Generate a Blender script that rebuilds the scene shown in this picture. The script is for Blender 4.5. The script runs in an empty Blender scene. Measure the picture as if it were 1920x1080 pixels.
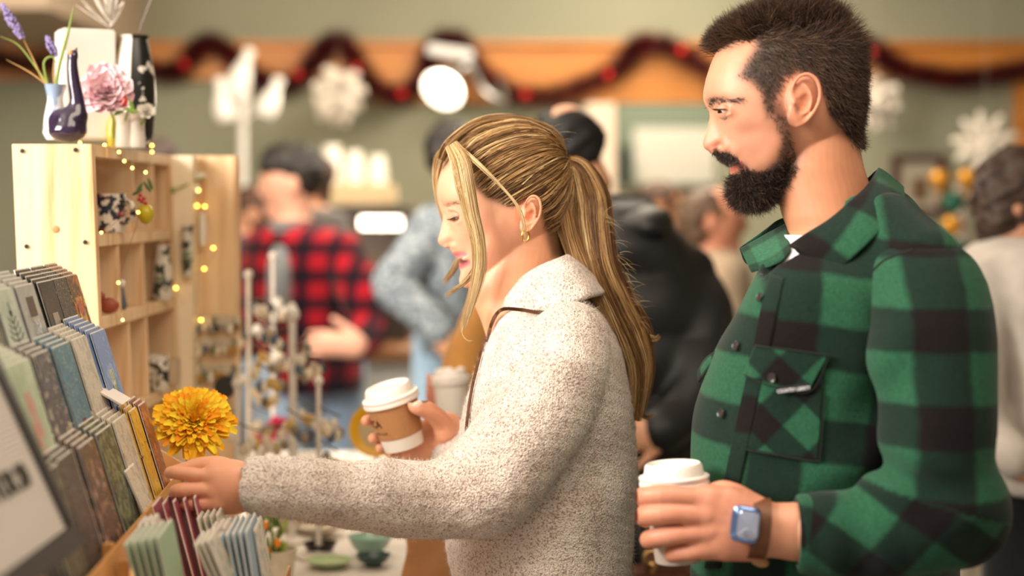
import bpy, bmesh, math, random
import numpy as np
from mathutils import Vector, Matrix, noise
from mathutils.bvhtree import BVHTree
random.seed(7); np.random.seed(7)
SC = bpy.context.scene
COL = SC.collection
F = 3200.0; HY = 385.0; CZ = 1.52          # focal length in pixels, horizon row, camera height
PI = math.pi
# ---------------------------------------------------------------- camera
cam_data = bpy.data.cameras.new('camera'); cam = bpy.data.objects.new('camera', cam_data)
COL.objects.link(cam); SC.camera = cam
cam.location = (0, 0, CZ); cam.rotation_euler = (PI/2, 0, 0)
cam_data.sensor_width = 36.0; cam_data.lens = 36.0*F/1920.0
cam_data.shift_y = -(540.0-HY)/1920.0
cam_data.clip_start = 0.05
cam_data.dof.use_dof = True; cam_data.dof.focus_distance = 2.28; cam_data.dof.aperture_fstop = 1.85
# ---------------------------------------------------------------- world, lights, exposure
world = bpy.data.worlds.new('world'); SC.world = world; world.use_nodes = True
world.node_tree.nodes['Background'].inputs[0].default_value = (1.0, 0.86, 0.72, 1)
world.node_tree.nodes['Background'].inputs[1].default_value = 0.26
SC.view_settings.view_transform = 'Standard'; SC.view_settings.look = 'None'
SC.view_settings.gamma = 1.0; SC.view_settings.use_curve_mapping = False
SC.view_settings.exposure = 0.60
def area_light(name, loc, target, size, size_y, power, color):
    d = bpy.data.lights.new(name, 'AREA'); d.shape = 'RECTANGLE'; d.size = size; d.size_y = size_y
    d.energy = power; d.color = color
    o = bpy.data.objects.new(name, d); COL.objects.link(o); o.location = loc
    o.rotation_euler = (Vector(target)-Vector(loc)).to_track_quat('-Z', 'Y').to_euler()
    return o
area_light('left_key_light', (-2.3, 1.1, 2.35), (0.0, 2.4, 1.3), 1.5, 1.1, 98, (1.0, 0.93, 0.84))  # unseen key light added at upper left; the wall has no window
area_light('ceiling_light_front', (0.3, 1.2, 2.8), (0.1, 2.2, 0), 1.6, 0.8, 18, (1.0, 0.84, 0.66))
area_light('ceiling_light_middle', (-1.0, 4.2, 2.85), (-0.8, 6.2, 0.5), 1.8, 1.2, 56, (1.0, 0.84, 0.64))
area_light('opening_fill_light', (0.6, 8.8, 2.9), (0.6, 8.9, 0), 1.6, 0.8, 45, (1.0, 0.88, 0.70))  # added lamp without a fixture, brightens the room beyond the opening
area_light('ceiling_light_back', (0.4, 6.0, 2.85), (0.2, 6.1, 0), 2.2, 1.0, 50, (1.0, 0.86, 0.68))
# ---------------------------------------------------------------- helpers: coordinates, objects, tags
def P(px, py, Y): return Vector(((px-960.0)*Y/F, Y, CZ-(py-HY)*Y/F))
def PX(px, Y): return (px-960.0)*Y/F
def PZ(py, Y): return CZ-(py-HY)*Y/F
def S(n, Y): return n*Y/F
def tag(o, label=None, cat=None, group=None, kind=None):
    if label: o['label'] = label
    if cat: o['category'] = cat
    if group: o['group'] = group
    if kind: o['kind'] = kind
    return o
def empty(name, loc, label=None, cat=None, group=None, rz=0.0):
    o = bpy.data.objects.new(name, None); o.empty_display_size = 0.05; COL.objects.link(o)
    o.location = loc; o.rotation_euler = (0, 0, rz)
    return tag(o, label, cat, group)
def link(o, parent=None, keep=True):
    if o.name not in COL.objects: COL.objects.link(o)
    if parent is not None:
        o.parent = parent
        if keep:
            bpy.context.view_layer.update() if False else None
            o.matrix_parent_inverse = pmat(parent).inverted()
    return o
def pmat(o):
    m = Matrix.LocRotScale(o.location, o.rotation_euler, o.scale)
    if o.parent is not None: m = pmat(o.parent) @ o.matrix_parent_inverse @ m
    return m
def mesh_obj(name, V, Fs, mat=None, parent=None, smooth=True, attrs=None):
    """one mesh object from arrays in world coordinates; its origin is moved to the bottom centre of the shape"""
    V = np.asarray(V, dtype=np.float64).reshape(-1, 3)
    lo = V.min(0); hi = V.max(0); c = np.array([(lo[0]+hi[0])/2, (lo[1]+hi[1])/2, lo[2]])
    me = bpy.data.meshes.new(name)
    if isinstance(Fs, np.ndarray) and Fs.ndim == 2:
        n, k = Fs.shape
        me.vertices.add(len(V)); me.vertices.foreach_set('co', (V-c).astype(np.float32).ravel())
        me.loops.add(n*k); me.loops.foreach_set('vertex_index', Fs.astype(np.int32).ravel())
        me.polygons.add(n); me.polygons.foreach_set('loop_start', np.arange(0, n*k, k, dtype=np.int32))
        me.polygons.foreach_set('loop_total', np.full(n, k, dtype=np.int32))
        me.update(calc_edges=True); me.validate()
    else:
        me.from_pydata((V-c).tolist(), [], [tuple(f) for f in Fs]); me.update()
    if smooth: me.polygons.foreach_set('use_smooth', np.ones(len(me.polygons), dtype=bool))
    if attrs:
        for k, v in attrs.items():
            v = np.asarray(v, dtype=np.float32)
            if v.ndim == 1:
                a = me.attributes.new(k, 'FLOAT', 'POINT'); a.data.foreach_set('value', v)
            else:
                a = me.attributes.new(k, 'FLOAT_VECTOR', 'POINT'); a.data.foreach_set('vector', v.ravel())
    if mat is not None: me.materials.append(mat)
    o = bpy.data.objects.new(name, me); o.location = c
    return link(o, parent)
class MB:
    """collects shapes in world coordinates and links them as one mesh object"""
    def __init__(s): s.V = []; s.F = []; s.n = 0; s.mi = []
    def add(s, V, Fs, m=0):
        V = np.asarray(V, dtype=float).reshape(-1, 3); s.V.append(V)
        for f in Fs: s.F.append(tuple(int(i)+s.n for i in f)); s.mi.append(m)
        s.n += len(V); return s
    def box(s, c, d, rot=None, m=0, bev=0.0):
        x, y, z = [k/2 for k in d]
        if bev > 0:
            bm = bmesh.new(); bmesh.ops.create_cube(bm, size=1.0)
            for v in bm.verts: v.co = Vector((v.co.x*d[0], v.co.y*d[1], v.co.z*d[2]))
            bmesh.ops.bevel(bm, geom=bm.edges[:], offset=bev, segments=2, affect='EDGES')
            V = np.array([v.co[:] for v in bm.verts]); Fs = [[v.index for v in f.verts] for f in bm.faces]; bm.free()
        else:
            V = np.array([[i*x, j*y, k*z] for i in (-1, 1) for j in (-1, 1) for k in (-1, 1)])
            Fs = [(0,1,3,2),(4,6,7,5),(0,4,5,1),(2,3,7,6),(0,2,6,4),(1,5,7,3)]
        if rot is not None: V = V @ np.array(rot.to_3x3() if hasattr(rot,'to_3x3') else rot).T
        return s.add(V+np.array(c), Fs, m)
    def lathe(s, prof, c=(0,0,0), n=24, rot=None, m=0, sx=1.0, sy=1.0):
        """profile [(r,z),...] turned round z; open ends are closed when r == 0"""
        V = []; k = len(prof)
        for i in range(n):
            a = 2*PI*i/n
            for r, z in prof: V.append((r*math.cos(a)*sx, r*math.sin(a)*sy, z))
        V = np.array(V)
        if rot is not None: V = V @ np.array(rot.to_3x3() if hasattr(rot,'to_3x3') else rot).T
        Fs = [(i*k+j, ((i+1)%n)*k+j, ((i+1)%n)*k+j+1, i*k+j+1) for i in range(n) for j in range(k-1)]
        return s.add(V+np.array(c), Fs, m)
    def tube(s, pts, r, n=8, m=0, cap=True):
        pts = np.array([tuple(p) for p in pts], dtype=float); k = len(pts)
        r = np.full(k, r) if np.isscalar(r) else np.asarray(r, dtype=float)
        T = np.gradient(pts, axis=0); T /= np.linalg.norm(T, axis=1)[:, None]+1e-12
        up = np.array([0, 0, 1.0]) if abs(T[0][2]) < 0.9 else np.array([1.0, 0, 0])
        N = np.cross(T[0], up); N /= np.linalg.norm(N); V = []
        for i in range(k):
            N = N-T[i]*np.dot(N, T[i]); N /= np.linalg.norm(N)+1e-12; B = np.cross(T[i], N)
            for j in range(n):
                a = 2*PI*j/n; V.append(pts[i]+r[i]*(math.cos(a)*N+math.sin(a)*B))
        Fs = [(i*n+j, i*n+(j+1)%n, (i+1)*n+(j+1)%n, (i+1)*n+j) for i in range(k-1) for j in range(n)]
        if cap: Fs += [tuple(range(n-1, -1, -1)), tuple((k-1)*n+j for j in range(n))]
        return s.add(V, Fs, m)
    def ball(s, c, r, n=16, rot=None, m=0):
        r = (r, r, r) if np.isscalar(r) else r; V = []; h = n//2
        for i in range(n):
            for j in range(h+1):
                a = 2*PI*i/n; b = PI*j/h
                V.append((r[0]*math.sin(b)*math.cos(a), r[1]*math.sin(b)*math.sin(a), r[2]*math.cos(b)))
        V = np.array(V)
        if rot is not None: V = V @ np.array(rot.to_3x3() if hasattr(rot,'to_3x3') else rot).T
        Fs = [(i*(h+1)+j, i*(h+1)+j+1, ((i+1)%n)*(h+1)+j+1, ((i+1)%n)*(h+1)+j) for i in range(n) for j in range(h)]
        return s.add(V+np.array(c), Fs, m)
    def build(s, name, mats, parent=None, smooth=True, label=None, cat=None, group=None, kind=None, merge=True, solid=0.0, angle=None):
        V = np.concatenate(s.V); lo = V.min(0); hi = V.max(0); c = np.array([(lo[0]+hi[0])/2, (lo[1]+hi[1])/2, lo[2]])
        me = bpy.data.meshes.new(name); me.from_pydata((V-c).tolist(), [], s.F)
        mats = mats if isinstance(mats, (list, tuple)) else [mats]
        for m in mats: me.materials.append(m)
        for p, k in zip(me.polygons, s.mi): p.material_index = min(k, len(mats)-1)
        if merge:
            bm = bmesh.new(); bm.from_mesh(me); bmesh.ops.remove_doubles(bm, verts=bm.verts, dist=1e-6)
            bmesh.ops.recalc_face_normals(bm, faces=bm.faces); bm.to_mesh(me); bm.free()
        if smooth:
            me.polygons.foreach_set('use_smooth', np.ones(len(me.polygons), dtype=bool))
            try: me.set_sharp_from_angle(angle=math.radians(angle if angle else 38))
            except Exception: pass
        me.update(); o = bpy.data.objects.new(name, me); o.location = c; link(o, parent)
        if solid:
            md = o.modifiers.new('thickness', 'SOLIDIFY'); md.thickness = solid; md.offset = 0
        return tag(o, label, cat, group, kind)
def copy_tree(o, parent=None):
    c = o.copy(); COL.objects.link(c)
    if parent is not None: c.parent = parent; c.matrix_parent_inverse = o.matrix_parent_inverse.copy()
    for ch in [k for k in o.children]: copy_tree(ch, c)
    return c
def spline(pts, n):
    """Catmull-Rom through pts (any width of row), n samples"""
    p = np.array([tuple(q) for q in pts], dtype=float); k = len(p)
    P0 = np.vstack([2*p[0]-p[1], p, 2*p[-1]-p[-2]]); t = np.linspace(0, k-1-1e-9, n); i = t.astype(int); f = (t-i)[:, None]
    a, b, c, d = P0[i], P0[i+1], P0[i+2], P0[i+3]
    return 0.5*((2*b)+(-a+c)*f+(2*a-5*b+4*c-d)*f*f+(-a+3*b-3*c+d)*f**3)
def rotm(deg, axis): return Matrix.Rotation(math.radians(deg), 3, axis)
# ---------------------------------------------------------------- materials
MATS = {}
def srgb(h):
    if isinstance(h, str): h = tuple(int(h[i:i+2], 16) for i in (0, 2, 4))
    return tuple((c/255/12.92 if c/255 <= 0.04045 else ((c/255+0.055)/1.055)**2.4) for c in h)
class NT:
    def __init__(s, name):
        s.m = bpy.data.materials.new(name); s.m.use_nodes = True; s.t = s.m.node_tree; s.b = s.t.nodes['Principled BSDF']
    def n(s, typ, **kw):
        x = s.t.nodes.new(typ)
        for k, v in kw.items():
            if k.startswith('i_'):
                key = k[2:]; x.inputs[int(key) if key.isdigit() else key.replace('_', ' ')].default_value = v
            else: setattr(x, k, v)
        return x
    def l(s, a, b): s.t.links.new(a, b)
    def ramp(s, fac, stops, interp='LINEAR'):
        r = s.n('ShaderNodeValToRGB'); e = r.color_ramp; e.interpolation = interp
        while len(e.elements) < len(stops): e.elements.new(0.5)
        for el, (p, c) in zip(e.elements, stops): el.position = p; el.color = (*c, 1)
        s.l(fac, r.inputs[0]); return r.outputs[0]
    def mix(s, fac, a, b, typ='MIX'):
        x = s.n('ShaderNodeMix', data_type='RGBA', blend_type=typ)
        for sock, v in ((x.inputs[0], fac), (x.inputs[6], a), (x.inputs[7], b)):
            if hasattr(v, 'links'): s.l(v, sock)
            elif isinstance(v, tuple): sock.default_value = (*v, 1)
            else: sock.default_value = v
        return x.outputs[2]
    def math(s, op, a, b=None, c=None):
        x = s.n('ShaderNodeMath', operation=op)
        for i, v in enumerate((a, b, c)):
            if v is None: continue
            if hasattr(v, 'links'): s.l(v, x.inputs[i])
            else: x.inputs[i].default_value = v
        return x.outputs[0]
    def coords(s, kind='Object'): return s.n('ShaderNodeTexCoord').outputs[kind]
    def noise(s, scale, detail=3, vec=None, rough=0.5):
        x = s.n('ShaderNodeTexNoise'); x.inputs['Scale'].default_value = scale; x.inputs['Detail'].default_value = detail
        x.inputs['Roughness'].default_value = rough; s.l(vec if vec is not None else s.coords(), x.inputs['Vector']); return x
    def bump(s, h, strength=0.3, dist=0.002):
        x = s.n('ShaderNodeBump'); x.inputs['Strength'].default_value = strength; x.inputs['Distance'].default_value = dist
        s.l(h, x.inputs['Height']); s.l(x.outputs[0], s.b.inputs['Normal'])
    def set(s, **kw):
        for k, v in kw.items():
            key = k.replace('_', ' '); s.b.inputs[key].default_value = (*v, 1) if isinstance(v, tuple) and len(v) == 3 and 'Radius' not in key else v
        return s
def mat(name, col, rough=0.5, var=0.0, scale=20, bump=0.0, bdist=0.001, bscale=None, metal=0.0, emit=None, estr=0.0, trans=0.0, sheen=0.0, sss=0.0, alpha=1.0, coat=0.0):
    if name in MATS: return MATS[name]
    t = NT(name); c = srgb(col) if isinstance(col, str) else col
    t.set(Base_Color=c, Roughness=rough, Metallic=metal)
    if trans: t.set(Transmission_Weight=trans)
    if sheen: t.set(Sheen_Weight=sheen)
    if coat: t.set(Coat_Weight=coat)
    if sss: t.set(Subsurface_Weight=sss, Subsurface_Scale=0.01)
    if alpha < 1: t.set(Alpha=alpha)
    if emit: t.set(Emission_Color=srgb(emit) if isinstance(emit, str) else emit, Emission_Strength=estr)
    if var > 0:
        nz = t.noise(scale, 4); dark = tuple(x*(1-var) for x in c); light = tuple(min(1, x*(1+var)) for x in c)
        t.l(t.ramp(nz.outputs[0], [(0.3, dark), (0.7, light)]), t.b.inputs['Base Color'])
    if bump > 0: t.bump(t.noise(bscale or scale*3, 3).outputs[0], bump, bdist)
    MATS[name] = t.m; return t.m
# ---------------------------------------------------------------- implicit surfaces (for bodies and clothing)
class Field:
    def __init__(s, lo, hi, h):
        s.lo = np.array(lo, dtype=np.float32); s.h = h
        s.ax = [np.arange(lo[i], hi[i]+h, h, dtype=np.float32) for i in range(3)]
        s.D = np.full([len(a) for a in s.ax], 1.0, dtype=np.float32)
    def sl(s, lo, hi):
        r = []
        for i in range(3):
            a = max(0, int((lo[i]-s.lo[i])/s.h)-1); b = min(len(s.ax[i]), int((hi[i]-s.lo[i])/s.h)+3)
            if b <= a: return None
            r.append(slice(a, b))
        return tuple(r)
    def grid(s, sl):
        return (s.ax[0][sl[0]][:, None, None], s.ax[1][sl[1]][None, :, None], s.ax[2][sl[2]][None, None, :])
    def put(s, sl, d, k, op='add'):
        A = s.D[sl]
        if op == 'add':
            if k > 0:
                h = np.clip(0.5+0.5*(A-d)/k, 0, 1); s.D[sl] = A*(1-h)+d*h-k*h*(1-h)
            else: s.D[sl] = np.minimum(A, d)
        elif op == 'sub':
            d = -d
            if k > 0:
                h = np.clip(0.5-0.5*(A-d)/k, 0, 1); s.D[sl] = A*(1-h)+d*h+k*h*(1-h)
            else: s.D[sl] = np.maximum(A, d)
    def chain(s, pts, rad, k=0.01, op='add', flat=None):
        """round cones along a polyline; flat=(axis vector, factor) squashes the section along an axis"""
        pts = np.array([tuple(p) for p in pts], dtype=np.float32); rad = np.full(len(pts), rad, dtype=np.float32) if np.isscalar(rad) else np.array(rad, dtype=np.float32)
        m = float(rad.max())*(max(1.0, 1/flat[1]) if flat else 1)+max(k, 0.004)+s.h*3
        sl = s.sl(pts.min(0)-m, pts.max(0)+m)
        if sl is None: return s
        X, Y, Z = s.grid(sl); best = None
        if flat:
            ax = np.array(flat[0], dtype=np.float32); ax /= np.linalg.norm(ax)
        for i in range(len(pts)-1):
            a, b = pts[i], pts[i+1]; ba = b-a; L2 = float(ba@ba)+1e-12
            dx, dy, dz = X-a[0], Y-a[1], Z-a[2]
            t = np.clip((dx*ba[0]+dy*ba[1]+dz*ba[2])/L2, 0, 1)
            ex, ey, ez = dx-t*ba[0], dy-t*ba[1], dz-t*ba[2]
            q = ex*ex+ey*ey+ez*ez
            if flat:
                w = ex*ax[0]+ey*ax[1]+ez*ax[2]; q = q+w*w*(1/flat[1]**2-1)
            d = np.sqrt(q)-(rad[i]+(rad[i+1]-rad[i])*t)
            best = d if best is None else np.minimum(best, d)
        if flat: best = best*min(1.0, (flat[1]+1)/2)
        s.put(sl, best, k, op); return s
    def ell(s, c, r, k=0.01, op='add', rot=None):
        c = np.array(tuple(c), dtype=np.float32); r = np.array(r, dtype=np.float32); m = r.max()+k+s.h*3
        sl = s.sl(c-m, c+m)
        if sl is None: return s
        X, Y, Z = s.grid(sl); dx, dy, dz = X-c[0], Y-c[1], Z-c[2]
        if rot is not None:
            R = np.array(rot, dtype=np.float32).T
            dx, dy, dz = R[0,0]*dx+R[0,1]*dy+R[0,2]*dz, R[1,0]*dx+R[1,1]*dy+R[1,2]*dz, R[2,0]*dx+R[2,1]*dy+R[2,2]*dz
        q = np.sqrt((dx/r[0])**2+(dy/r[1])**2+(dz/r[2])**2)+1e-6
        q2 = np.sqrt((dx/r[0]**2)**2+(dy/r[1]**2)**2+(dz/r[2]**2)**2)+1e-6
        s.put(sl, q*(q-1)/q2, k, op); return s
    def loft(s, rows, k=0.02, op='add', yaw=0.0, power=2.2):
        """rows: (z, cx, cy, half extent in x, half extent in y) from any order; elliptical sections turned by yaw"""
        rows = np.array(sorted(rows), dtype=np.float32); zz = rows[:, 0]
        m = float(rows[:, 3:].max())*1.3+k
        sl = s.sl((rows[:, 1].min()-m, rows[:, 2].min()-m, zz[0]-k-0.02), (rows[:, 1].max()+m, rows[:, 2].max()+m, zz[-1]+k+0.02))
        X, Y, Z = s.grid(sl); z = Z.ravel()
        fine = spline(rows, 200); order = np.argsort(fine[:, 0]); fine = fine[order]
        g = [np.interp(z, fine[:, 0], fine[:, j]).astype(np.float32)[None, None, :] for j in range(1, 5)]
        dx, dy = X-g[0], Y-g[1]; cs, sn = math.cos(yaw), math.sin(yaw)
        u = dx*cs+dy*sn; v = -dx*sn+dy*cs
        q = (np.abs(u/g[2])**power+np.abs(v/g[3])**power)**(1/power)
        d = (q-1)*np.minimum(g[2], g[3])
        over = np.maximum(np.maximum(Z-zz[-1], zz[0]-Z), -1)
        d = np.where(over > 0, np.sqrt(np.maximum(d, 0)**2+over**2)+np.minimum(d, 0)*0, d)
        s.put(sl, d.astype(np.float32), k, op); return s
    def disp(s, fn):
        """adds fn(X,Y,Z) to the field where it is close to the surface"""
        sl = (slice(None),)*3; X, Y, Z = s.grid(sl); s.D += fn(X, Y, Z).astype(np.float32); return s
    def mesh(s, smooth=1):
        D = s.D; h = s.h; I = D < 0
        c = np.zeros([n-1 for n in D.shape], dtype=np.int8)
        for i in (0, 1):
            for j in (0, 1):
                for k in (0, 1): c += I[i:D.shape[0]-1+i, j:D.shape[1]-1+j, k:D.shape[2]-1+k]
        act = (c > 0) & (c < 8); idx = np.argwhere(act); ids = np.full(c.shape, -1, dtype=np.int64); ids[act] = np.arange(len(idx))
        acc = np.zeros((len(idx), 3)); cnt = np.zeros(len(idx))
        corners = [(i, j, k) for i in (0, 1) for j in (0, 1) for k in (0, 1)]
        val = {cc: D[idx[:, 0]+cc[0], idx[:, 1]+cc[1], idx[:, 2]+cc[2]].astype(float) for cc in corners}
        for a in corners:
            for ax in range(3):
                if a[ax] == 0:
                    b = list(a); b[ax] = 1; b = tuple(b); va, vb = val[a], val[b]; msk = (va < 0) != (vb < 0)
                    t = np.where(msk, va/np.where(va-vb == 0, 1, va-vb), 0); p = np.array(a, dtype=float)[None, :].repeat(len(idx), 0); p[:, ax] += t
                    acc += p*msk[:, None]; cnt += msk
        V = (idx+acc/np.maximum(cnt, 1)[:, None])*h+s.lo
        faces = []
        for ax in range(3):
            a = [slice(None)]*3; b = [slice(None)]*3; a[ax] = slice(0, -1); b[ax] = slice(1, None)
            A, B = I[tuple(a)], I[tuple(b)]; e = np.argwhere(A != B)
            o1, o2 = [i for i in range(3) if i != ax]
            ok = (e[:, o1] > 0) & (e[:, o2] > 0) & (e[:, o1] < D.shape[o1]-1) & (e[:, o2] < D.shape[o2]-1); e = e[ok]
            def cid(d1, d2):
                q = e.copy(); q[:, o1] -= d1; q[:, o2] -= d2; return ids[q[:, 0], q[:, 1], q[:, 2]]
            quad = np.stack([cid(1, 1), cid(0, 1), cid(0, 0), cid(1, 0)], 1)
            ins = A[e[:, 0], e[:, 1], e[:, 2]]
            flip = ins if ax != 1 else ~ins
            quad = np.where(flip[:, None], quad, quad[:, ::-1]); faces.append(quad)
        Fq = np.concatenate(faces)
        for _ in range(smooth): V = lap(V, Fq, 0.5)
        return V, Fq
def lap(V, Fq, f=0.5):
    n = len(V); a = Fq.ravel(); b = np.roll(Fq, -1, axis=1).ravel()
    cnt = np.bincount(a, minlength=n)+np.bincount(b, minlength=n)
    out = np.empty_like(V)
    for i in range(3):
        sm = np.bincount(a, V[b, i], minlength=n)+np.bincount(b, V[a, i], minlength=n)
        out[:, i] = sm/np.maximum(cnt, 1)
    return V*(1-f)+out*f
def vnormals(V, Fq):
    a, b, c = V[Fq[:, 0]], V[Fq[:, 1]], V[Fq[:, 2]]; d = V[Fq[:, 3]] if Fq.shape[1] == 4 else c
    fn = np.cross(c-a, d-b) if Fq.shape[1] == 4 else np.cross(b-a, c-a)
    N = np.zeros_like(V)
    for j in range(Fq.shape[1]):
        for i in range(3): N[:, i] += np.bincount(Fq[:, j], fn[:, i], minlength=len(V))
    return N/(np.linalg.norm(N, axis=1)[:, None]+1e-12)
def pnoise(X, Y, Z, scale, seed=0, octaves=2):
    """cheap smooth noise from sums of sines, -1..1"""
    rs = np.random.RandomState(seed); out = 0; amp = 1; tot = 0
    for o in range(octaves):
        for _ in range(5):
            k = rs.normal(size=3); k = k/np.linalg.norm(k)*scale*(0.7+0.6*rs.rand()); ph = rs.rand()*6.28
            out = out+amp*np.sin(X*k[0]+Y*k[1]+Z*k[2]+ph)
        tot += amp*2.6; amp *= 0.5; scale *= 2.1
    return out/tot
def strands(name, paths, r0, mat, parent=None, r1=None, sides=3, rnd=None, taper=True):
    """paths: list of (M,3) arrays; one mesh of thin tubes with a random value per strand"""
    ML = max(len(p) for p in paths); paths = [p if len(p) == ML else np.asarray(spline(p, ML)) for p in paths]
    paths = np.array(paths, dtype=np.float64); N, M, _ = paths.shape
    T = np.gradient(paths, axis=1); T /= np.linalg.norm(T, axis=2, keepdims=True)+1e-12
    ref = np.array([0.31, 0.87, 0.38]); A = np.cross(T, ref); A /= np.linalg.norm(A, axis=2, keepdims=True)+1e-9; B = np.cross(T, A)
    r0 = np.broadcast_to(np.asarray(r0, dtype=float), (N,))[:, None]
    prof = np.interp(np.linspace(0, 1, M), [0, 0.08, 0.6, 1], [0.7, 1, 0.9, 0.18])[None, :] if taper else np.ones((1, M))
    R = (r0*prof)[:, :, None]
    rings = [paths+R*(math.cos(2*PI*j/sides)*A+math.sin(2*PI*j/sides)*B) for j in range(sides)]
    V = np.stack(rings, 2).reshape(-1, 3)
    base = (np.arange(N)[:, None]*M+np.arange(M-1)[None, :])*sides
    Fq = np.concatenate([np.stack([base+j, base+(j+1)%sides, base+sides+(j+1)%sides, base+sides+j], -1).reshape(-1, 4) for j in range(sides)])
    rv = np.random.rand(N) if rnd is None else np.asarray(rnd)
    a = np.repeat(rv, M*sides); tt = np.tile(np.repeat(np.linspace(0, 1, M), sides), N)
    return mesh_obj(name, V, Fq, mat, parent, True, {'rnd': a, 'along': tt})
def hair_mat(name, stops, rough=0.42, alongdark=None):
    if name in MATS: return MATS[name]
    t = NT(name); a = t.n('ShaderNodeAttribute', attribute_name='rnd')
    c = t.ramp(a.outputs['Fac'], [(p, srgb(h)) for p, h in stops])
    t.l(c, t.b.inputs['Base Color']); t.set(Roughness=rough, Specular_IOR_Level=0.45)
    MATS[name] = t.m; return t.m
# casting rays from the lens onto a finished surface: gives seams, pockets and prints their real place on the cloth
class Surf:
    def __init__(s, V, Fq): s.t = BVHTree.FromPolygons([tuple(v) for v in V], [tuple(int(i) for i in f) for f in Fq])
    def hit(s, px, py, off=0.0):
        d = (P(px, py, 1.0)-Vector((0, 0, CZ))).normalized(); r = s.t.ray_cast(Vector((0, 0, CZ)), d)
        if r[0] is None: return None
        n = r[1] if r[1].dot(d) < 0 else -r[1]
        return r[0]+n*off, n
    def line(s, pts, n=30, off=0.0):
        out = []
        for q in spline([(a, b) for a, b in pts], n):
            h = s.hit(q[0], q[1], off)
            if h: out.append(h[0])
        return out
    def patch(s, name, poly, mat, parent, off=0.002, thick=0.0015, res=26, attrs=None, bulge=0.0):
        """a piece of cloth lying on the surface: the quad poly (4 corners, each edge may be a list) mapped to a grid"""
        c = [Vector((a, b, 0)) for a, b in poly]; V = []; uv = []
        for j in range(res+1):
            for i in range(res+1):
                u, v = i/res, j/res
                q = (c[0]*(1-u)+c[1]*u)*(1-v)+(c[3]*(1-u)+c[2]*u)*v
                e = min(u, 1-u, v, 1-v); h = s.hit(q.x, q.y, off+bulge*min(1, e*5))
                V.append(h[0] if h else (V[-1] if V else Vector((0, 0, 0)))); uv.append((q.x, q.y, 0))
        V = np.array([tuple(v) for v in V]); n = res+1
        Fq = np.array([(j*n+i, (j+1)*n+i, (j+1)*n+i+1, j*n+i+1) for j in range(res) for i in range(res)])
        for _ in range(2): V2 = lap(V, Fq, 0.5); V = V2
        o = mesh_obj(name, V, Fq, mat, parent, True, {'puv': np.array(uv)} if attrs is None else attrs(np.array(uv), V))
        md = o.modifiers.new('thickness', 'SOLIDIFY'); md.thickness = thick; md.offset = 0
        return o
# ---------------------------------------------------------------- the room
BY = 7.5
WALL = mat('sage_wall', '8f8f79', .85, var=.05, scale=2)
WALLC = mat('cream_wall', 'c9bda6', .85, var=.04, scale=2)
OAK = NT('oak_trim'); _m = OAK.n('ShaderNodeMapping'); _m.inputs['Scale'].default_value = (1.2, 12, 26); OAK.l(OAK.coords(), _m.inputs[0])
OAK.l(OAK.ramp(OAK.noise(3, 4, _m.outputs[0]).outputs[0], [(.3, srgb('a8641f')), (.7, srgb('d0883a'))]), OAK.b.inputs['Base Color']); OAK.set(Roughness=.5); OAK = OAK.m
def slab(name, x0, x1, y0, y1, z0, z1, m, kind='structure', parent=None, bev=0.0):
    o = MB().box(((x0+x1)/2, (y0+y1)/2, (z0+z1)/2), (abs(x1-x0), abs(y1-y0), abs(z1-z0)), bev=bev).build(name, m, parent, smooth=bool(bev), merge=False)
    if kind: o['kind'] = kind
    return o
def bx(px, Y=BY): return PX(px, Y)
def bz(py, Y=BY): return PZ(py, Y)
slab('floor', -4.5, 4.5, -0.5, 10.2, -.05, 0, mat('grey_floor', '8d8478', .5, var=.1, scale=3))
slab('ceiling', -4.5, 4.5, -0.5, 10.2, 3.0, 3.05, mat('ceiling_white', 'ded4c6', .9))
slab('wall_left', -3.6, -3.5, -0.5, 10.2, 0, 3.0, WALL); slab('wall_right', 3.5, 3.6, -0.5, 10.2, 0, 3.0, WALL)
slab('wall_back', -3.5, bx(1160), BY, BY+.1, 0, 3.0, WALL); slab('wall_back', bx(1345), 3.5, BY, BY+.1, 0, 3.0, WALL)
slab('wall_back', bx(1160), bx(1345), BY, BY+.1, bz(192), 3.0, WALL)
slab('wall_kitchen', -3.5, 3.5, 9.8, 9.9, 0, 3.0, mat('kitchen_wall', '7f8a78', .85))
slab('wall_kitchen', bx(1150,9.78), bx(1400,9.78), 9.74, 9.8, 0, bz(352,9.78), WALLC)
slab('trim_1', -3.5, 3.5, BY-.045, BY-.002, bz(150), bz(88), OAK); slab('trim_2', -3.5, 3.5, BY-.07, BY-.002, bz(88), bz(79), OAK)
slab('trim_3', bx(700), bx(1322), BY-.045, BY-.002, bz(193), bz(150), OAK); slab('trim_4', bx(1899), bx(2080), BY-.045, BY-.002, 0, bz(150), OAK)
slab('trim_5', bx(1097,7.3), bx(1152,7.3), 7.22, BY-.05, 0, bz(195,7.3), mat('cream_column', 'd8c4ae', .7))
slab('trim_6', bx(-120,6.2), bx(118,6.2), 6.0, BY, bz(28,6.2), 3.0, mat('beige_soffit', 'b9a58f', .9))
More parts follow.
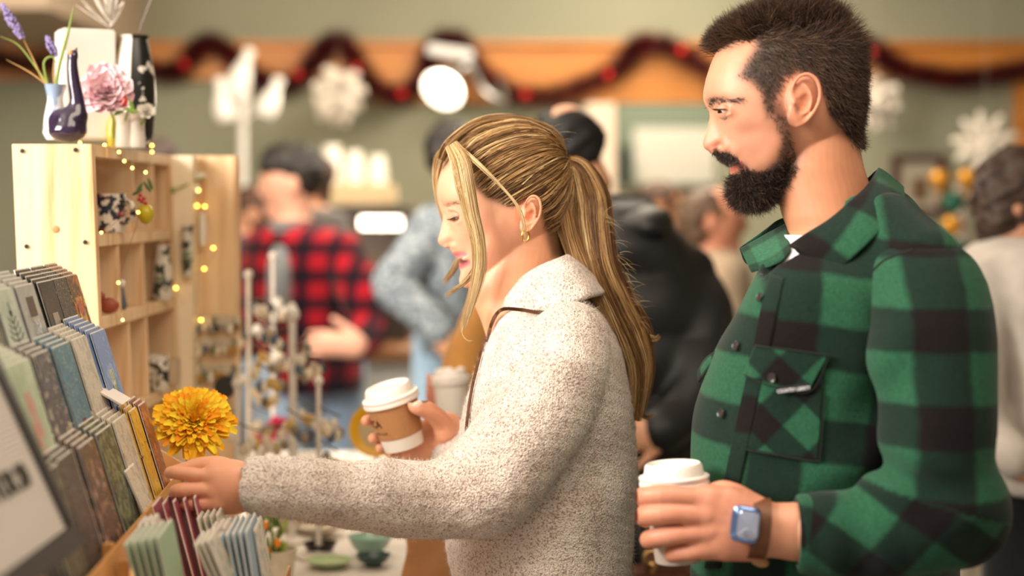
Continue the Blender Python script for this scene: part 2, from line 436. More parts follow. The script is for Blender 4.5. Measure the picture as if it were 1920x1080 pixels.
# ---- things on the back wall
def tinsel():
    ctr = [(-60,100),(60,120),(180,118),(275,128),(330,135),(362,98),(392,78),(425,96),(455,130),(495,150),(545,158),(585,118),(612,84),(640,78),(665,112),(700,160),(745,178),(790,150),(805,100),(830,74),(862,78),(885,112),(930,158),(980,178),(1040,176),(1110,152),(1165,120),(1195,84),(1235,80),(1280,100),(1330,130)]
    ctr2 = [(1560,96),(1610,82),(1640,96),(1680,124),(1740,140),(1800,146),(1870,138),(1960,122)]
    e = empty('tinsel_garland', tuple(P(900, 130, BY-.1)), 'dark red tinsel garland swagged along the orange wooden rail', 'garland')
    TM = hair_mat('tinsel', [(0, '12090a'), (.5, '2a0a0c'), (.85, '6a0f14'), (1, 'b8202a')], .3)
    rs = np.random.RandomState(2); out = []
    for cc in (ctr, ctr2):
        q = spline([tuple(P(a, b, BY-.11)) for a, b in cc], 900)
        for _ in range(12000 if cc is ctr else 4200):
            i = rs.randint(0, len(q)); d = rs.normal(size=3); d /= np.linalg.norm(d); out.append(np.array([q[i], q[i]+d*.034, q[i]+d*.066+rs.normal(size=3)*.003]))
        MB().tube(q[::6], .010, 6).build('cord', mat('tinsel_core', '2a0809', .6), e)
    strands('tinsel', out, .0016, TM, e)
    RB = mat('red_bauble', 'c8141a', .15, metal=.3)
    for a, b in ((558,140),(668,128),(752,176),(985,178),(1635,98),(1278,96),(345,120),(1140,140),(800,150)): MB().ball(P(a, b, BY-.15), .022, 14).build('bauble', RB, e)
tinsel()
def paper_star(px, py, Y, r, label, n=34, spiky=.35, m=None):
    """paper ball snowflake made of folded loops"""
    m = m or mat('paper_white', 'e6ddd0', .8); mb = MB(); rs = np.random.RandomState(int(px)); c = P(px, py, Y)
    for k in range(n):
        d = Vector(rs.normal(size=3)).normalized(); s_ = d.cross(Vector((.2, .3, 1))).normalized(); L = r*(1-spiky*rs.rand())
        pts = [c+d*L*t+s_*r*.20*math.sin(PI*t)*sg for sg in (1, -1) for t in (np.linspace(.05, 1, 7) if sg > 0 else np.linspace(1, .05, 7))]
        mb.tube(pts, r*.035, 4)
        w = s_.cross(d)*r*.12; V = []
        for p in pts: V += [p+w, p-w]
        mb.add([tuple(v) for v in V], [(2*i, 2*i+1, 2*i+3, 2*i+2) for i in range(len(pts)-1)])
    mb.tube([c, Vector((c.x, c.y, 2.998))], .0004, 4); mb.ball(c, r*.25, 12); return mb.build('paper_snowflake', m, None, merge=False, label=label, cat='decoration')
paper_star(634, 180, 7.15, S(62, 7.15), 'white paper snowflake ball hanging left of the clamp lamp', 60)
paper_star(1640, 190, 7.15, S(58, 7.15), 'white paper snowflake ball partly behind the bearded man\'s neck', 60)
def star8():
    c = P(1848, 272, 6.6); mb = MB(); r = S(66, 6.6)
    for a in (18, 62, 100, 132, 172, 205, 250, 292, 335):
        d = Vector((math.cos(math.radians(a)), .12*math.sin(a), math.sin(math.radians(a)))); q = d.to_track_quat('Z', 'Y').to_matrix()
        mb.lathe([(0,0),(r*.10,.15*r),(r*.15,.6*r),(r*.09,.9*r),(0,r)], c, 8, q)
    mb.tube([c, Vector((c.x, c.y, 2.998))], .0004, 4); mb.ball(c, r*.22, 12); mb.build('paper_star', mat('paper_white', 'e6ddd0', .8), label='white many-pointed paper star above the gold balloons', cat='decoration')
star8()
fr = empty('picture_frame', tuple(P(1718, 400, BY-.03)), 'maroon framed picture hanging on the green wall behind the man', 'picture')
x0, x1, z0, z1 = bx(1670), bx(1768), bz(402), bz(290); w = .03; MR = mat('maroon_frame', '4a1f22', .5)
for a in ((x0,x1,z1-w,z1),(x0,x1,z0,z0+w),(x0,x0+w,z0+w,z1-w),(x1-w,x1,z0+w,z1-w)): slab('frame', a[0], a[1], BY-.04, BY-.003, a[2], a[3], MR, None, fr)
slab('mount', x0+w, x1-w, BY-.02, BY-.004, z0+w, z1-w, mat('mount_cream', 'b9b09c', .8), None, fr)
slab('print', x0+.085, x1-.07, BY-.026, BY-.0205, z0+.06, z1-.10, mat('brown_print', '6b5238', .8, var=.5, scale=25), None, fr)
# kitchen behind the opening: white board
slab('x', bx(1188,9.7), bx(1342,9.7), 9.66, 9.73, bz(346,9.7), bz(240,9.7), mat('white_board', 'dcd6c8', .6), None); o = bpy.data.objects['x']; o.name = 'serving_hatch_board'; tag(o, 'large off-white board seen through the opening beyond the ponytail', 'board')
slab('x', bx(1150,9.6), bx(1182,9.6), 9.55, 9.65, bz(345,9.6), bz(275,9.6), mat('dark_green_box', '2b3a30', .6), None); o = bpy.data.objects['x']; o.name = 'wall_cabinet'; tag(o, 'narrow dark green cabinet beside the pale column', 'cabinet')
# clamp lamp
def clamp_lamp():
    Y = 7.28; e = empty('clamp_lamp', tuple(P(845, 150, Y)), 'silver clamp lamp with a glowing round shade on the rail', 'lamp'); ax = Vector((-.35, -.75, -.55)).normalized(); q = ax.to_track_quat('Z', 'Y').to_matrix()
    c = P(855, 135, Y); AL = mat('aluminium', 'b8b8b4', .3, metal=.85)
    MB().lathe([(0,0),(.033,0),(.037,.02),(.037,.06),(.066,.09),(.086,.14),(.088,.15),(.084,.14),(.033,.085),(0,.085)], c, 28, q).build('lamp_shade', AL, e)
    MB().ball(c+ax*.118, (.072,.072,.045), 18, q).build('bulb', mat('bulb_glow', 'fff4df', .4, emit='fff1d8', estr=9), e)
    MB().tube(spline([c, c+Vector((.06,.05,.03)), P(905,165,Y), P(945,190,Y), P(935,150,Y+.1)], 20), .012, 8).build('lamp_arm', AL, e)
    MB().box(P(845,100,Y+.1), (.20,.15,.045), rotm(8,'Y'), bev=.008).build('clamp', mat('clamp_white', 'e4e2de', .4), e)
    d = bpy.data.lights.new('clamp_lamp_light', 'SPOT'); d.energy = 30; d.spot_size = 2.0; d.spot_blend = .6; d.color = (1, .86, .66); d.shadow_soft_size = .06
    o = bpy.data.objects.new('clamp_lamp_light', d); COL.objects.link(o); o.location = c+ax*.19; o.rotation_euler = ax.to_track_quat('-Z', 'Y').to_euler()
clamp_lamp()
# floor lamp with three glass shades
def tri_lamp():
    Y = 6.7; e = empty('floor_lamp', (PX(453, Y), Y, 0), 'white floor lamp with three tulip glass shades behind the pine shelf', 'lamp'); PW = mat('lamp_pole', 'e2ddd6', .4); GL = mat('opal_glass', 'f6f1e8', .3, emit='fff0dc', estr=.05)
    MB().tube([(PX(455,Y),Y,.02), P(455,230,Y), P(460,150,Y)], .016, 12).build('pole', PW, e)
    MB().lathe([(0,0),(.14,0),(.14,.015),(.02,.03),(0,.03)], (PX(455,Y),Y,0), 32).build('base', PW, e)
    for a, b, tilt, ln in ((470,98,20,1.1),(411,152,-9,.95),(525,152,22,.90)):
        q = rotm(tilt, 'Y'); h = S(88, Y)*ln
        prof = [(r_*1.45, z_*1.45) for r_, z_ in [(0,0),(.013,-.003),(.017,-.014),(.013,-.026),(.014,-.034),(.024,-.06),(.030,-.085)]]+[(.042,-h*.85),(.032,-h)]
        MB().lathe(prof, P(a, b-8, Y-.02), 20, q).build('lamp_shade', GL, e)
        MB().tube([P(a, b+40, Y), P((a+457)/2, 205, Y), P(457, 225, Y)], .005, 6).build('arm', PW, e)
tri_lamp()
# ---------------------------------------------------------------- people: shared builders
def skin_mat(name, rough=0.48):
    if name in MATS: return MATS[name]
    t = NT(name); a = t.n('ShaderNodeAttribute', attribute_name='tint')
    nz = t.noise(55, 4); nz2 = t.noise(900, 2)
    c = t.mix(0.16, a.outputs['Vector'], t.mix(1.0, a.outputs['Vector'], t.ramp(nz.outputs[0], [(0.35, (0.7, 0.5, 0.45)), (0.65, (1.0, 1.0, 1.0))]), 'MULTIPLY'))
    t.l(c, t.b.inputs['Base Color']); t.set(Roughness=rough, Subsurface_Weight=0.22, Subsurface_Scale=0.008)
    t.b.inputs['Subsurface Radius'].default_value = (1.0, 0.35, 0.2)
    t.bump(nz2.outputs[0], 0.12, 0.0006); MATS[name] = t.m; return t.m
def polar(contour, C):
    d = np.array(contour, dtype=float); n = len(d)
    dd = []
    for i in range(n):
        a, b = d[i], d[(i+1) % n]
        for k in range(8): dd.append(a+(b-a)*k/8)
    dd = np.array(dd)-np.array(C); th = np.arctan2(-dd[:, 1], dd[:, 0]); R = np.hypot(dd[:, 0], dd[:, 1]); o = np.argsort(th)
    th, R = th[o], R[o]; return np.concatenate([th-2*PI, th, th+2*PI]), np.tile(R, 3)
def smooth_per(R, n):
    for _ in range(n): R = 0.25*np.roll(R, 1)+0.5*R+0.25*np.roll(R, -1)
    return R
def head_mesh(C, Y, contour, base, W, power, gwid, bumps, nt=460, nph=150):
    """a closed head: sagittal outline turned into sections that run out to the ears; nose, lips and chin are narrow ridges on the base face.
    power: [(angle deg, n)], gwid: [(angle deg, width m)], bumps: [(px, py, ylo, yhi, amp m, sx, sy, rot deg)]; angles are measured from the back, +90 = up, 180 = face"""
    th = np.linspace(-PI, PI, nt, endpoint=False); s = Y/F
    t1, r1 = polar(contour, C); t2, r2 = polar(base, C)
    R = smooth_per(np.interp(th, t1, r1), 2)*s; Rb = smooth_per(np.interp(th, t2, r2), 10)*s
    deg = np.degrees(th) % 360
    pw = np.interp(deg, [p[0] for p in power], [p[1] for p in power]); gw = np.interp(deg, [p[0] for p in gwid], [p[1] for p in gwid]); pw = smooth_per(pw, 260); gw = smooth_per(gw, 6)
    ph = np.linspace(-PI/2, PI/2, nph+1); ph = np.sign(ph)*np.abs(ph/(PI/2))**1.15*PI/2
    c = np.cos(ph)[None, :]; sn = np.sin(ph)[None, :]; n = pw[:, None]
    rr = Rb[:, None]*np.abs(c)**(2/n); yy = W*np.sign(sn)*np.abs(sn)**(2/n)
    rr = rr+(R-Rb)[:, None]*np.exp(-np.abs(yy/gw[:, None])**2.4)
    c3 = P(C[0], C[1], Y)
    V = np.stack([c3.x+rr*np.cos(th)[:, None], c3.y+yy, c3.z+rr*np.sin(th)[:, None]], -1).reshape(-1, 3)
    m = nph+1; i = np.arange(nt)[:, None]; j = np.arange(nph)[None, :]
    Fq = np.stack([i*m+j, ((i+1) % nt)*m+j, ((i+1) % nt)*m+j+1, i*m+j+1], -1).reshape(-1, 4)
    for b in bumps:
        px, py, y0, y1, amp, sx, sy, rot = b
        N = vnormals(V, Fq); X = V[:, 0]/s+960; Z = (CZ-V[:, 2])/s+HY
        # image-plane coordinates at the head's own depth
        a = math.radians(rot); dx, dy = X-px, Z-py; u = dx*math.cos(a)+dy*math.sin(a); v = -dx*math.sin(a)+dy*math.cos(a)
        ay = np.abs(V[:, 1]-c3.y); wy = 1/(1+np.exp(-(ay-y0)/0.002))/(1+np.exp((ay-y1)/0.002))
        V = V+N*(amp*np.exp(-(u/sx)**2-(v/sy)**2)*wy)[:, None]
    return V, Fq
def tube_mesh(rows, n=40):
    """closed elliptical tube: rows (cx,cy,cz,ax,ay)"""
    r = spline(rows, 60); V = []
    for cx, cy, cz, ax, ay in r:
        for j in range(n):
            a = 2*PI*j/n; V.append((cx+ax*math.cos(a), cy+ay*math.sin(a), cz))
    k = len(r); Fs = [(i*n+j, i*n+(j+1) % n, (i+1)*n+(j+1) % n, (i+1)*n+j) for i in range(k-1) for j in range(n)]
    Fs += [tuple(range(n-1, -1, -1)), tuple((k-1)*n+j for j in range(n))]
    return V, Fs
def remesh(parts, vox, smooth=2):
    """one continuous closed surface out of overlapping closed shapes"""
    mb = MB()
    for V, Fs in parts: mb.add(V, Fs)
    V = np.concatenate(mb.V); me = bpy.data.meshes.new('tmp'); me.from_pydata(V.tolist(), [], mb.F)
    o = bpy.data.objects.new('tmp', me); COL.objects.link(o); md = o.modifiers.new('r', 'REMESH'); md.mode = 'VOXEL'; md.voxel_size = vox
    bpy.context.view_layer.update(); e = o.evaluated_get(bpy.context.evaluated_depsgraph_get()); m2 = e.to_mesh()
    W = np.empty(len(m2.vertices)*3); m2.vertices.foreach_get('co', W); W = W.reshape(-1, 3)
    n = len(m2.polygons); lv = np.empty(len(m2.loops), dtype=np.int64); m2.loops.foreach_get('vertex_index', lv); Q = lv.reshape(n, -1)
    e.to_mesh_clear(); bpy.data.objects.remove(o); bpy.data.meshes.remove(me)
    for _ in range(smooth): W = lap(W, Q, 0.5)
    return W, Q
def img(V, Y): return V[:, 0]*F/Y+960, (CZ-V[:, 2])*F/Y+HY
def blob(X, Z, px, py, sx, sy, rot=0.0, p=2):
    a = math.radians(rot); dx, dy = X-px, Z-py; u = dx*math.cos(a)+dy*math.sin(a); v = -dx*math.sin(a)+dy*math.cos(a)
    return np.exp(-np.abs(u/sx)**p-np.abs(v/sy)**p)
def inpoly(X, Z, poly, soft=4.0):
    """soft inside test of a polygon in image coordinates"""
    X = np.asarray(X); Z = np.asarray(Z); ins = np.zeros(X.shape, bool); dist = np.full(X.shape, 1e9); n = len(poly)
    for i in range(n):
        x1, y1 = poly[i]; x2, y2 = poly[(i+1) % n]
        cond = ((y1 > Z) != (y2 > Z)); xi = (x2-x1)*(Z-y1)/((y2-y1) if y2 != y1 else 1e-9)+x1; ins ^= cond & (X < xi)
        L = (x2-x1)**2+(y2-y1)**2+1e-9; t = np.clip(((X-x1)*(x2-x1)+(Z-y1)*(y2-y1))/L, 0, 1)
        dist = np.minimum(dist, np.hypot(X-x1-t*(x2-x1), Z-y1-t*(y2-y1)))
    sd = np.where(ins, dist, -dist); return 1/(1+np.exp(-sd/soft))
def blend(c, w, col): return c*(1-w[:, None])+np.array(col)[None, :]*w[:, None]
def ear_mesh(cx, cy, Y, yside, w, h, tilt, sgn=-1):
    """an ear: rim, inner ridge, bowl, tragus and lobe; w,h half sizes in pixels; sgn -1 = on the camera side"""
    s = Y/F; f = Field((PX(cx, Y)-w*s*1.7, yside-0.03, PZ(cy, Y)-h*s*1.4), (PX(cx, Y)+w*s*1.7, yside+0.03, PZ(cy, Y)+h*s*1.4), 0.0009)
    t = math.radians(tilt)
    def q(u, v, d):   # u: towards the back, v: up, d: away from the skull
        x = u*w*math.cos(t)-v*h*math.sin(t)*-1*0; x = (u*w)*math.cos(t)+(v*h)*math.sin(t); z = -(u*w)*math.sin(t)+(v*h)*math.cos(t)
        return (PX(cx, Y)+x*s, yside+sgn*d, PZ(cy, Y)+z*s)
    k = h*s
    f.ell(q(0.05, 0.12, 0.001), (w*s*0.88, 0.0055, h*s*0.80), 0.004, rot=rotm(tilt, 'Y'))
    f.ell(q(-0.15, -0.55, 0.003), (w*s*0.55, 0.0055, h*s*0.38), 0.005, rot=rotm(tilt, 'Y'))
    rim = [(-0.42, 0.12, 0.004), (-0.62, 0.45, 0.007), (-0.35, 0.86, 0.010), (0.15, 0.98, 0.011), (0.62, 0.80, 0.012), (0.88, 0.40, 0.012), (0.86, -0.02, 0.011), (0.62, -0.42, 0.009), (0.30, -0.72, 0.006), (-0.05, -0.86, 0.005)]
    f.chain(spline([q(*r) for r in rim], 26), np.interp(np.arange(26), [0, 6, 16, 25], [0.0016, 0.0026, 0.0028, 0.0024])*k/0.036, 0.002)
    f.ell(q(0.18, -0.02, 0.0085), (w*s*0.36, 0.0065, h*s*0.36), 0.002, 'sub', rot=rotm(tilt+8, 'Y'))
    f.ell(q(0.30, 0.55, 0.0105), (w*s*0.28, 0.0045, h*s*0.2), 0.002, 'sub', rot=rotm(tilt-25, 'Y'))
    anti = [(-0.05, 0.62, 0.006), (0.30, 0.42, 0.008), (0.50, 0.08, 0.009), (0.42, -0.28, 0.008), (0.12, -0.44, 0.007)]
    f.chain(spline([q(*r) for r in anti], 14), 0.0021*k/0.036, 0.002)
    f.chain([q(-0.52, 0.12, 0.003), q(-0.42, -0.08, 0.0065), q(-0.42, -0.28, 0.004)], [0.002, 0.003, 0.002], 0.002)
    f.chain([q(-0.12, -0.20, 0.010), q(-0.2, 0.05, 0.006)], [0.0022, 0.0020], 0.001, 'sub')
    return f.mesh(1)
def carve_eye(V, c, look, r=.0155):
    """draws the skin back behind the eyeball so that lids and eye lie in a real opening"""
    c = np.array(c); d = np.array(look, dtype=float); d /= np.linalg.norm(d); q = V-c; L = np.linalg.norm(q, axis=1)+1e-9; up = np.array([0, 0, 1.0]); up = up-d*up.dot(d); up /= np.linalg.norm(up); rt = np.cross(d, up)
    az = np.degrees(np.arctan2(q@rt, q@d)); el = np.degrees(np.arcsin(np.clip((q@up)/L, -1, 1))); w = np.clip((1-np.sqrt((az/78)**2+(el/np.where(el < 0, 32, 46))**2))/.28, 0, 1)*((L < r+.004)*1.0); w = w*w*(3-2*w)
    tgt = c+q/L[:, None]*.0100; return V*(1-w[:, None])+tgt*w[:, None]
def eye_obj(c, r, look, iris, parent, white='e9e0d8'):
    """eyeball with iris and pupil facing the look direction"""
    d = Vector(look).normalized(); q = d.to_track_quat('Z', 'Y').to_matrix(); mb = MB(); n = 24; V = []; h = 16
    mb.ball((0, 0, 0), r, 24)
    V = mb.V[0]; Fs = mb.F; V = V @ np.array(q).T+np.array(c)
    o = MB(); o.add(V, Fs)
    for k, f in enumerate(Fs):
        z = np.mean([(mb.V[0][i][2])/r for i in f]); o.mi[k] = 2 if z > 0.95 else 1 if z > 0.80 else 0
    return o.build('eye', [mat('eye_white_'+white, white, 0.2), mat('iris_'+iris, iris, 0.15), mat('pupil', '080605', 0.1)], parent)
def lid_mesh(c, r, look, lo, hi, side=0.9, n=22):
    """part of a sphere shell: elevations lo..hi (deg) relative to the look direction's horizon"""
    d = Vector(look).normalized(); up = Vector((0, 0, 1)); right = d.cross(up).normalized(); up = right.cross(d).normalized(); V = []
    for sh in (0, 1):
        for j in range(n+1):
            for i in range(n+1):
                az = (i/n*2-1)*side; rr = r*(1.0 if sh else 0.86); k_ = max(0.0, math.cos(az*1.35)); a0, a1 = (lo*k_, hi) if hi > abs(lo) else (lo, hi*k_)
                el = math.radians(a0+(a1-a0)*j/n)
                V.append(tuple(Vector(c)+(d*math.cos(az)*math.cos(el)+right*math.sin(az)*math.cos(el)+up*math.sin(el))*rr))
    m = n+1; o = m*m; Fs = []
    for j in range(n):
        for i in range(n):
            a = j*m+i; Fs.append((o+a, o+a+1, o+a+m+1, o+a+m)); Fs.append((a, a+m, a+m+1, a+1))
    for i in range(n):
        Fs += [(i, i+1, o+i+1, o+i), (n*m+i+1, n*m+i, o+n*m+i, o+n*m+i+1), (i*m+m, i*m, o+i*m, o+i*m+m), (i*m+n, (i+1)*m+n, o+(i+1)*m+n, o+i*m+n)]
    return np.array(V), np.array(Fs)
def ribbon(name, A, B, mat, parent, thick=0.004, bulge=0.0, n=40, m=8, bdir=(0, -1, 0), attrs=None, ripple=0.0, closed=False):
    """a sheet of cloth between two lines"""
    A, B = spline(A, n), spline(B, n); V = []; uv = []
    for j in range(m+1):
        t = j/m
        for i in range(n):
            p = A[i]*(1-t)+B[i]*t+np.array(bdir)*bulge*math.sin(PI*t); V.append(p); uv.append((i/(n-1), t, 0))
    V = np.array(V); Fq = np.array([(j*n+i, j*n+i+1, (j+1)*n+i+1, (j+1)*n+i) for j in range(m) for i in range(n-1)])
    if ripple: V += vnormals(V, Fq)*(ripple*pnoise(V[:, 0], V[:, 1], V[:, 2], 90, 3))[:, None]
    at = {'puv': np.array(uv)} if attrs is None else attrs(np.array(uv), V)
    o = mesh_obj(name, V, Fq, mat, parent, True, at)
    md = o.modifiers.new('thickness', 'SOLIDIFY'); md.thickness = thick; md.offset = 0
    sb = o.modifiers.new('smooth', 'SUBSURF'); sb.levels = 1; sb.render_levels = 1
    return o
def join_parts(parts):
    """arrays (V,F) -> one mesh's arrays; quads and triangles are kept as lists"""
    V = []; Fs = []; n = 0
    for v, f in parts:
        V.append(np.asarray(v, dtype=float)); Fs.append(np.asarray(f)+n); n += len(V[-1])
    return np.concatenate(V), np.concatenate(Fs)
def takeaway_cup(name, base, axis, h, rb, rt, body, lid, sleeve=None, band=None, label='', group=None, texts=None):
    """paper cup with a stepped lid; base point, axis direction, height, radii"""
    q = Vector(axis).normalized().to_track_quat('Z', 'Y').to_matrix(); e = empty(name, base, label, 'cup', group)
    b = MB().lathe([(0, 0.004), (rb*0.93, 0.004), (rb*0.95, 0), (rb, 0), (rb+0.0004, 0.002), (rt, h*0.985), (rt+0.0012, h), (rt-0.001, h), (0, h)], base, 48, q).build('cup_body', body, e)
    if sleeve:
        a, c = sleeve[0], sleeve[1]; r1 = rb+(rt-rb)*a+0.0009; r2 = rb+(rt-rb)*c+0.0011
        MB().lathe([(r1-0.0012, h*a), (r1, h*a), (r2, h*c), (r2-0.0012, h*c)], base, 48, q).build('cup_sleeve', sleeve[2], e)
    L = [(rt-0.001, h-0.006), (rt+0.0035, h-0.006), (rt+0.0042, h-0.003), (rt+0.0030, h), (rt+0.0040, h+0.002), (rt+0.0040, h+0.005), (rt+0.0005, h+0.0065), (rt-0.0020, h+0.0065), (rt-0.0040, h+0.018), (rt-0.0065, h+0.0205), (rt-0.0085, h+0.0190), (rt-0.011, h+0.0165), (0, h+0.0165)]
    MB().lathe(L, base, 48, q).build('lid', lid, e)
    return e, q
# ---------------------------------------------------------------- the man in the green plaid overshirt
MY = 2.20
man = empty('person', (PX(1540, MY), MY, 0), 'bearded man in green and black plaid overshirt holding a coffee cup and wearing a smartwatch', 'person')
SKIN = skin_mat('skin')
mC = (1478, 198)
m_contour = [(1480,18),(1440,24),(1400,42),(1368,66),(1346,92),(1334,118),(1324,148),(1319,172),(1319,188),(1323,199),(1330,209),(1331,220),(1328,236),(1322,253),(1318,266),(1318,275),(1323,281),(1335,284),(1345,286),(1348,292),(1354,299),(1363,303),(1371,307),(1369,314),(1367,319),(1370,327),(1377,334),(1376,345),(1377,358),(1384,371),(1400,380),(1428,374),(1458,352),(1490,335),(1540,318),(1575,295),(1596,262),(1607,225),(1612,180),(1611,130),(1598,85),(1570,45),(1530,24)]
m_base = [(1480,18),(1440,24),(1400,42),(1368,66),(1348,92),(1336,118),(1328,148),(1325,172),(1330,192),(1338,212),(1343,232),(1346,250),(1349,268),(1353,285),(1358,300),(1366,318),(1376,336),(1386,356),(1398,370),(1410,376),(1432,372),(1460,352),(1490,335),(1540,318),(1575,295),(1596,262),(1607,225),(1612,180),(1611,130),(1598,85),(1570,45),(1530,24)]
m_pow = [(0,2.25),(90,2.25),(150,2.5),(185,2.5),(205,2.25),(225,1.75),(250,1.55),(280,1.6),(320,1.9),(360,2.25)]
m_gw = [(0,.03),(160,.03),(172,.016),(182,.010),(198,.0105),(206,.015),(210,.017),(216,.025),(222,.026),(235,.024),(260,.03),(360,.03)]
m_bumps = [(1356,210,.017,.052,-.0080,15,10,8),(1340,192,.014,.05,.0030,22,6,4),(1345,274,.005,.05,.0052,8,8,-10),(1357,272,.008,.05,-.0032,4,12,-20),(1352,281,.006,.05,-.0026,5,5,0),(1336,282,.003,.012,-.0060,6,3,-25),
           (1392,252,.02,.08,.0040,24,18,0),(1374,290,.018,.06,-.0018,6,20,-35),(1430,330,.03,.09,.0030,30,18,20),(1382,306,.004,.030,-.0060,10,3.8,14)]
hv, hf = head_mesh(mC, MY, m_contour, m_base, 0.0745, m_pow, m_gw, m_bumps)
def R(px0, px1, py, ay, Y=MY, cy=None): return ((PX(px0, Y)+PX(px1, Y))/2, cy if cy is not None else Y, PZ(py, Y), abs(PX(px1, Y)-PX(px0, Y))/2, ay)
neck = tube_mesh([R(1490,1596,215,.045), R(1462,1609,265,.055), R(1447,1618,310,.058), R(1453,1630,350,.058), R(1466,1642,400,.060), R(1478,1662,450,.068), R(1440,1720,520,.125), R(1390,1750,600,.165), R(1360,1760,760,.165), R(1350,1740,950,.145), R(1345,1740,1100,.150), R(1360,1730,1250,.150)])
ear = ear_mesh(1483, 198, MY, MY-0.0765, 33, 51, 8)
ear2v, ear2f = ear[0].copy(), ear[1][:, ::-1]; ear2v[:, 1] = 2*MY-ear2v[:, 1]
W, Q = remesh([(hv, hf), neck, ear, (ear2v, ear2f)], 0.0015, 2)
look = (-1.0, -0.42, -0.05)
eyeC = (PX(1357, MY), MY-0.0335, PZ(212, MY)); eyeF = (PX(1357, MY), MY+0.0335, PZ(212, MY))
W = carve_eye(carve_eye(W, eyeC, look), eyeF, (-1, .3, -.05))
# left hand around the cup, forearm and upper arm
HYm = 1.985
def H(px, py, dy=0.0, Y=HYm): return tuple(P(px, py, Y+dy))
f = Field((PX(1185, 2.08), 1.90, PZ(1080, 2.0)), (PX(1560, 1.99), 2.12, PZ(885, 1.99)), 0.0013)
f.chain([H(1560,1000,.0), H(1490,997), H(1440,993), H(1410,990)], [.038, .034, .031, .030], 0.02, flat=((0,1,0), .80))
f.chain([H(1405,985), H(1372,978,-.004), H(1335,962,-.006)], [.030, .033, .026], 0.012, flat=((0,1,0), .55))
f.chain([H(1395,1005), H(1360,1012,-.003), H(1325,1020,-.003)], [.028, .025, .019], 0.014, flat=((0,1,0), .60))
f.chain([H(1400,970), H(1360,946,-.003), H(1318,935,-.004)], [.024, .021, .016], 0.012, flat=((0,1,0), .65))
fingers = [((1330,936,-.003),(1262,929,-.006),(1214,930,.006),(1207,932,.030),(1222,934,.050), .0118),
           ((1325,966,-.006),(1262,962,-.009),(1214,966,.004),(1208,969,.030),(1222,972,.050), .0120),
           ((1330,997,-.005),(1275,1002,-.006),(1226,1009,.004),(1217,1013,.028),(1230,1016,.046), .0112),
           ((1345,1024,-.003),(1308,1033,-.003),(1270,1037,.005),(1260,1040,.025),(1272,1042,.040), .0100)]
for fa in fingers:
    r = fa[5]; pts = spline([H(a, b, c) for a, b, c in fa[:5]], 16)
    f.chain(pts, np.interp(np.arange(16), [0, 3, 5, 8, 10, 13, 15], [r*1.15, r*0.98, r*1.06, r*0.94, r*0.98, r*0.88, r*0.72]), 0.0032)
f.chain(spline([H(1412,958,.006), H(1385,934,.012), H(1362,922,.024), H(1345,922,.045), H(1322,928,.070), H(1300,930,.085)], 16), np.interp(np.arange(16), [0, 5, 8, 15], [.018, .0135, .0125, .010]), 0.008)
for a, b, c in ((1334,934,-.010),(1328,963,-.013),(1334,993,-.012),(1348,1019,-.009)): f.ell(H(a, b, c), (.009, .006, .0085), 0.006)
for a, b, c, d in ((1330,938,1392,975),(1330,966,1396,985),(1338,995,1396,995)): f.chain([H(a,b,-.0145), H(c,d,-.0175)], [.0028,.0016], 0.006)
handL = f.mesh(2)
arm = Field((PX(1420, 2.0), 1.80, PZ(1080, 1.95)), (PX(1880, 1.95), 2.20, PZ(480, 1.95)), 0.004)
arm.chain([P(1530,998,1.98), P(1660,1000,1.98), P(1760,975,1.97), P(1752,760,1.985), P(1740,560,2.03)], [.034, .040, .042, .050, .050], 0.02)
armL = arm.mesh(1)
# right arm on the far side, hanging
armR = Field((PX(1380, 2.4), 2.30, PZ(1250, 2.4)), (PX(1700, 2.4), 2.55, PZ(480, 2.4)), 0.005)
armR.chain([P(1560,560,2.38), P(1570,820,2.43), P(1560,1080,2.42), P(1555,1160,2.42)], [.055, .048, .036, .040], 0.02)
BV, BF = join_parts([(W, Q), handL, armL, armR.mesh(1)])
eyeC = (PX(1357, MY), MY-0.0335, PZ(212, MY)); eyeF = (PX(1357, MY), MY+0.0335, PZ(212, MY))
look = (-1.0, -0.42, -0.05)
lids = []
for c, lk in ((eyeC, look), (eyeF, (-1.0, 0.0, -0.10))):
    lids += [lid_mesh(c, 0.0134, lk, 9, 95, 1.5), lid_mesh(c, 0.0129, lk, -40, -10, 1.5)]
X, Z = img(BV, MY); tint = np.tile(np.array(srgb('d99c7e')), (len(BV), 1))
hd = np.arange(len(BV)) < len(W); yn = np.abs(BV[:, 1]-MY)
tint = blend(tint, hd*blob(X, Z, 1398, 262, 38, 30)*0.45, srgb('d9866c'))
tint = blend(tint, hd*blob(X, Z, 1325, 274, 16, 14)*0.5, srgb('d2806c'))
tint = blend(tint, hd*(1/(1+np.exp(-(yn-.072)/.0015)))*0.40, srgb('d27c5c'))
tint = blend(tint, hd*blob(X, Z, 1474, 212, 5, 9)*(yn > .066)*.85, srgb('5a2a20'))  # shade inside the ear hollow painted into the skin tint
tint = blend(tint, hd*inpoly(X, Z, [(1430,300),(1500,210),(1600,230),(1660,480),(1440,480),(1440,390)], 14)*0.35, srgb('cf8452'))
beardpoly = [(1340,284),(1362,290),(1384,306),(1398,318),(1424,322),(1446,304),(1452,270),(1436,232),(1424,206),(1448,196),(1462,228),(1468,262),(1484,290),(1486,320),(1458,352),(1445,384),(1400,394),(1366,380),(1364,335),(1384,322),(1378,306),(1350,303)]
bm_ = hd*inpoly(X, Z, beardpoly, 3.5)*(BV[:, 2] > PZ(398, MY)); tint = blend(tint, np.clip(bm_, 0, 1)*0.72, srgb('3a241b'))
tint = blend(tint, hd*(yn > .006)*(yn < .064)*inpoly(X, Z, [(1321,187),(1330,185),(1352,188),(1380,194),(1352,197),(1328,199)], 2)*.55, srgb('4a3024'))
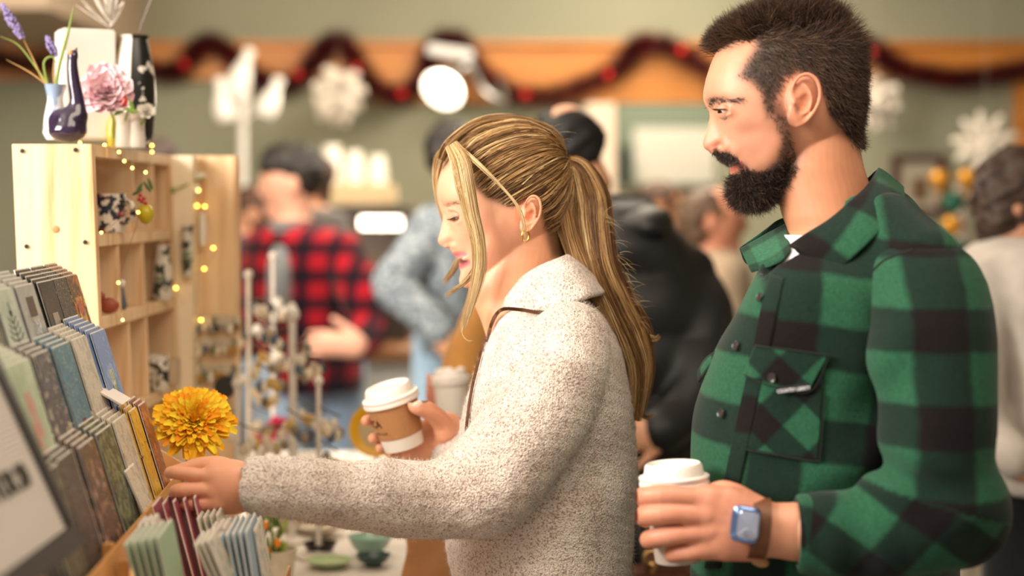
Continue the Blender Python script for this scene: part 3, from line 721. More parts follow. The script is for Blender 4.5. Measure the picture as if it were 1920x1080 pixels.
tint = blend(tint, hd*(yn < .014)*blob(X, Z, 1337, 281.5, 6, 2.6, -18)*.8, srgb('4a1a14'))  # nostril shade painted dark into the skin tint
lip = hd*(inpoly(X, Z, [(1352,298),(1364,300),(1376,303),(1384,304),(1374,309),(1364,306)], 1.2)+inpoly(X, Z, [(1364,315),(1376,311),(1386,305),(1386,312),(1376,322),(1368,324)], 1.2))*(yn < .035)
tint = blend(tint, np.clip(lip, 0, 1), srgb('b8625a'))
tint = blend(tint, hd*inpoly(X, Z, [(1364,307),(1380,303),(1390,303),(1388,308),(1370,315)], 1.0)*(yn < .032)*0.8, srgb('3a1512'))
scalp = [(1352,92),(1362,68),(1400,40),(1480,10),(1640,10),(1660,200),(1612,270),(1590,268),(1565,240),(1540,220),(1520,170),(1510,150),(1480,140),(1455,152),(1440,190),(1424,225),(1416,200),(1412,180),(1392,160),(1374,150),(1384,128),(1404,96),(1404,74),(1375,76)]
tint = blend(tint, hd*inpoly(X, Z, scalp, 4)*(Z < 300)*(1-(yn > .077)*0.9), srgb('33221c'))
tint = blend(tint, (~hd)*(BV[:, 0] < PX(1420, 2.05))*0.22, srgb('d0705e'))
Vl, Fl = join_parts(lids); tl = np.tile(np.array(srgb('d2957a')), (len(Vl), 1))
BV2, BF2 = join_parts([(BV, BF), (Vl, Fl)])
mesh_obj('body', BV2, BF2, SKIN, man, True, {'tint': np.concatenate([tint, tl])})
eye_obj(eyeC, 0.012, look, '3a2c20', man, 'bfae9e'); eye_obj(eyeF, 0.012, (-1, 0, -.1), '3a2c20', man, 'bfae9e')
tb = MB()
for i in range(10):
    a = (i-4.5)*0.24; r = .027
    tb.box((PX(1367, MY)+r*(1-math.cos(a))*1.25, MY+r*math.sin(a), PZ(306+2.2*abs(i-4.5)*-0.9, MY)), (.0022, .0058, .0085), rotm(-math.degrees(a), 'Z'), bev=.0010)
tb.build('teeth', mat('teeth', 'f4eadf', 0.25), man)
# hair, beard and brows as strands standing on the finished skin
SURF_M = BVHTree.FromPolygons([tuple(v) for v in W], [tuple(int(i) for i in q) for q in Q])
NW = vnormals(W, Q); XW, ZW = img(W, MY); YN = np.abs(W[:, 1]-MY)
def grow(sel, n, length, direc, curl=0.25, M=6, seed=0, jitter=0.35, lift=0.6):
    rs = np.random.RandomState(seed); p = sel/sel.sum(); idx = rs.choice(len(W), n, p=p); out = []
    for i in idx:
        b = W[i]+rs.normal(size=3)*0.0007; nn = NW[i]; L = length(XW[i], ZW[i], rs); d = direc(XW[i], ZW[i], W[i], rs)
        d = np.array(d, dtype=float); d = d/np.linalg.norm(d); d = d*(1-lift)+nn*lift+rs.normal(size=3)*jitter; d /= np.linalg.norm(d)
        c = rs.normal(size=3); c -= d*np.dot(c, d); c /= np.linalg.norm(c)+1e-9; t = np.linspace(0, 1, M)[:, None]
        out.append(b-nn*0.0006+d*L*t+c*L*curl*t*t*(0.4+rs.rand()))
    return out
HAIRM = hair_mat('brown_hair', [(0.0, '1c120c'), (0.4, '33221a'), (0.75, '523a2a'), (1.0, '7d5f47')], 0.5)
def hl(x, z, rs):
    top = 1/(1+math.exp((z-62-(x-1400)*0.06)/14)); side = 0.0035+0.011*np.clip((x-1400)/160, 0, 1)+0.004*np.clip((150-z)/60, 0, 1)
    return (side+0.016*top)*(0.7+0.6*rs.rand())
def hdir(x, z, p, rs):
    k = 1/(1+math.exp((z-78)/22)); a = np.array((-0.75, 0, 0.55)); b = np.array((0.5, 0, -0.8)); return a*k+b*(1-k)+np.array((.35,0,.1))*4*k*(1-k)
hs = inpoly(XW, ZW, scalp, 3)*(ZW < 290)*(1-(YN > .076)*(np.abs(XW-1483) < 36)*(ZW > 140)); hs = np.clip(hs, 0, 1)**2
hair_paths = grow(hs, 30000, hl, hdir, 0.30, 6, 1, 0.16, 0.27)
q1 = inpoly(XW, ZW, [(1340,96),(1350,72),(1380,52),(1420,36),(1440,60),(1400,84),(1372,80)], 4)*(YN < .06)
quiff = grow(q1**2+1e-9*0, 6500, lambda x, z, rs: .026*(0.6+0.6*rs.rand()), lambda x, z, p, rs: (-1.0, 0, 0.30), 0.45, 7, 2, 0.14, 0.30)
q2 = inpoly(XW, ZW, [(1400,50),(1440,30),(1500,18),(1570,36),(1600,70),(1540,60),(1440,60)], 5)*(YN < .065)
tuft = grow(q2**2, 8000, lambda x, z, rs: .027*(0.6+0.6*rs.rand()), lambda x, z, p, rs: (-0.65, 0, .8), 0.7, 7, 3, 0.22, 0.35)

hair_paths = [np.asarray(spline(a, 7)) for a in hair_paths]
strands('hair', hair_paths+[np.asarray(spline(a, 7)) for a in quiff+tuft], 0.00030, HAIRM, man)
BEARDM = hair_mat('beard_hair', [(0.0, '1a100c'), (0.5, '2e1e17'), (0.82, '4c3529'), (1.0, '80685a')], 0.5)
bs = inpoly(XW, ZW, beardpoly, 2.0)*(ZW < 396)*(YN < .072); bs = np.clip(bs, 0, 1)**2
dense = np.clip((ZW-296)/50, 0.16, 1)+0.3*inpoly(XW, ZW, [(1338,284),(1364,288),(1384,306),(1378,310),(1350,302)], 2)
def bl(x, z, rs): return (0.004+0.0125*np.clip((z-305)/55, 0, 1)*(1 if x < 1470 else .6))*(0.6+0.7*rs.rand())
beard = grow(bs*dense, 15000, bl, lambda x, z, p, rs: (-0.25, 0, -1), 0.8, 6, 4, 0.35, 0.45)
stash = grow(inpoly(XW, ZW, [(1340,286),(1362,288),(1384,302),(1376,305),(1352,300)], 1.5)*(YN < .034), 1300, lambda x, z, rs: .0060*(0.6+rs.rand()*.6), lambda x, z, p, rs: (-.2, 0, -1), 0.5, 6, 5, 0.25, 0.4)
strands('beard', beard+stash, 0.00028, BEARDM, man)
br = inpoly(XW, ZW, [(1321,187),(1330,184),(1352,187),(1382,194),(1352,197),(1328,200)], 1.2)*(YN > .008)*(YN < .062)
strands('eyebrows', grow(br**2, 1300, lambda x, z, rs: .010*(.6+.6*rs.rand()), lambda x, z, p, rs: (1, 0, .02), .1, 5, 6, .12, .38), 0.00034, BEARDM, man)
# ---- the overshirt
def plaid_mat(name, attr='puv', pu=1.0, pv=1.0, g='25533c', d='12271f', k='120d0e', g2='24503a'):
    if name in MATS: return MATS[name]
    t = NT(name); a = t.n('ShaderNodeAttribute', attribute_name=attr); sp = t.n('ShaderNodeSeparateXYZ'); t.l(a.outputs['Vector'], sp.inputs[0])
    nz = t.noise(14, 2); w = t.math('MULTIPLY_ADD', nz.outputs[0], 0.10, -0.05)
    def band(s, per):
        fr = t.math('FRACT', t.math('ADD', t.math('DIVIDE', s, per), w)); x = t.math('ABSOLUTE', t.math('SUBTRACT', fr, 0.5))
        return t.math('MULTIPLY', t.math('SUBTRACT', x, 0.24), 17.0)
    def clampn(s):
        x = t.n('ShaderNodeClamp'); t.l(s, x.inputs[0]); return x.outputs[0]
    bu, bv = clampn(band(sp.outputs[0], pu)), clampn(band(sp.outputs[1], pv))
    both = t.math('MULTIPLY', bu, bv); any_ = t.math('MAXIMUM', bu, bv)
    c = t.mix(both, t.mix(any_, srgb(g), srgb(d)), srgb(k))
    fz = t.noise(260, 4); c = t.mix(0.35, c, t.mix(1.0, c, t.ramp(fz.outputs[0], [(0.35, (.45,.45,.45)), (.7, (1.5,1.5,1.5))]), 'MULTIPLY'))
    t.l(c, t.b.inputs['Base Color']); t.set(Roughness=0.95, Sheen_Weight=0.10, Specular_IOR_Level=0.15); t.b.inputs['Sheen Roughness'].default_value = 0.5
    t.bump(t.noise(420, 3).outputs[0], 0.5, 0.0012); MATS[name] = t.m; return t.m
PLAID = plaid_mat('green_plaid_wool')
yaw = math.radians(-24)
def mrow(py, fx, bx, hw, cy=MY):
    s = MY/F; ex = (bx-fx)/2*s; b = hw; a = math.sqrt(max(ex*ex-(b*math.sin(yaw))**2, 0.05**2))/math.cos(yaw)
    return (PZ(py, MY), PX((fx+bx)/2, MY), cy, a, b)
f = Field((PX(1265, MY), 1.93, PZ(1290, MY)), (PX(1850, MY), 2.50, PZ(330, MY)), 0.0040)
f.loft([mrow(385,1520,1660,.070), mrow(412,1495,1690,.095), mrow(445,1455,1735,.140), mrow(480,1425,1765,.175), mrow(520,1408,1790,.205), mrow(580,1382,1800,.215), mrow(640,1348,1805,.215), mrow(700,1322,1805,.212), mrow(780,1302,1800,.205), mrow(870,1298,1795,.200), mrow(960,1300,1795,.198), mrow(1060,1296,1795,.200), mrow(1160,1296,1790,.205), mrow(1260,1300,1785,.205)], 0.01, yaw=yaw, power=2.3)
f.chain([P(1640,445,2.28), P(1700,560,2.36), P(1705,700,2.40)], [.07,.08,.07], .04)
f.chain([P(1560,430,2.17), P(1660,430,2.10), P(1730,500,2.03)], [.03,.045,.05], .04)
neckhole = [P(1545,360,2.19), P(1520,420,2.19), P(1492,470,2.16)]
def folds_m(X, Y, Z):
    px = X*F/MY+960; py = (CZ-Z)*F/MY+HY
    d = 0.0036*np.sin((px*0.55+py*0.25)/16+1.5*np.sin(py/60))*np.exp(-((px-1600)/60)**2-((py-700)/180)**2)
    d = d+0.0050*np.sin((py+0.35*px)/17)*np.exp(-((px-1560)/110)**2-((py-900)/70)**2)
    return d+0.0034*pnoise(X, Y, Z, 30, 5)
f.disp(folds_m)
f.chain([P(1545,370,2.20), P(1508,430,2.15), P(1476,478,2.105), P(1452,505,2.09)], [.066,.058,.038,.016], .006, 'sub')
TV, TF = f.mesh(2)
def torso_uv(V):
    X, Z = img(V, MY); a = math.radians(7); u = (X-1480)*math.cos(a)+(Z-590)*math.sin(a); v = -(X-1480)*math.sin(a)+(Z-590)*math.cos(a)
    return np.stack([u/190+0.5-0.30+0.15*(V[:, 1]-2.0), (v+45)/160+0.5, V[:, 1]], 1)
mesh_obj('shirt_body', TV, TF, PLAID, man, True, {'puv': torso_uv(TV)})
ST = Surf(TV, TF)
# near sleeve: upper arm, elbow and forearm in one piece with the cloth bunching at the elbow
AY = 1.975
f = Field((PX(1470, 2.05), 1.83, PZ(1100, 1.95)), (PX(1905, 1.93), 2.22, PZ(425, 1.95)), 0.0036)
f.chain(spline([P(1705,520,2.06), P(1735,560,2.02), P(1750,640,1.99), P(1752,740,AY), P(1752,850,AY-.01), P(1758,945,AY-.01)], 18), np.interp(np.linspace(0,1,18), [0,.15,.4,.7,1], [.060,.070,.0735,.071,.062]), 0.02)
f.chain(spline([P(1768,955,AY-.01), P(1700,985,AY-.01), P(1620,997,AY), P(1545,1000,1.98), P(1520,1002,1.98)], 14), np.interp(np.linspace(0,1,14), [0,.4,.8,1], [.064,.056,.0475,.0455]), 0.022)
f.ell(P(1812,960,AY-.005), (.046,.05,.055), 0.03)
def folds_s(X, Y, Z):
    px = X*F/1.98+960; py = (CZ-Z)*F/1.98+HY
    d = 0.0095*np.sin(((px-1640)*0.50-(py-880)*0.9)/15)*np.exp(-((px-1655)/75)**2-((py-885)/50)**2)
    d = d+0.0068*np.sin(((px-1640)*0.62+(py-740)*0.42)/17+0.8*np.sin(py/50))*np.exp(-((px-1650)/55)**2-((py-740)/130)**2)
    d = d+0.0050*np.sin(((px-1560)*0.95-(py-1000)*0.22)/17)*np.exp(-((px-1590)/60)**2-((py-1010)/60)**2)
    d = d+0.0055*np.sin((px*0.3+py)/24)*np.exp(-((px-1790)/60)**2-((py-960)/70)**2)
    return d+0.0040*pnoise(X, Y, Z, 26, 8)
f.disp(folds_s)
SV, SF = f.mesh(2)
def sleeve_uv(V):
    X, Z = img(V, 1.985); up = 1/(1+np.exp((Z-905-(X-1640)*0.10)/9))*1.0
    a = np.arctan2(V[:, 1]-AY, V[:, 0]-PX(1752, AY)); u1 = (X-1742)/222+0.0; v1 = (Z-527)/172+0.5-0.01
    ang = math.radians(36); u2 = ((X-1700)*math.cos(ang)+(Z-1000)*math.sin(ang))/170+.15; v2 = (-(X-1700)*math.sin(ang)+(Z-1000)*math.cos(ang))/150+.35
    w = (Z > 900+(X-1640)*0.30)*1.0
    return np.stack([np.where(w > .5, u2, u1), np.where(w > .5, v2, v1), V[:, 1]], 1)
mesh_obj('sleeve', SV, SF, PLAID, man, True, {'puv': sleeve_uv(SV)})
SS = Surf(SV, SF)
# cuff: a turned band at the end of the near sleeve
cf = Field((PX(1480, 2.0), 1.88, PZ(1100, 2.0)), (PX(1600, 2.0), 2.14, PZ(920, 2.0)), 0.0022)
cf.chain([P(1512,1000,1.98), P(1560,1003,1.975)], [.0450,.0470], 0.0)
cf.disp(lambda X, Y, Z: 0.0012*pnoise(X, Y, Z, 60, 3)+np.maximum(0, (PX(1498, 1.98)-X))*1.0)
cf.ell(P(1485,998,1.98), (.018,.036,.039), 0.004, 'sub')
CV, CFc = cf.mesh(1)
mesh_obj('cuff', CV, CFc, PLAID, man, True, {'puv': np.stack([img(CV, 2.0)[0]/120+.1, img(CV, 2.0)[1]/150+.55, CV[:, 1]], 1)})
# far sleeve
f = Field((PX(1400, 2.4), 2.26, PZ(1180, 2.4)), (PX(1720, 2.4), 2.56, PZ(470, 2.4)), 0.005)
f.chain(spline([P(1590,540,2.36), P(1585,700,2.42), P(1575,900,2.44), P(1565,1120,2.43)], 12), np.linspace(.075,.050,12), .02); f.disp(lambda X, Y, Z: .003*pnoise(X, Y, Z, 35, 4))
fv, ff = f.mesh(1); mesh_obj('sleeve', fv, ff, PLAID, man, True, {'puv': np.stack([img(fv, 2.4)[0]/200, img(fv, 2.4)[1]/160, fv[:, 1]], 1)})
# seams, placket, pocket, flap, buttons, label
SEAM = mat('dark_seam', '141a16', 0.95)
MB().tube(SS.line([(1601,720),(1597,640),(1608,560),(1650,495),(1712,468)], 40, 0.0003) or [(0,0,0),(0,0,.01)], 0.0016, 6).build('armhole_seam', SEAM, man)
def uvp(k=190.0, rot=7.0, ou=.2, ov=.78):
    def fn(uv, V):
        a = math.radians(rot); x = uv[:, 0]-1480; y = uv[:, 1]-590
        return {'puv': np.stack([(x*math.cos(a)+y*math.sin(a))/k+ou, (-x*math.sin(a)+y*math.cos(a))/(k*.84)+ov, V[:, 1]], 1)}
    return fn
ST.patch('placket', [(1446,505),(1474,515),(1352,1075),(1322,1075)], PLAID, man, 0.0022, 0.0030, 26, uvp())
ST.patch('pocket', [(1402,688),(1548,694),(1536,868),(1392,842)], PLAID, man, 0.0016, 0.0022, 26, uvp(125, 45, .12, .30))
fl = empty('pocket_flap', tuple(P(1480, 690, 2.0))); fl.parent = man; fl.matrix_parent_inverse = pmat(man).inverted()
fl_l = ST.patch('flap', [(1420,646),(1558,664),(1520,733),(1398,704)], PLAID, man, 0.0052, 0.0030, 24, uvp(125, 45, .42, .16), bulge=0.001)
bpy.data.objects.remove(fl)
fl_l.name = 'pocket_flap'
MB().tube(ST.line([(1424,650),(1490,656),(1556,666)], 20, 0.0078), 0.0011, 6).build('flap_seam', SEAM, man)
MB().tube(ST.line([(1402,702),(1450,722),(1520,732),(1556,668)], 30, 0.0068), 0.0009, 6).build('flap_seam', SEAM, man)
MB().tube(ST.line([(1396,820),(1395,840),(1460,853),(1530,864),(1538,850),(1546,740)], 30, 0.0030), 0.0010, 6).build('pocket_seam', SEAM, man)
BTN = mat('dark_button', '2c2a29', 0.25)
for a, b, o_ in ((1452,706,.0085),(1385,650,.0045),(1357,775,.0045),(1430,560,.0045)):
    h = ST.hit(a, b, o_)
    if h:
        q = h[1].to_track_quat('Z', 'Y').to_matrix()
        MB().lathe([(0,0),(.0052,0),(.0058,.0010),(.0052,.0019),(.0040,.0014),(0,.0014)], h[0], 20, q).build('button', BTN, man)
lab = ST.patch('label_tag', [(1462,722),(1520,716),(1522,730),(1464,737)], mat('label_black', '0d0e14', .7), man, 0.0082, 0.0012, 10)
def text_mesh(name, cu, matl):
    t = bpy.data.objects.new('tmp', cu); COL.objects.link(t); bpy.context.view_layer.update()
    me = bpy.data.meshes.new_from_object(t.evaluated_get(bpy.context.evaluated_depsgraph_get())); bpy.data.objects.remove(t); me.name = name
    me.materials.clear(); me.materials.append(matl); o = bpy.data.objects.new(name, me); COL.objects.link(o); return o
def text_on(surf, txt, p0, p1, size, matl, parent, name='lettering', off=0.0095, thick=0.0002, font_bold=True, sx=1.0):
    """flat letters laid on a surface along the line p0-p1 (image points)"""
    cu = bpy.data.curves.new(name, 'FONT'); cu.body = txt; cu.size = size; cu.extrude = thick; cu.align_x = 'CENTER'; cu.align_y = 'CENTER'; cu.offset = size*0.012 if font_bold else 0
    a, b = surf.hit(*p0, off), surf.hit(*p1, off)
    if not a or not b: return None
    x = (b[0]-a[0]).normalized(); nz = ((a[1]+b[1])/2); nz = (nz-x*nz.dot(x)).normalized(); y = nz.cross(x)
    o = text_mesh(name, cu, matl)
    M = Matrix((x*sx, y, nz)).transposed().to_4x4(); M.translation = (a[0]+b[0])/2; 
    o.location = M.to_translation(); o.rotation_euler = Matrix((x, y, nz)).transposed().to_euler(); o.scale = (sx, 1, 1)
    if parent is not None: o.parent = parent; o.matrix_parent_inverse = pmat(parent).inverted()
    return o
text_on(ST, 'COUNTRY LIBERTY', (1464,731), (1520,724), 0.0058, mat('label_white', 'dcdce0', .6), man, 'label_lettering', 0.0097, 0.0001, True, 0.80)
# far chest pocket flap that stands off the chest, and the open collar
ribbon('pocket_flap', [P(1345,655,2.14), P(1322,672,2.16), P(1308,696,2.18)], [P(1346,668,2.13), P(1328,694,2.145), P(1309,720,2.17)], PLAID, man, 0.003, 0.003, 16, 4)
inner = plaid_mat('green_plaid_inner', k='1c3528', g='32684e', d='27523d')
ribbon('collar', [P(1645,316,2.20), P(1634,334,2.135), P(1600,372,2.10), P(1548,415,2.085), P(1500,445,2.08), P(1478,462,2.08)],
       [P(1694,352,2.20), P(1692,382,2.10), P(1655,430,2.045), P(1605,478,2.03), P(1556,514,2.035), P(1496,470,2.07)], PLAID, man, 0.0045, 0.010, 44, 10, attrs=lambda uv, V: {'puv': np.stack([img(V, MY)[0]/170+img(V, MY)[1]/200, img(V, MY)[1]/190-img(V, MY)[0]/260+.2, V[:, 1]], 1)}, ripple=0.0015)
ribbon('collar', [P(1645,316,2.20), P(1610,345,2.27), P(1540,385,2.275), P(1470,407,2.25), P(1440,430,2.235)],
       [P(1694,352,2.20), P(1650,400,2.33), P(1520,470,2.31), P(1412,500,2.245), P(1386,466,2.225)], inner, man, 0.004, -0.006, 30, 6, ripple=0.0015)
ribbon('lapel', [P(1474,418,2.24), P(1440,436,2.225), P(1410,452,2.21), P(1387,466,2.20)], [P(1484,470,2.14), P(1464,490,2.13), P(1436,503,2.13), P(1408,512,2.14)], inner, man, 0.004, 0.004, 20, 6, ripple=0.001)
# white tee at the neck and below the hem of the open front
TEE = mat('white_tee', 'e9e8ee', .9, bump=.2, scale=60)
MB().add(*tube_mesh([R(1468,1662,440,.064), R(1455,1685,462,.090), R(1436,1715,500,.135), R(1420,1740,560,.17), R(1400,1745,640,.17)], 60)).build('undershirt', TEE, man)
MB().add(*tube_mesh([R(1303,1322,1130,.02,2.22),R(1304,1326,1000,.02,2.20),R(1322,1336,872,.012,2.17)], 14)).build('undershirt', TEE, man)
# trousers and shoes below the frame
DEN = mat('man_trousers', '20242c', .9, bump=.2, scale=60)
f = Field((PX(1300,MY), 1.95, 0.03), (PX(1800,MY), 2.45, 1.0), 0.008)
for dy in (-.095, .095): f.chain([P(1545,1200,MY+dy), (PX(1550,MY), MY+dy, .5), (PX(1560,MY), MY+dy, .08)], [.115,.08,.058], .03)
v_, f_ = f.mesh(1); mesh_obj('trousers', v_, f_, DEN, man)
for dy in (-.095, .095): MB().ball((PX(1530,MY), MY+dy, .045), (.14,.048,.045), 16).build('shoe', mat('shoe_dark','1a1512',.5), man)
# watch on the near wrist
wt = empty('wristwatch', tuple(P(1400, 985, 2.0)), 'square smartwatch with a blue case on a brown leather band', 'watch')
WR = 1.983
bnd = mat('brown_leather', '6b4126', .55, var=.2, scale=60, bump=.2)
ring = []
for i in range(40):
    a = 2*PI*i/40; ring.append((math.cos(a), math.sin(a)))
A = [P(1421+8*0, 992, WR)+Vector((0.000, -0.0285*c*1.0, 0.0345*s_)) for c, s_ in ring]
V = []; Fs = []
for i, (c, s_) in enumerate(ring):
    for k, (dx, rr) in enumerate(((-.0105, 0), (-.0105, .0022), (.0105, .0022), (.0105, 0))):
        V.append(tuple(P(1421, 991, WR)+Vector((dx+0.004*s_, -(0.0262+rr)*c, (0.0330+rr)*s_))))
for i in range(40):
    for k in range(4): Fs.append((i*4+k, ((i+1)%40)*4+k, ((i+1)%40)*4+(k+1)%4, i*4+(k+1)%4))
MB().add(V, Fs).build('strap', bnd, wt)
face = P(1399, 985, 1.948); rw = Matrix.Rotation(math.radians(-22), 3, 'Z') @ Matrix.Rotation(math.radians(6), 3, 'Y')
def rslab(c, w, h, d, cr, R_, rim=.0015):
    n = 40; prof = [(0, 0), (1, 0), (1, d-rim), (1-rim/w*2, d), (0, d)]; V = []
    for k in range(n):
        a = 2*PI*k/n; ca, sa = math.cos(a), math.sin(a); q = (abs(ca)**5+abs(sa)**5)**(-1/5)
        for f_, z in prof: V.append((ca*q*w/2*f_, -z, sa*q*h/2*f_))
    V = np.array(V) @ np.array(R_).T+np.array(c); m = len(prof)
    return MB().add(V, [(i*m+j, ((i+1) % n)*m+j, ((i+1) % n)*m+j+1, i*m+j+1) for i in range(n) for j in range(m-1)])
rslab(face+Vector((.002,.010,0)), .0330, .0410, .0100, 5, rw).build('watch_case', mat('watch_blue', '6d86b4', .22, metal=.8), wt)
rslab(face+Vector((.002,.0000,0)), .0262, .0345, .0012, 5, rw).build('watch_screen', mat('watch_glass', '9aa0b4', .08, coat=.6, metal=.4), wt)
MB().ball(P(1424,1052,2.0), (.012,.004,.007), 14, rotm(20,'Y')).build('strap_loop', mat('tan_strap_end', 'b98d5e', .6), wt)
# his cup
KRAFT = mat('kraft_paper', 'b58254', .8, var=.06, scale=200, bump=.1)
LIDW = mat('cup_lid_white', 'f3ece4', .35)
WHITEP = mat('cup_white', 'efe9df', .55)
CUPY = 2.052
cb = P(1272, 1052, CUPY); ct = P(1264, 900, CUPY)
mcup, _ = takeaway_cup('takeaway_cup', tuple(cb), tuple(ct-cb), (ct-cb).length, .0275, .0385, mat('cup_dusty', 'b9aca2', .6), LIDW, (.70, .97, KRAFT), label='paper coffee cup with white lid held low by the bearded man', )
# ---------------------------------------------------------------- the woman in the cream sweater
WY = 2.45
woman = empty('person', (PX(1010, WY), WY, 0), 'smiling woman with blonde ponytail in cream boucle sweater reaching towards the cards', 'person')
wC = (948, 385)
w_contour = [(965,234),(930,239),(895,251),(865,269),(843,290),(829,315),(821,340),(819,362),(821,380),(826,394),(830,404),(830,414),(827,428),(823,442),(820,452),(824,459),(832,463),(840,465),(846,470),(848,475),(851,480),(857,483),(864,486),(861,490),(859,497),(862,505),(867,512),(862,518),(859,525),(862,533),(872,540),(897,542),(925,536),(955,515),(975,500),(1010,480),(1040,450),(1058,410),(1065,370),(1064,330),(1053,290),(1030,259),(1000,241)]
w_base = [(965,234),(930,239),(895,251),(865,269),(843,290),(830,315),(823,340),(823,362),(829,382),(837,400),(842,418),(846,438),(850,455),(854,470),(858,484),(864,498),(870,512),(874,524),(882,534),(900,540),(925,536),(955,515),(975,500),(1010,480),(1040,450),(1058,410),(1065,370),(1064,330),(1053,290),(1030,259),(1000,241)]
w_pow = [(0,2.2),(90,2.2),(150,2.4),(185,2.45),(205,2.2),(225,1.75),(250,1.55),(280,1.6),(320,1.9),(360,2.2)]
w_gw = [(0,.03),(165,.03),(178,.012),(188,.0085),(200,.0105),(207,.014),(212,.016),(218,.022),(226,.022),(240,.022),(260,.03),(360,.03)]
w_bumps = [(858,406,.014,.048,-.0055,16,10,8),(843,384,.012,.048,.0018,20,6,-8),(845,455,.005,.05,.0036,9,8,-10),(852,460,.005,.05,-.0026,5,5,0),(838,461,.003,.011,-.0034,6,2.5,-15),
           (898,448,.018,.08,.0040,26,18,-20),(873,483,.004,.030,-.0060,15,4.6,-14),(868,473,.003,.030,.0012,16,4,-14),(870,497,.003,.026,.0016,12,4,-14)]
hv, hf = head_mesh(wC, WY, w_contour, w_base, 0.0690, w_pow, w_gw, w_bumps)
def RW(px0, px1, py, ay): return R(px0, px1, py, ay, WY)
neck = tube_mesh([RW(980,1050,380,.036), RW(945,1058,430,.044), RW(905,1062,480,.047), RW(888,1066,530,.050), RW(890,1080,570,.053), RW(905,1110,610,.085), RW(915,1130,660,.13), RW(900,1150,760,.135), RW(890,1150,900,.12), RW(880,1150,1030,.135), RW(890,1160,1180,.15)])
ear = ear_mesh(992, 403, WY, WY-0.0700, 20, 37, 12)
ear2v, ear2f = ear[0].copy(), ear[1][:, ::-1]; ear2v[:, 1] = 2*WY-ear2v[:, 1]
WW, WQ = remesh([(hv, hf), neck, ear, (ear2v, ear2f)], 0.0014, 2)
e1 = (PX(866, WY), WY-0.0315, PZ(402, WY)); e2 = (PX(866, WY), WY+0.0315, PZ(402, WY))
WW = carve_eye(carve_eye(WW, e1, (-1, -.25, -.4)), e2, (-1, .25, -.4))
# her left hand, reaching to the cards
LY = 2.12
def G(px, py, dy=0.0): return tuple(P(px, py, LY+dy))
f = Field((PX(295, 2.25), 2.04, PZ(990, 2.2)), (PX(520, 2.12), 2.22, PZ(842, 2.08)), 0.0012)
f.chain([G(520,915), G(460,912), G(430,910)], [.028,.0265,.026], 0.015, flat=((0,1,0), .78))
f.chain([G(435,897), G(405,890,-.002)], [.0215,.017], 0.012, flat=((0,1,0), .60))
f.chain([G(438,920), G(408,920,-.003)], [.0225,.0195], 0.012, flat=((0,1,0), .55))
f.chain([G(438,932), G(410,940,-.001)], [.0187,.016], 0.012, flat=((0,1,0), .60))
for pts, r in (([(404,893,-.004),(368,890,-.004),(338,888,.002),(318,887,.014)], .0086), ([(402,920,-.006),(365,918,-.008),(334,920,-.003),(328,924,.016),(340,925,.030)], .0091),
               ([(406,941,-.004),(376,944,-.006),(350,945,0),(345,947,.018),(358,946,.030)], .0086), ([(412,955,.000),(388,958,.000),(370,958,.005),(366,957,.020),(378,955,.030)], .0075)):
    q = spline([G(a, b, c) for a, b, c in pts], 16); f.chain(q, np.interp(np.arange(16), [0,4,6,9,12,15], [r*1.1,r*.95,r*1.03,r*.93,r*.9,r*.74]), 0.003)
f.chain(spline([G(440,886,.006), G(410,873,.012), G(378,873,.018), G(350,880,.020), G(322,886,.020)], 14), [.014,.0135,.0125,.012,.0115,.011,.0108,.0105,.0105,.0102,.0098,.0092,.0085,.0075], 0.006)
for a, b in ((403,892),(401,919),(406,941)): f.ell(G(a,b,-.009), (.008,.005,.0075), .006)
whL = f.mesh(2)
# her right hand around the cup
RY = 2.60
def K(px, py, dy=0.0): return tuple(P(px, py, RY+dy))
f = Field((PX(670, 2.7), 2.52, PZ(900, 2.65)), (PX(900, 2.6), 2.72, PZ(740, 2.65)), 0.0013)
f.chain([K(900,842,.02), K(865,835,.018), K(845,828,.016)], [.029,.028,.026], 0.015, flat=((0,1,0), .8))
f.chain([K(838,806,.010), K(812,820,.030), K(790,840,.036)], [.028,.030,.022], 0.014, flat=((0.3,1,0), .6))
f.chain([K(845,830,.016), K(800,848,.028), K(765,852,.034)], [.026,.022,.015], 0.012)
f.chain(spline([K(836,812,-.004), K(826,790,-.012), K(806,772,-.030), K(786,763,-.042), K(776,759,-.044)], 14), [.018,.017,.016,.0155,.015,.0145,.014,.0135,.0135,.013,.013,.0125,.0115,.0098], 0.006)
for a, b, c in ((772,776,.0),(690,790,.0),(0,0,0)): pass
for p, r in (([(805,800,.045),(760,795,.052),(705,790,.036),(687,789,.012)], .0098), ([(800,815,.048),(760,820,.052),(715,822,.036),(700,822,.012)], .0098), ([(795,832,.048),(765,840,.048),(728,842,.032),(713,840,.012)], .0088), ([(790,845,.04),(768,852,.04),(742,854,.028),(730,852,.016)], .0078)):
    q = spline([K(a, b, c) for a, b, c in p], 14); f.chain(q, np.linspace(r*1.1, r*.85, 14), 0.003)
whR = f.mesh(2)
f = Field((PX(440, 2.2), 2.04, PZ(1010, 2.3)), (PX(1180, 2.4), 2.72, PZ(590, 2.4)), 0.005)
f.chain([G(505,914), P(700,935,2.21), P(880,925,2.27), P(1060,690,2.32)], [.028,.034,.038,.044], .02)
f.chain([K(880,838,.02), P(980,860,2.62), P(1050,700,2.58)], [.028,.034,.042], .02)
arms = f.mesh(1)
BV, BF = join_parts([(WW, WQ), whL, whR, arms])
nl = len(whL[0])
lk1 = (-1, -.14, -.50); lk2 = (-1, .10, -.50)
lids = []
for c, lk in ((e1, lk1), (e2, lk2)): lids += [lid_mesh(c, 0.0132, lk, 8, 100, 1.45), lid_mesh(c, 0.0128, lk, -85, -14, 1.45)]
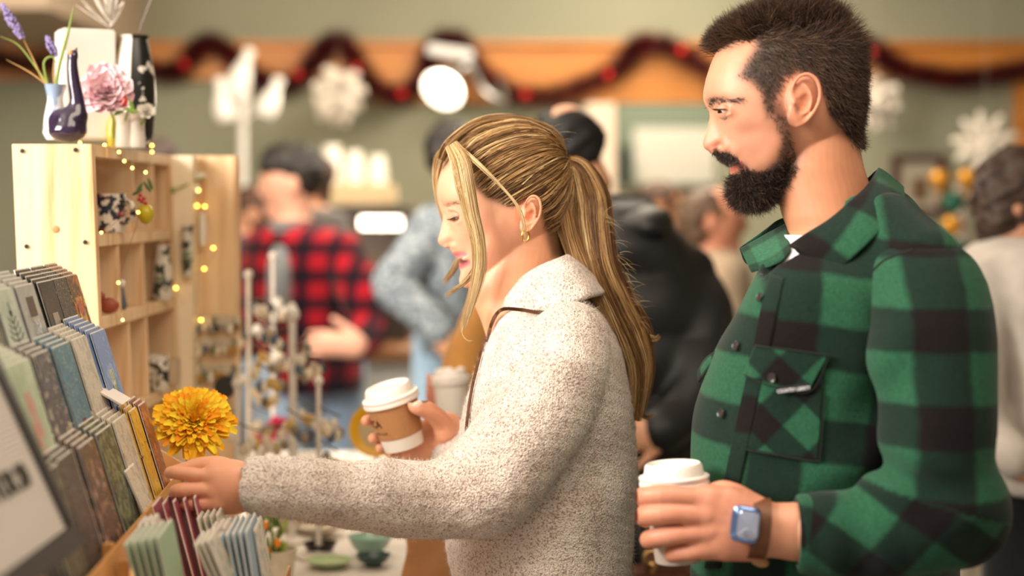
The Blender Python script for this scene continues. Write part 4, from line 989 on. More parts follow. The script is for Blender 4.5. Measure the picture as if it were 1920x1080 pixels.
X, Z = img(BV, WY); n0 = len(WW); hd = np.arange(len(BV)) < n0; yn = np.abs(BV[:, 1]-WY)
tint = np.tile(np.array(srgb('edb392')), (len(BV), 1))
tint = blend(tint, hd*blob(X, Z, 905, 455, 42, 36)*0.45, srgb('e08f6e'))
tint = blend(tint, hd*blob(X, Z, 828, 452, 16, 12)*0.4, srgb('dc8d78'))
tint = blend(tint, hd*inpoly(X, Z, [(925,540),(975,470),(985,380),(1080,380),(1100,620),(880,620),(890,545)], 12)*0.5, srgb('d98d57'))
tint = blend(tint, hd*(yn > .0635)*(X > 965)*.4, srgb('e08b68'))
lip = hd*(yn < .032)*(inpoly(X, Z, [(845,474),(856,472),(872,472),(889,474),(884,478),(868,480),(852,482)], 1.2)+inpoly(X, Z, [(857,493),(866,492),(880,485),(890,478),(886,490),(874,500),(860,505)], 1.2))
tint = blend(tint, np.clip(lip, 0, 1), srgb('d4707a'))
tint = blend(tint, hd*(yn < .029)*inpoly(X, Z, [(860,483),(876,480),(890,476),(885,486),(868,493),(860,492)], 1.0)*.85, srgb('4a1c1a'))
wscalp = [(822,308),(836,282),(870,262),(920,225),(1000,215),(1100,280),(1090,400),(1062,490),(1034,480),(1022,440),(1012,400),(1000,366),(975,372),(962,390),(935,382),(912,372),(890,352),(876,326),(866,306),(846,300),(832,318)]
tint = blend(tint, hd*inpoly(X, Z, wscalp, 3)*(1-(yn > .0715)*.9), srgb('6a4a2c'))
tint = blend(tint, hd*inpoly(X, Z, [(835,385),(842,380),(858,377),(872,381),(858,382),(842,387)], 1.5)*(yn > .008)*.7, srgb('8a5f45'))
tint = blend(tint, (~hd)*0.25, srgb('dd8460'))
Vl, Fl = join_parts(lids); BV2, BF2 = join_parts([(BV, BF), (Vl, Fl)])
mesh_obj('body', BV2, BF2, SKIN, woman, True, {'tint': np.concatenate([tint, np.tile(np.array(srgb('dfa086')), (len(Vl), 1))])})
eye_obj(e1, 0.0118, lk1, '5a6a6a', woman); eye_obj(e2, 0.0118, lk2, '5a6a6a', woman)
lashes = []
for c, lk in ((e1, lk1), (e2, lk2)):
    d = Vector(lk).normalized(); right = d.cross(Vector((0,0,1))).normalized(); up = right.cross(d)
    for i in range(60):
        az = -1.0+2.0*i/59; b = Vector(c)+(d*math.cos(az)+right*math.sin(az))*0.0131*math.cos(.05)+up*.0007
        o = (d*math.cos(az)+right*math.sin(az)); pts = [tuple(b+o*(.0090*t)+up*(-.0022*t+.004*t*t)) for t in np.linspace(0, 1, 5)]; lashes.append(np.array(pts))
strands('eyelashes', lashes, 0.00032, mat('lash', '1a110c', .6), woman)
lashes = []
d = Vector(look).normalized(); right = d.cross(Vector((0,0,1))).normalized(); up = right.cross(d)
for i in range(50):
    az = -1.0+2.0*i/49; o = d*math.cos(az)+right*math.sin(az); b = Vector(eyeC)+o*.0130+up*.0024
    lashes.append(np.array([tuple(b+o*(.006*t)+up*(-.0012*t+.003*t*t)) for t in np.linspace(0, 1, 5)]))
strands('eyelashes', lashes, 0.00035, mat('lash', '1a110c', .6), man)
tb = MB()
for i in range(10):
    a = (i-4.5)*0.25; r = .025
    tb.box((PX(862, WY)+r*(1-math.cos(a))*1.2, WY+r*math.sin(a), PZ(486-1.0*abs(i-4.5), WY)), (.0022, .0056, .0085), rotm(-math.degrees(a), 'Z'), bev=.0011)
tb.build('teeth', mat('teeth', 'f4eadf', 0.25), woman)
# fingernails and ring
NAIL = mat('nail', 'efc2ae', .2)
MB().ball(K(783,759,-.0535), (.0085,.0030,.0058), 12, rotm(-22,'Y')).build('thumbnail', NAIL, woman)
rg = MB(); rr = [(math.cos(2*PI*i/24), math.sin(2*PI*i/24)) for i in range(25)]
rg.tube([Vector(G(366,944.5,-.003))+Vector((-.0015*s_, -.0102*c, .0102*s_)) for c, s_ in rr], .0010, 6, cap=False)
tag(rg.build('finger_ring', mat('ring_silver', 'cfc6b8', .2, metal=1)), 'thin silver ring on the blonde woman\'s reaching hand', 'ring')
er = empty('earring', tuple(P(985, 442, WY-.078)), 'small twisted gold hoop earring in the blonde woman\'s ear', 'earring')
GOLD = mat('gold', 'd9a850', .25, metal=1.0)
for k in (0, 1): MB().tube([P(985+k*2, 442, WY-.0765)+Vector(((.0065-.0012*k)*math.sin(a)*(.75), (-.002+.003*k), -(.0075)*(math.cos(a)))) for a in np.linspace(0.2, 2*PI-.2, 26)], .0009, 7).build('hoop', GOLD, er)
# hair
SW = BVHTree.FromPolygons([tuple(v) for v in hv], [tuple(int(i) for i in q) for q in hf]); wc3 = P(955, 375, WY); TIE = P(1061, 303, WY)
def surf_r(d):
    h = SW.ray_cast(wc3, d); return (h[0]-wc3).length if h[0] else .09
NWW = vnormals(WW, WQ); XX, ZZ = img(WW, WY); yn = np.abs(WW[:, 1]-WY)
sel = np.clip(inpoly(XX, ZZ, wscalp, 2), 0, 1)**3*(1-(yn > .0715))*(ZZ < 492)
rs = np.random.RandomState(3)
edge = sel*(1-inpoly(XX, ZZ, [(850,318),(880,285),(930,245),(1000,235),(1080,290),(1060,400),(1040,440),(1012,380),(985,345),(950,360),(915,345),(890,320)], 6))
idx = np.concatenate([rs.choice(len(WW), 4200, p=edge/edge.sum()), rs.choice(len(WW), 2600, p=sel/sel.sum())])
paths = []; tie_dir = (TIE-wc3).normalized()
for i in idx:
    b = Vector(WW[i])+Vector(rs.normal(size=3)*.001); d0 = (b-wc3).normalized(); lift = .0015+.0085*rs.rand()**1.3; ph = rs.rand()*6.28; pts = []
    ang = math.acos(max(-1, min(1, d0.dot(tie_dir)))); sa = math.sin(ang)+1e-6; endo = Vector(rs.normal(size=3)*.0035); wav = rs.normal()*.05
    for t in np.linspace(0, 1, 13):
        d = (d0*(math.sin((1-t)*ang)/sa)+tie_dir*(math.sin(t*ang)/sa)); d = Vector((d.x, d.y, d.z+wav*math.sin(PI*t)-.02*math.sin(PI*t))).normalized()
        r = surf_r(d)+lift*min(1, t*5+.1)+.0007*math.sin(ph+9*t); pts.append(wc3+d*r)
    for k in range(9, 13): w = (k-8)/4; pts[k] = pts[k].lerp(TIE+endo, w*w)
    paths.append(np.array([tuple(p) for p in pts]))
BLOND = hair_mat('blonde_hair', [(0.0, '4a331f'), (0.3, '7d5a38'), (0.55, 'a88050'), (0.8, 'cda56e'), (1.0, 'efd5a2')], 0.38)
BLONDL = hair_mat('blonde_light', [(0.0, '84623c'), (0.35, 'b48f5c'), (0.7, 'd8b681'), (1.0, 'f1dbae')], 0.38)
band = np.clip(rs.normal(size=len(paths))*.18+.45+.28*np.sin(np.array([math.atan2(p[3][1]-WY, p[3][2]-wc3.z)*26 for p in paths])), 0, 1)
paths = [np.asarray(spline(p, 18)) for p in paths]
strands('hair', paths, 0.00050, BLOND, woman, rnd=band)
def bundle(ctrl, n, M, seed, wave=.003, flat=.6, off=0.0):
    """ctrl rows: (px, py, Y, half width px); strands keep their place in the bundle"""
    rs = np.random.RandomState(seed); c = spline([(PX(a, y), y, PZ(b, y), S(w, y)) for a, b, y, w in ctrl], M); out = []
    T = np.gradient(c[:, :3], axis=0); T /= np.linalg.norm(T, axis=1)[:, None]; side = np.cross(T, np.array([0, 1.0, 0])); side /= np.linalg.norm(side, axis=1)[:, None]+1e-9
    for _ in range(n):
        a = rs.rand()*6.28; r = math.sqrt(rs.rand()); u, v = r*math.cos(a), r*math.sin(a)*flat; ph = rs.rand()*6.28; e = rs.normal()*.18; st = 0 if rs.rand() < .9 else rs.randint(0, M//4)
        t = np.linspace(0, 1, M); uu = u+e*t*t+.08*np.sin(ph+t*9)
        p = c[:, :3]+side*(uu*c[:, 3])[:, None]+np.array([0, 1.0, 0])[None, :]*(v*np.maximum(c[:, 3], .002))[:, None]+side*(wave*np.sin(t*8+u*2)*t)[:, None]
        ln = rs.uniform(.72, 1.0); p = np.asarray(spline(p[:max(6, int(M*ln))], M)); out.append(p)
    return out
pony = bundle([(1058,302,2.45,9),(1082,318,2.45,26),(1098,370,2.45,44),(1104,430,2.44,46),(1118,500,2.43,42),(1148,570,2.43,40),(1176,630,2.43,36),(1194,690,2.43,27),(1190,750,2.43,20),(1184,805,2.43,12)], 3600, 30, 11, .004)
pony += bundle([(1058,300,2.45,6),(1100,330,2.45,14),(1130,400,2.45,10),(1142,480,2.44,10),(1168,545,2.44,10),(1200,600,2.44,12),(1212,640,2.44,12),(1205,690,2.44,10)], 500, 26, 12, .003)
pony += bundle([(1060,306,2.45,6),(1050,360,2.43,16),(1062,430,2.42,18),(1086,500,2.41,16),(1112,560,2.41,12),(1150,640,2.40,10)], 500, 26, 14, .003)
pony += bundle([(1170,590,2.43,10),(1200,622,2.43,8),(1225,636,2.43,5),(1240,626,2.43,3)], 90, 14, 15, .001)+bundle([(1188,740,2.43,8),(1196,770,2.43,6),(1212,782,2.43,4),(1232,776,2.43,3)], 80, 14, 16, .001)
rv = np.clip(rs.normal(size=len(pony))*.22+.5, 0, 1)
rv = np.array([np.clip(0.45+.25*math.sin((p[10][0])*260)+.2*rs.normal(), 0, 1) for p in pony])
strands('ponytail', pony, 0.00050, BLOND, woman, rnd=rv)
locks = []
locks.append(bundle([(846,270,2.405,12),(862,300,2.372,17),(872,345,2.362,18),(884,400,2.366,16),(896,450,2.372,14),(898,500,2.38,12),(888,550,2.385,8),(872,600,2.39,5),(868,620,2.39,3)], 900, 28, 21, .002, .35))
locks.append(bundle([(840,278,2.44,9),(824,298,2.47,10),(817,335,2.475,7),(822,380,2.48,4),(838,430,2.49,3),(846,470,2.49,3)], 240, 22, 22, .001))
locks.append(bundle([(905,480,2.385,6),(880,520,2.39,6),(850,545,2.40,4),(828,558,2.41,2)], 90, 14, 23, .001))
locks.append(bundle([(862,480,2.50,5),(850,505,2.50,6),(838,522,2.51,5),(826,534,2.51,4)], 90, 12, 24, .001))
locks.append(bundle([(858,272,2.40,3),(900,310,2.362,4),(945,355,2.362,3),(975,395,2.358,3),(984,440,2.358,3),(975,470,2.36,5)], 46, 22, 25, .001))
locks.append(bundle([(868,610,2.39,2),(866,625,2.39,2),(876,638,2.39,1),(892,640,2.39,1)], 14, 12, 27, .0005))
for lk_ in locks: strands('hair_lock', lk_, 0.00034, BLONDL, woman)
WB = inpoly(XX, ZZ, [(834,386),(843,380),(860,377),(876,382),(860,383),(842,389)], 1.2)*(yn > .010)*(yn < .055)
W_keep = (W, NW, XW, ZW); W, NW, XW, ZW = WW, NWW, XX, ZZ
strands('eyebrows', grow(WB**2, 900, lambda x, z, rs: .008*(.6+.6*rs.rand()), lambda x, z, p, rs: (1, 0, .1), .1, 5, 16, .10, .30), 0.00026, hair_mat('brow_blonde', [(0, '5a3f2a'), (1, '94704a')], .6), woman)
W, NW, XW, ZW = W_keep
top = bundle([(828,300,2.45,10),(845,270,2.44,12),(900,232,2.45,12),(970,226,2.45,10),(1040,252,2.45,8),(1061,300,2.45,5)], 300, 26, 31, .001, 2.2)
strands('hair', top, 0.00045, BLOND, woman)
fly = []
for _ in range(120):
    t = rs.rand(); a = (rs.uniform(850, 1050), rs.uniform(235, 260)); b = P(a[0], a[1]-(4 if 900 < a[0] < 1010 else -6), WY+rs.normal()*.02); d = Vector((rs.uniform(-.3, 1), rs.normal()*.3, rs.uniform(.1, .7))).normalized()*rs.uniform(.008, .03)
    fly.append(np.array([tuple(b+d*u+Vector((.3*u*u*.02, 0, -.010*u*u))) for u in np.linspace(0, 1, 8)]))
for _ in range(60):
    a = rs.choice([0, 1]); b = P(rs.uniform(1120, 1200), rs.uniform(380, 620), 2.42); b = P(1120+(b.z-PZ(620,2.42))*-0+rs.uniform(0,10)+max(0, (PZ(380,2.42)-b.z)/.18*80), (CZ-b.z)*F/2.42+HY, 2.42); d = Vector((rs.uniform(.4, 1), 0, rs.uniform(-.6, .5))).normalized()*rs.uniform(.01, .03)
    fly.append(np.array([tuple(b+d*u+Vector((0, 0, -.010*u*u))) for u in np.linspace(0, 1, 8)]))
strands('hair', fly, 0.00016, BLONDL, woman)
ht = MB(); ht.tube([TIE+Vector((.004*math.sin(a)*.4, .013*math.cos(a), .015*math.sin(a))) for a in np.linspace(0, 2*PI, 30)], .0032, 8, cap=False)
ht.build('hair_tie', mat('hair_tie_black', '121212', .7), woman)
# ---- sweater
def boucle():
    t = NT('cream_boucle'); co = t.coords()
    n1 = t.noise(300, 3, co, .7); n2 = t.noise(20, 3, co); v = t.n('ShaderNodeTexVoronoi'); v.inputs['Scale'].default_value = 330; t.l(co, v.inputs['Vector'])
    base = t.ramp(n2.outputs[0], [(0.3, srgb('dccbbf')), (0.7, srgb('f4e8de'))])
    thr = t.math('ADD', n1.outputs[0], t.math('MULTIPLY', n2.outputs[0], 0.14))
    fl = t.ramp(thr, [(0.46, (0, 0, 0)), (0.56, (1, 1, 1))])
    c = t.mix(fl, t.mix(0.75, base, srgb('8d6d5e')), base); t.l(c, t.b.inputs['Base Color'])
    t.set(Roughness=1.0, Sheen_Weight=0.5, Specular_IOR_Level=0.1); h = t.math('ADD', t.math('MULTIPLY', n1.outputs[0], 1.0), t.math('MULTIPLY', v.outputs['Distance'], 0.6)); t.bump(h, 0.9, 0.003); return t.m
BOU = boucle()
def wrow(py, fx, bx, hw): return (PZ(py, WY), PX((fx+bx)/2, WY), WY, S((bx-fx)/2, WY), hw)
f = Field((PX(800, WY), 2.20, PZ(1200, WY)), (PX(1230, WY), 2.74, PZ(500, WY)), 0.0036)
f.loft([wrow(548,975,1095,.060), wrow(575,948,1125,.105), wrow(605,928,1146,.150), wrow(650,908,1166,.178), wrow(700,892,1178,.182), wrow(780,868,1190,.176), wrow(860,856,1194,.168), wrow(940,846,1192,.165), wrow(1010,838,1187,.170), wrow(1080,852,1180,.178), wrow(1130,866,1176,.180), wrow(1180,880,1172,.178)], .012, yaw=math.radians(-6), power=2.25)
def folds_w(X, Y, Z):
    px = X*F/WY+960; py = (CZ-Z)*F/WY+HY
    d = .0035*np.sin((px*.35+py*.95)/26)*np.exp(-((px-1100)/90)**2-((py-900)/120)**2)+.0020*pnoise(X, Y, Z, 28, 2)
    return d+.0009*pnoise(X, Y, Z, 420, 9, 1)
f.disp(folds_w); V_, F_ = f.mesh(1); mesh_obj('sweater_body', V_, F_, BOU, woman); SWB = Surf(V_, F_); SWV = (V_, F_)
def fuzz(name, V, Fq, n, L, r, mt, parent, seed=0):
    """short wool fibres that stand off the cloth"""
    rs = np.random.RandomState(seed); N = vnormals(V, Fq); i = rs.choice(len(V), n); out = []
    for k in i:
        d = N[k]+rs.normal(size=3)*.8; d /= np.linalg.norm(d); c = rs.normal(size=3)*.5; l = L*(.5+rs.rand()); out.append(np.array([V[k]+rs.normal(size=3)*.0012+d*l*t+c*l*t*t for t in (0, .5, 1)]))
    return strands(name, out, r, mt, parent)
WOOL = hair_mat('wool_fibre', [(0, 'b9a696'), (.12, 'd9cbbd'), (1, 'f0e6da')], .9)
f = Field((PX(440, 2.2), 2.03, PZ(1030, 2.3)), (PX(1200, 2.3), 2.42, PZ(570, 2.3)), 0.0034)
f.chain(spline([P(1068,640,2.335), P(1050,700,2.31), P(1010,780,2.285), P(960,850,2.27), P(908,915,2.268)], 18), np.interp(np.linspace(0,1,18), [0,.3,.6,.85,1], [.055,.066,.068,.064,.056]), .03)
f.chain(spline([P(925,905,2.268), P(850,930,2.262), P(760,935,2.235), P(660,929,2.20), P(560,918,2.155), P(485,911,2.12)], 24), np.interp(np.linspace(0,1,24), [0,.25,.5,.75,1], [.056,.054,.0475,.0412,.0355]), .025)
f.ell(P(905,930,2.268), (.052,.05,.048), .02)
def folds_a(X, Y, Z):
    px = X*F/2.28+960; py = (CZ-Z)*F/2.28+HY
    d = .0048*np.sin((px*.92-(py-900)*.40)/23)*np.exp(-((px-770)/130)**2-((py-868)/42)**2)
    d = d+.0060*np.sin((px*.75+py*.65)/27)*np.exp(-((px-900)/75)**2-((py-850)/70)**2)
    d = d+.0040*np.sin((px*.55+py*.83)/24)*np.exp(-((px-1000)/70)**2-((py-640)/60)**2)
    return d+.0026*pnoise(X, Y, Z, 34, 6)+.0009*pnoise(X, Y, Z, 420, 9, 1)
f.disp(folds_a)
f.ell(P(452,911,2.12), (.019,.028,.031), .006, 'sub')
SLV = f.mesh(1); mesh_obj('sleeve', SLV[0], SLV[1], BOU, woman)
fuzz('wool_fuzz', SLV[0], SLV[1], 26000, .0032, .00014, WOOL, woman, 1); fuzz('wool_fuzz', SWV[0], SWV[1], 20000, .0032, .00014, WOOL, woman, 2)
f = Field((PX(760, 2.6), 2.48, PZ(960, 2.6)), (PX(1100, 2.6), 2.76, PZ(600, 2.6)), 0.004)
f.chain(spline([P(1060,680,2.58), P(1010,800,2.62), P(950,862,2.64), P(905,850,2.63), P(862,850,2.615)], 18), np.interp(np.linspace(0,1,18), [0,.5,1], [.062,.055,.043]), .02)
f.disp(lambda X, Y, Z: .004*pnoise(X, Y, Z, 50, 4)+.0009*pnoise(X, Y, Z, 420, 9, 1)); f.ell(K(846,842,0.015), (.022,.03,.03), .006, 'sub')
v_, f_ = f.mesh(1); mesh_obj('sleeve', v_, f_, BOU, woman)
# collar: a wide standing collar folded outwards, with the brass zip running round its edge
top = [P(940,560,2.47), P(958,540,2.425), P(1000,508,2.395), P(1040,486,2.392), P(1072,476,2.43), P(1082,474,2.47), P(1066,480,2.51), P(1010,505,2.52), P(960,540,2.50), P(941,558,2.475)]
bot = [P(928,592,2.47), P(945,580,2.405), P(1000,586,2.345), P(1060,574,2.330), P(1110,558,2.355), P(1134,552,2.44), P(1118,556,2.55), P(1020,580,2.57), P(945,590,2.53), P(929,594,2.475)]
ribbon('collar', top, bot, BOU, woman, .010, .010, 70, 12, ripple=.002)
ZIP = mat('zip_brass', '6d4a35', .35, metal=.8)
zl = [P(914,640,2.395), P(920,612,2.398), P(930,590,2.395), P(945,579,2.388), P(975,580,2.350), P(1010,585,2.334), P(1044,583,2.324)]
zc = spline(zl, 90); zm = MB()
for i in range(0, 89):
    d = Vector(zc[i+1]-zc[i]).normalized(); q = d.to_track_quat('X', 'Z').to_matrix(); zm.box(zc[i]+np.array([0,-.006,0]), (.0011, .0030, .0048), q)
zm.build('zip', ZIP, woman)
zl2 = [SWB.hit(a, b, .004) for a, b in ((914,636),(906,665),(897,700),(890,730),(884,765),(880,800),(876,840))]
zl2 = [h[0] for h in zl2 if h]
if len(zl2) > 2: MB().tube(spline(zl2, 30), .0022, 6).build('zip', ZIP, woman)
JN = mat('woman_trousers', '39414e', .9)
f = Field((PX(860,WY), 2.2, .03), (PX(1220,WY), 2.7, PZ(1120,WY)), .009)
for dy in (-.085, .085): f.chain([P(1035,1150,WY+dy), (PX(1045,WY), WY+dy, .48), (PX(1050,WY), WY+dy, .08)], [.105,.07,.05], .03)
v_, f_ = f.mesh(1); mesh_obj('trousers', v_, f_, JN, woman)
for dy in (-.085, .085): MB().ball((PX(1020,WY), WY+dy, .04), (.12,.042,.04), 16).build('shoe', mat('shoe_light', 'cfc6ba', .6), woman)
# her cup
cb = P(758, 836, RY-.004); ct = P(733, 744, RY-.004)
wcup, wq = takeaway_cup('takeaway_cup', tuple(cb), tuple(ct-cb+Vector((0,-.010,0))), (ct-cb).length, .0305, .0395, WHITEP, LIDW, (.26, .985, KRAFT), label='tilted paper coffee cup with kraft sleeve and white lid in the blonde woman\'s hand')
TZ_ = .90
# ---------------------------------------------------------------- people in the background
def cloth(name, col, var=.12, scale=30): return mat(name, col, .95, var=var, scale=scale, sheen=.2)
def bg_person(label, Y, head=None, face=-1, neck_=None, torso=(), arms=(), hands=(), hair=(), top_mat=None, skin='d9a07e', hair_mat_='241810', legs=None, leg_mat=None, dy=0.0, foot=None, group=None, vox=.008, topname='top', rings=0.0):
    """head (cx,cy,rx,ry) px; torso rows (py,x0,x1,half depth m); arms [(points (px,py,dy), radii px)]; hair [ellipses (cx,cy,rx,ry,rdepth_px)]"""
    s = Y/F; bxc = torso[len(torso)//2]; e = empty('person', (PX((bxc[1]+bxc[2])/2, Y), Y, 0), label, 'person', group)
    allx = [r[1] for r in torso]+[r[2] for r in torso]+([head[0]-head[2]*1.6, head[0]+head[2]*1.6] if head else [])+[p[0] for a in arms for p in a[0]]+[h[0] for h in hands]
    ally = [r[0] for r in torso]+([head[1]-head[3]*1.5] if head else [])+[p[1] for a in arms for p in a[0]]
    lo = (PX(min(allx)-40, Y), Y-.42, PZ(max(ally)+60, Y)); hi = (PX(max(allx)+40, Y), Y+.34, PZ(min(ally)-30, Y))
    SK = mat('bg_skin_'+skin, skin, .55, sss=.1)
    f = Field(lo, hi, vox*.75)
    if head:
        cx, cy, rx, ry = head; c = P(cx, cy, Y)
        f.ell(c+Vector((-face*0+(-.010*(-face)), 0, .012)), (rx*s, min(rx, 1.0*rx)*s*.86, ry*s*.86), .02)
        f.ell(c+Vector((face*.25*rx*s, 0, -.42*ry*s)), (rx*s*.60, rx*s*.60, ry*s*.55), .025)
        f.ell(c+Vector((face*.86*rx*s, 0, .16*ry*s)), (.020, .040, .020), .02)
        f.chain([c+Vector((face*.90*rx*s, 0, .10*ry*s)), c+Vector((face*1.14*rx*s, 0, -.20*ry*s))], [.008, .014], .010)
        f.ell(c+Vector((face*.90*rx*s, 0, -.45*ry*s)), (.014, .024, .012), .010); f.ell(c+Vector((face*.72*rx*s, 0, -.82*ry*s)), (.022, .026, .020), .015)
        for sg in (-1, 1): f.ell(c+Vector((-face*.20*rx*s, sg*rx*s*.84, -.06*ry*s)), (.018, .009, .032), .004); f.ell(c+Vector((face*.80*rx*s, sg*.032, .10*ry*s)), (.012, .014, .010), .004, 'sub')
        nk = neck_ or (cx-face*.15*rx, torso[0][0]+20); f.chain([c+Vector((-face*.15*rx*s, 0, -.3*ry*s)), P(nk[0], nk[1], Y)], [rx*s*.62, rx*s*.68], .02)
    f.loft([(PZ(r[0], Y), PX((r[1]+r[2])/2, Y), Y+dy, S((r[2]-r[1])/2, Y)*.86, r[3]*.84) for r in torso], .02)
    for h in hands:
        a, b, d, L, ang, side = h; c = P(a, b, Y+d); u = Vector((math.cos(math.radians(ang)), 0, math.sin(math.radians(ang)))); w = Vector((-u.z, 0, u.x))*side
        f.chain([c, c+u*L*.45], [L*.24, L*.23], .01, flat=((0,1,0), .6))
        for k in range(4):
            o = w*(k-1.5)*L*.125; st = c+u*L*.42+o; f.chain([st, st+u*L*.30*(1-.1*abs(k-1.2)), st+u*L*.52*(1-.1*abs(k-1.2))+Vector((0,.012,-.004))], [L*.062, L*.055, L*.045], .004)
        f.chain([c+w*-1*-L*.2, c+w*L*.34+u*L*.22, c+w*L*.46+u*L*.42], [L*.08, L*.07, L*.055], .008)
    for pts, rad in arms:
        q = [P(a, b, Y+d) for a, b, d in pts]; f.chain(q, [S(r, Y)*.72 for r in rad], .02)
    v, q = f.mesh(1); mesh_obj('body', v, q, SK, e)
    if head:
        for sg in (-1, 1): MB().ball(P(head[0]+face*.80*head[2], head[1]-.10*head[3], Y)+Vector((0, sg*.030, 0)), .0125, 10).build('eye', mat('bg_eye', '3a2e28', .3), e)
    if hair:
        f = Field(lo, hi, vox*.75)
        for h in hair: f.ell(P(h[0], h[1], Y+(h[5] if len(h) > 5 else 0)), (h[2]*s, h[4]*s, h[3]*s), .015)
        if head:
            f.ell(c+Vector((face*rx*s*.80, 0, -.58*ry*s)), (rx*s*.95, rx*s*1.4, ry*s*.78), .008, 'sub') if face and topname != 'coat' else None
            f.chain([c+Vector((-face*.16*rx*s, -rx*s*1.0, -.06*ry*s)), c+Vector((-face*.16*rx*s, rx*s*1.0, -.06*ry*s))], .028, .006, 'sub') if face and topname != 'coat' else None
        f.disp(lambda X, Y_, Z: (.009 if 'curly' in label else .005)*pnoise(X, Y_, Z, 85, 3)+(.006 if 'curly' in label else .003)*pnoise(X, Y_, Z, 220, 4)); v, q = f.mesh(1); mesh_obj('hair', v, q, mat('bg_hair_'+hair_mat_, hair_mat_, .6, var=.4, scale=60), e)
    f = Field(lo, hi, vox*.8); f.loft([(PZ(r[0], Y), PX((r[1]+r[2])/2, Y), Y+dy, S((r[2]-r[1])/2, Y), r[3]) for r in torso], .02)
    for pts, rad in arms:
        q = spline([P(a, b, Y+d) for a, b, d in pts], 14); f.chain(q, np.interp(np.linspace(0,1,14), np.linspace(0,1,len(rad)), [S(r, Y) for r in rad]), .02)
    rr = rings
    f.disp(lambda X, Y_, Z: .005*pnoise(X, Y_, Z, 22, 5)+(rr*np.abs(np.sin(Z*PI/.125)) *-1 if rr else 0)); v, q = f.mesh(1)
    at = {'puv': np.stack([v[:, 0]-v[:, 1]*.4, v[:, 2], v[:, 1]], 1)}; mesh_obj(topname, v, q, top_mat, e, True, at)
    b = torso[-1]; mx = (b[1]+b[2])/2; lm = leg_mat or cloth('dark_jeans', '2b3340'); zt = PZ(b[0]-25, Y); f = Field((PX(b[1]-30, Y), Y-.35, .02), (PX(b[2]+30, Y), Y+.35, zt+.12), .012)
    hwid = S((b[2]-b[1])/2, Y)
    for sg in (-1, 1): f.chain([(PX(mx, Y)+sg*hwid*.42, Y+dy+sg*.07, zt), (PX(mx, Y)+sg*hwid*.40, Y+dy+sg*.09, .5), (PX(mx, Y)+sg*hwid*.36, Y+dy+sg*.09, .10)], [min(.12, hwid*.60), .072, .052], .03)
    v, q = f.mesh(1); mesh_obj('trousers', v, q, lm, e)
    for sg in (-1, 1): MB().ball((PX(mx, Y)+sg*hwid*.36+face*.04, Y+dy+sg*.09, .045), (.12, .045, .045), 12).build('shoe', mat('bg_shoe', '22201f', .6), e)
    return e
REDP = plaid_mat('red_plaid', pu=.082, pv=.082, g='9a1422', d='3f0e1c', k='100e18')
pg = bg_person('dark-haired person in a red and black plaid shirt with one hand held out', 5.2, (546,343,50,66), -1, (548,412),
    [(414,512,586,.07),(436,470,640,.16),(480,452,664,.19),(560,450,672,.19),(640,454,676,.185),(728,458,682,.185)],
    arms=[([(640,478,-.10),(672,545,-.16),(692,612,-.20),(672,648,-.30),(668,655,-.34)], [42,42,36,28,25])],
    hands=[(665,648,-.38,.155,176,-1)], hair=[(545,306,58,40,50),(572,326,36,46,48),(508,312,20,22,40)], top_mat=REDP, skin='e0a890', hair_mat_='1a1412', leg_mat=cloth('pale_jeans', 'a4bbd8'), vox=.007)
f_ = Field((PX(480,5.2), 4.9, PZ(600,5.2)), (PX(600,5.2), 5.3, PZ(400,5.2)), .006)
f_.loft([(PZ(r[0],5.2), PX((r[1]+r[2])/2-4,5.2), 5.2-.034, S(r[2],5.2)*.0+S(34,5.2), .188 if r[0]>440 else .12) for r in [(416,0,0),(440,0,0),(500,0,0),(590,0,0)] for r in [(r[0],508,580)]], .01)
v_, q_ = f_.mesh(1); mesh_obj('undershirt', v_, q_, cloth('grey_tee', '6e7377', .08), pg)
blu = NT('blue_fleck_knit'); _n = blu.noise(70, 3); blu.l(blu.ramp(_n.outputs[0], [(.36, srgb('4a5663')), (.5, srgb('7c8894')), (.66, srgb('a9b3bb'))]), blu.b.inputs['Base Color']); blu.set(Roughness=.95); blu.bump(_n.outputs[0], .6, .004); blu = blu.m
bg_person('person in flecked blue-grey knit jumper standing behind the blonde woman\'s face', 4.9, (848,290,42,58), 1, (855,360),
    [(372,838,890,.08),(400,800,905,.16),(460,778,912,.18),(560,772,915,.18),(660,776,905,.18)], arms=[([(812,430,-.10),(770,490,-.16),(738,535,-.20),(790,585,-.24),(822,620,-.26)], [44,42,38,34,30])],
    hands=[(832,640,-.27,.13,-50,1)], hair=[(846,262,46,40,44),(838,290,40,46,44)], top_mat=blu, hair_mat_='1b1512', leg_mat=cloth('light_jeans', 'a5c4de'), vox=.008)
bg_person('black-haired person in black puffer coat turned away between the couple', 3.75, (1072,262,54,64), -1, (1110,345),
    [(372,1105,1215,.09),(400,1080,1240,.17),(450,1065,1275,.22),(520,1060,1320,.24),(620,1062,1345,.25),(740,1075,1338,.25),(860,1090,1318,.25),(980,1100,1300,.25),(1120,1100,1300,.25)],
    arms=[([(1290,520,-.06),(1318,620,-.16),(1300,740,-.24),(1245,800,-.30)], [50,52,46,38])], hands=[(1235,810,-.32,.14,190,1)],
    hair=[(1068,250,62,46,56),(1082,270,52,58,54),(1030,222,26,18,30)], top_mat=mat('black_puffer', '0e0f12', .55, var=.2, scale=8), hair_mat_='0f0d0d', topname='coat', rings=.010, leg_mat=cloth('black_jeans', '15161a'))
hd_ = Field((PX(1120,3.7), 3.3, PZ(500,3.7)), (PX(1290,3.7), 4.05, PZ(360,3.7)), .006)
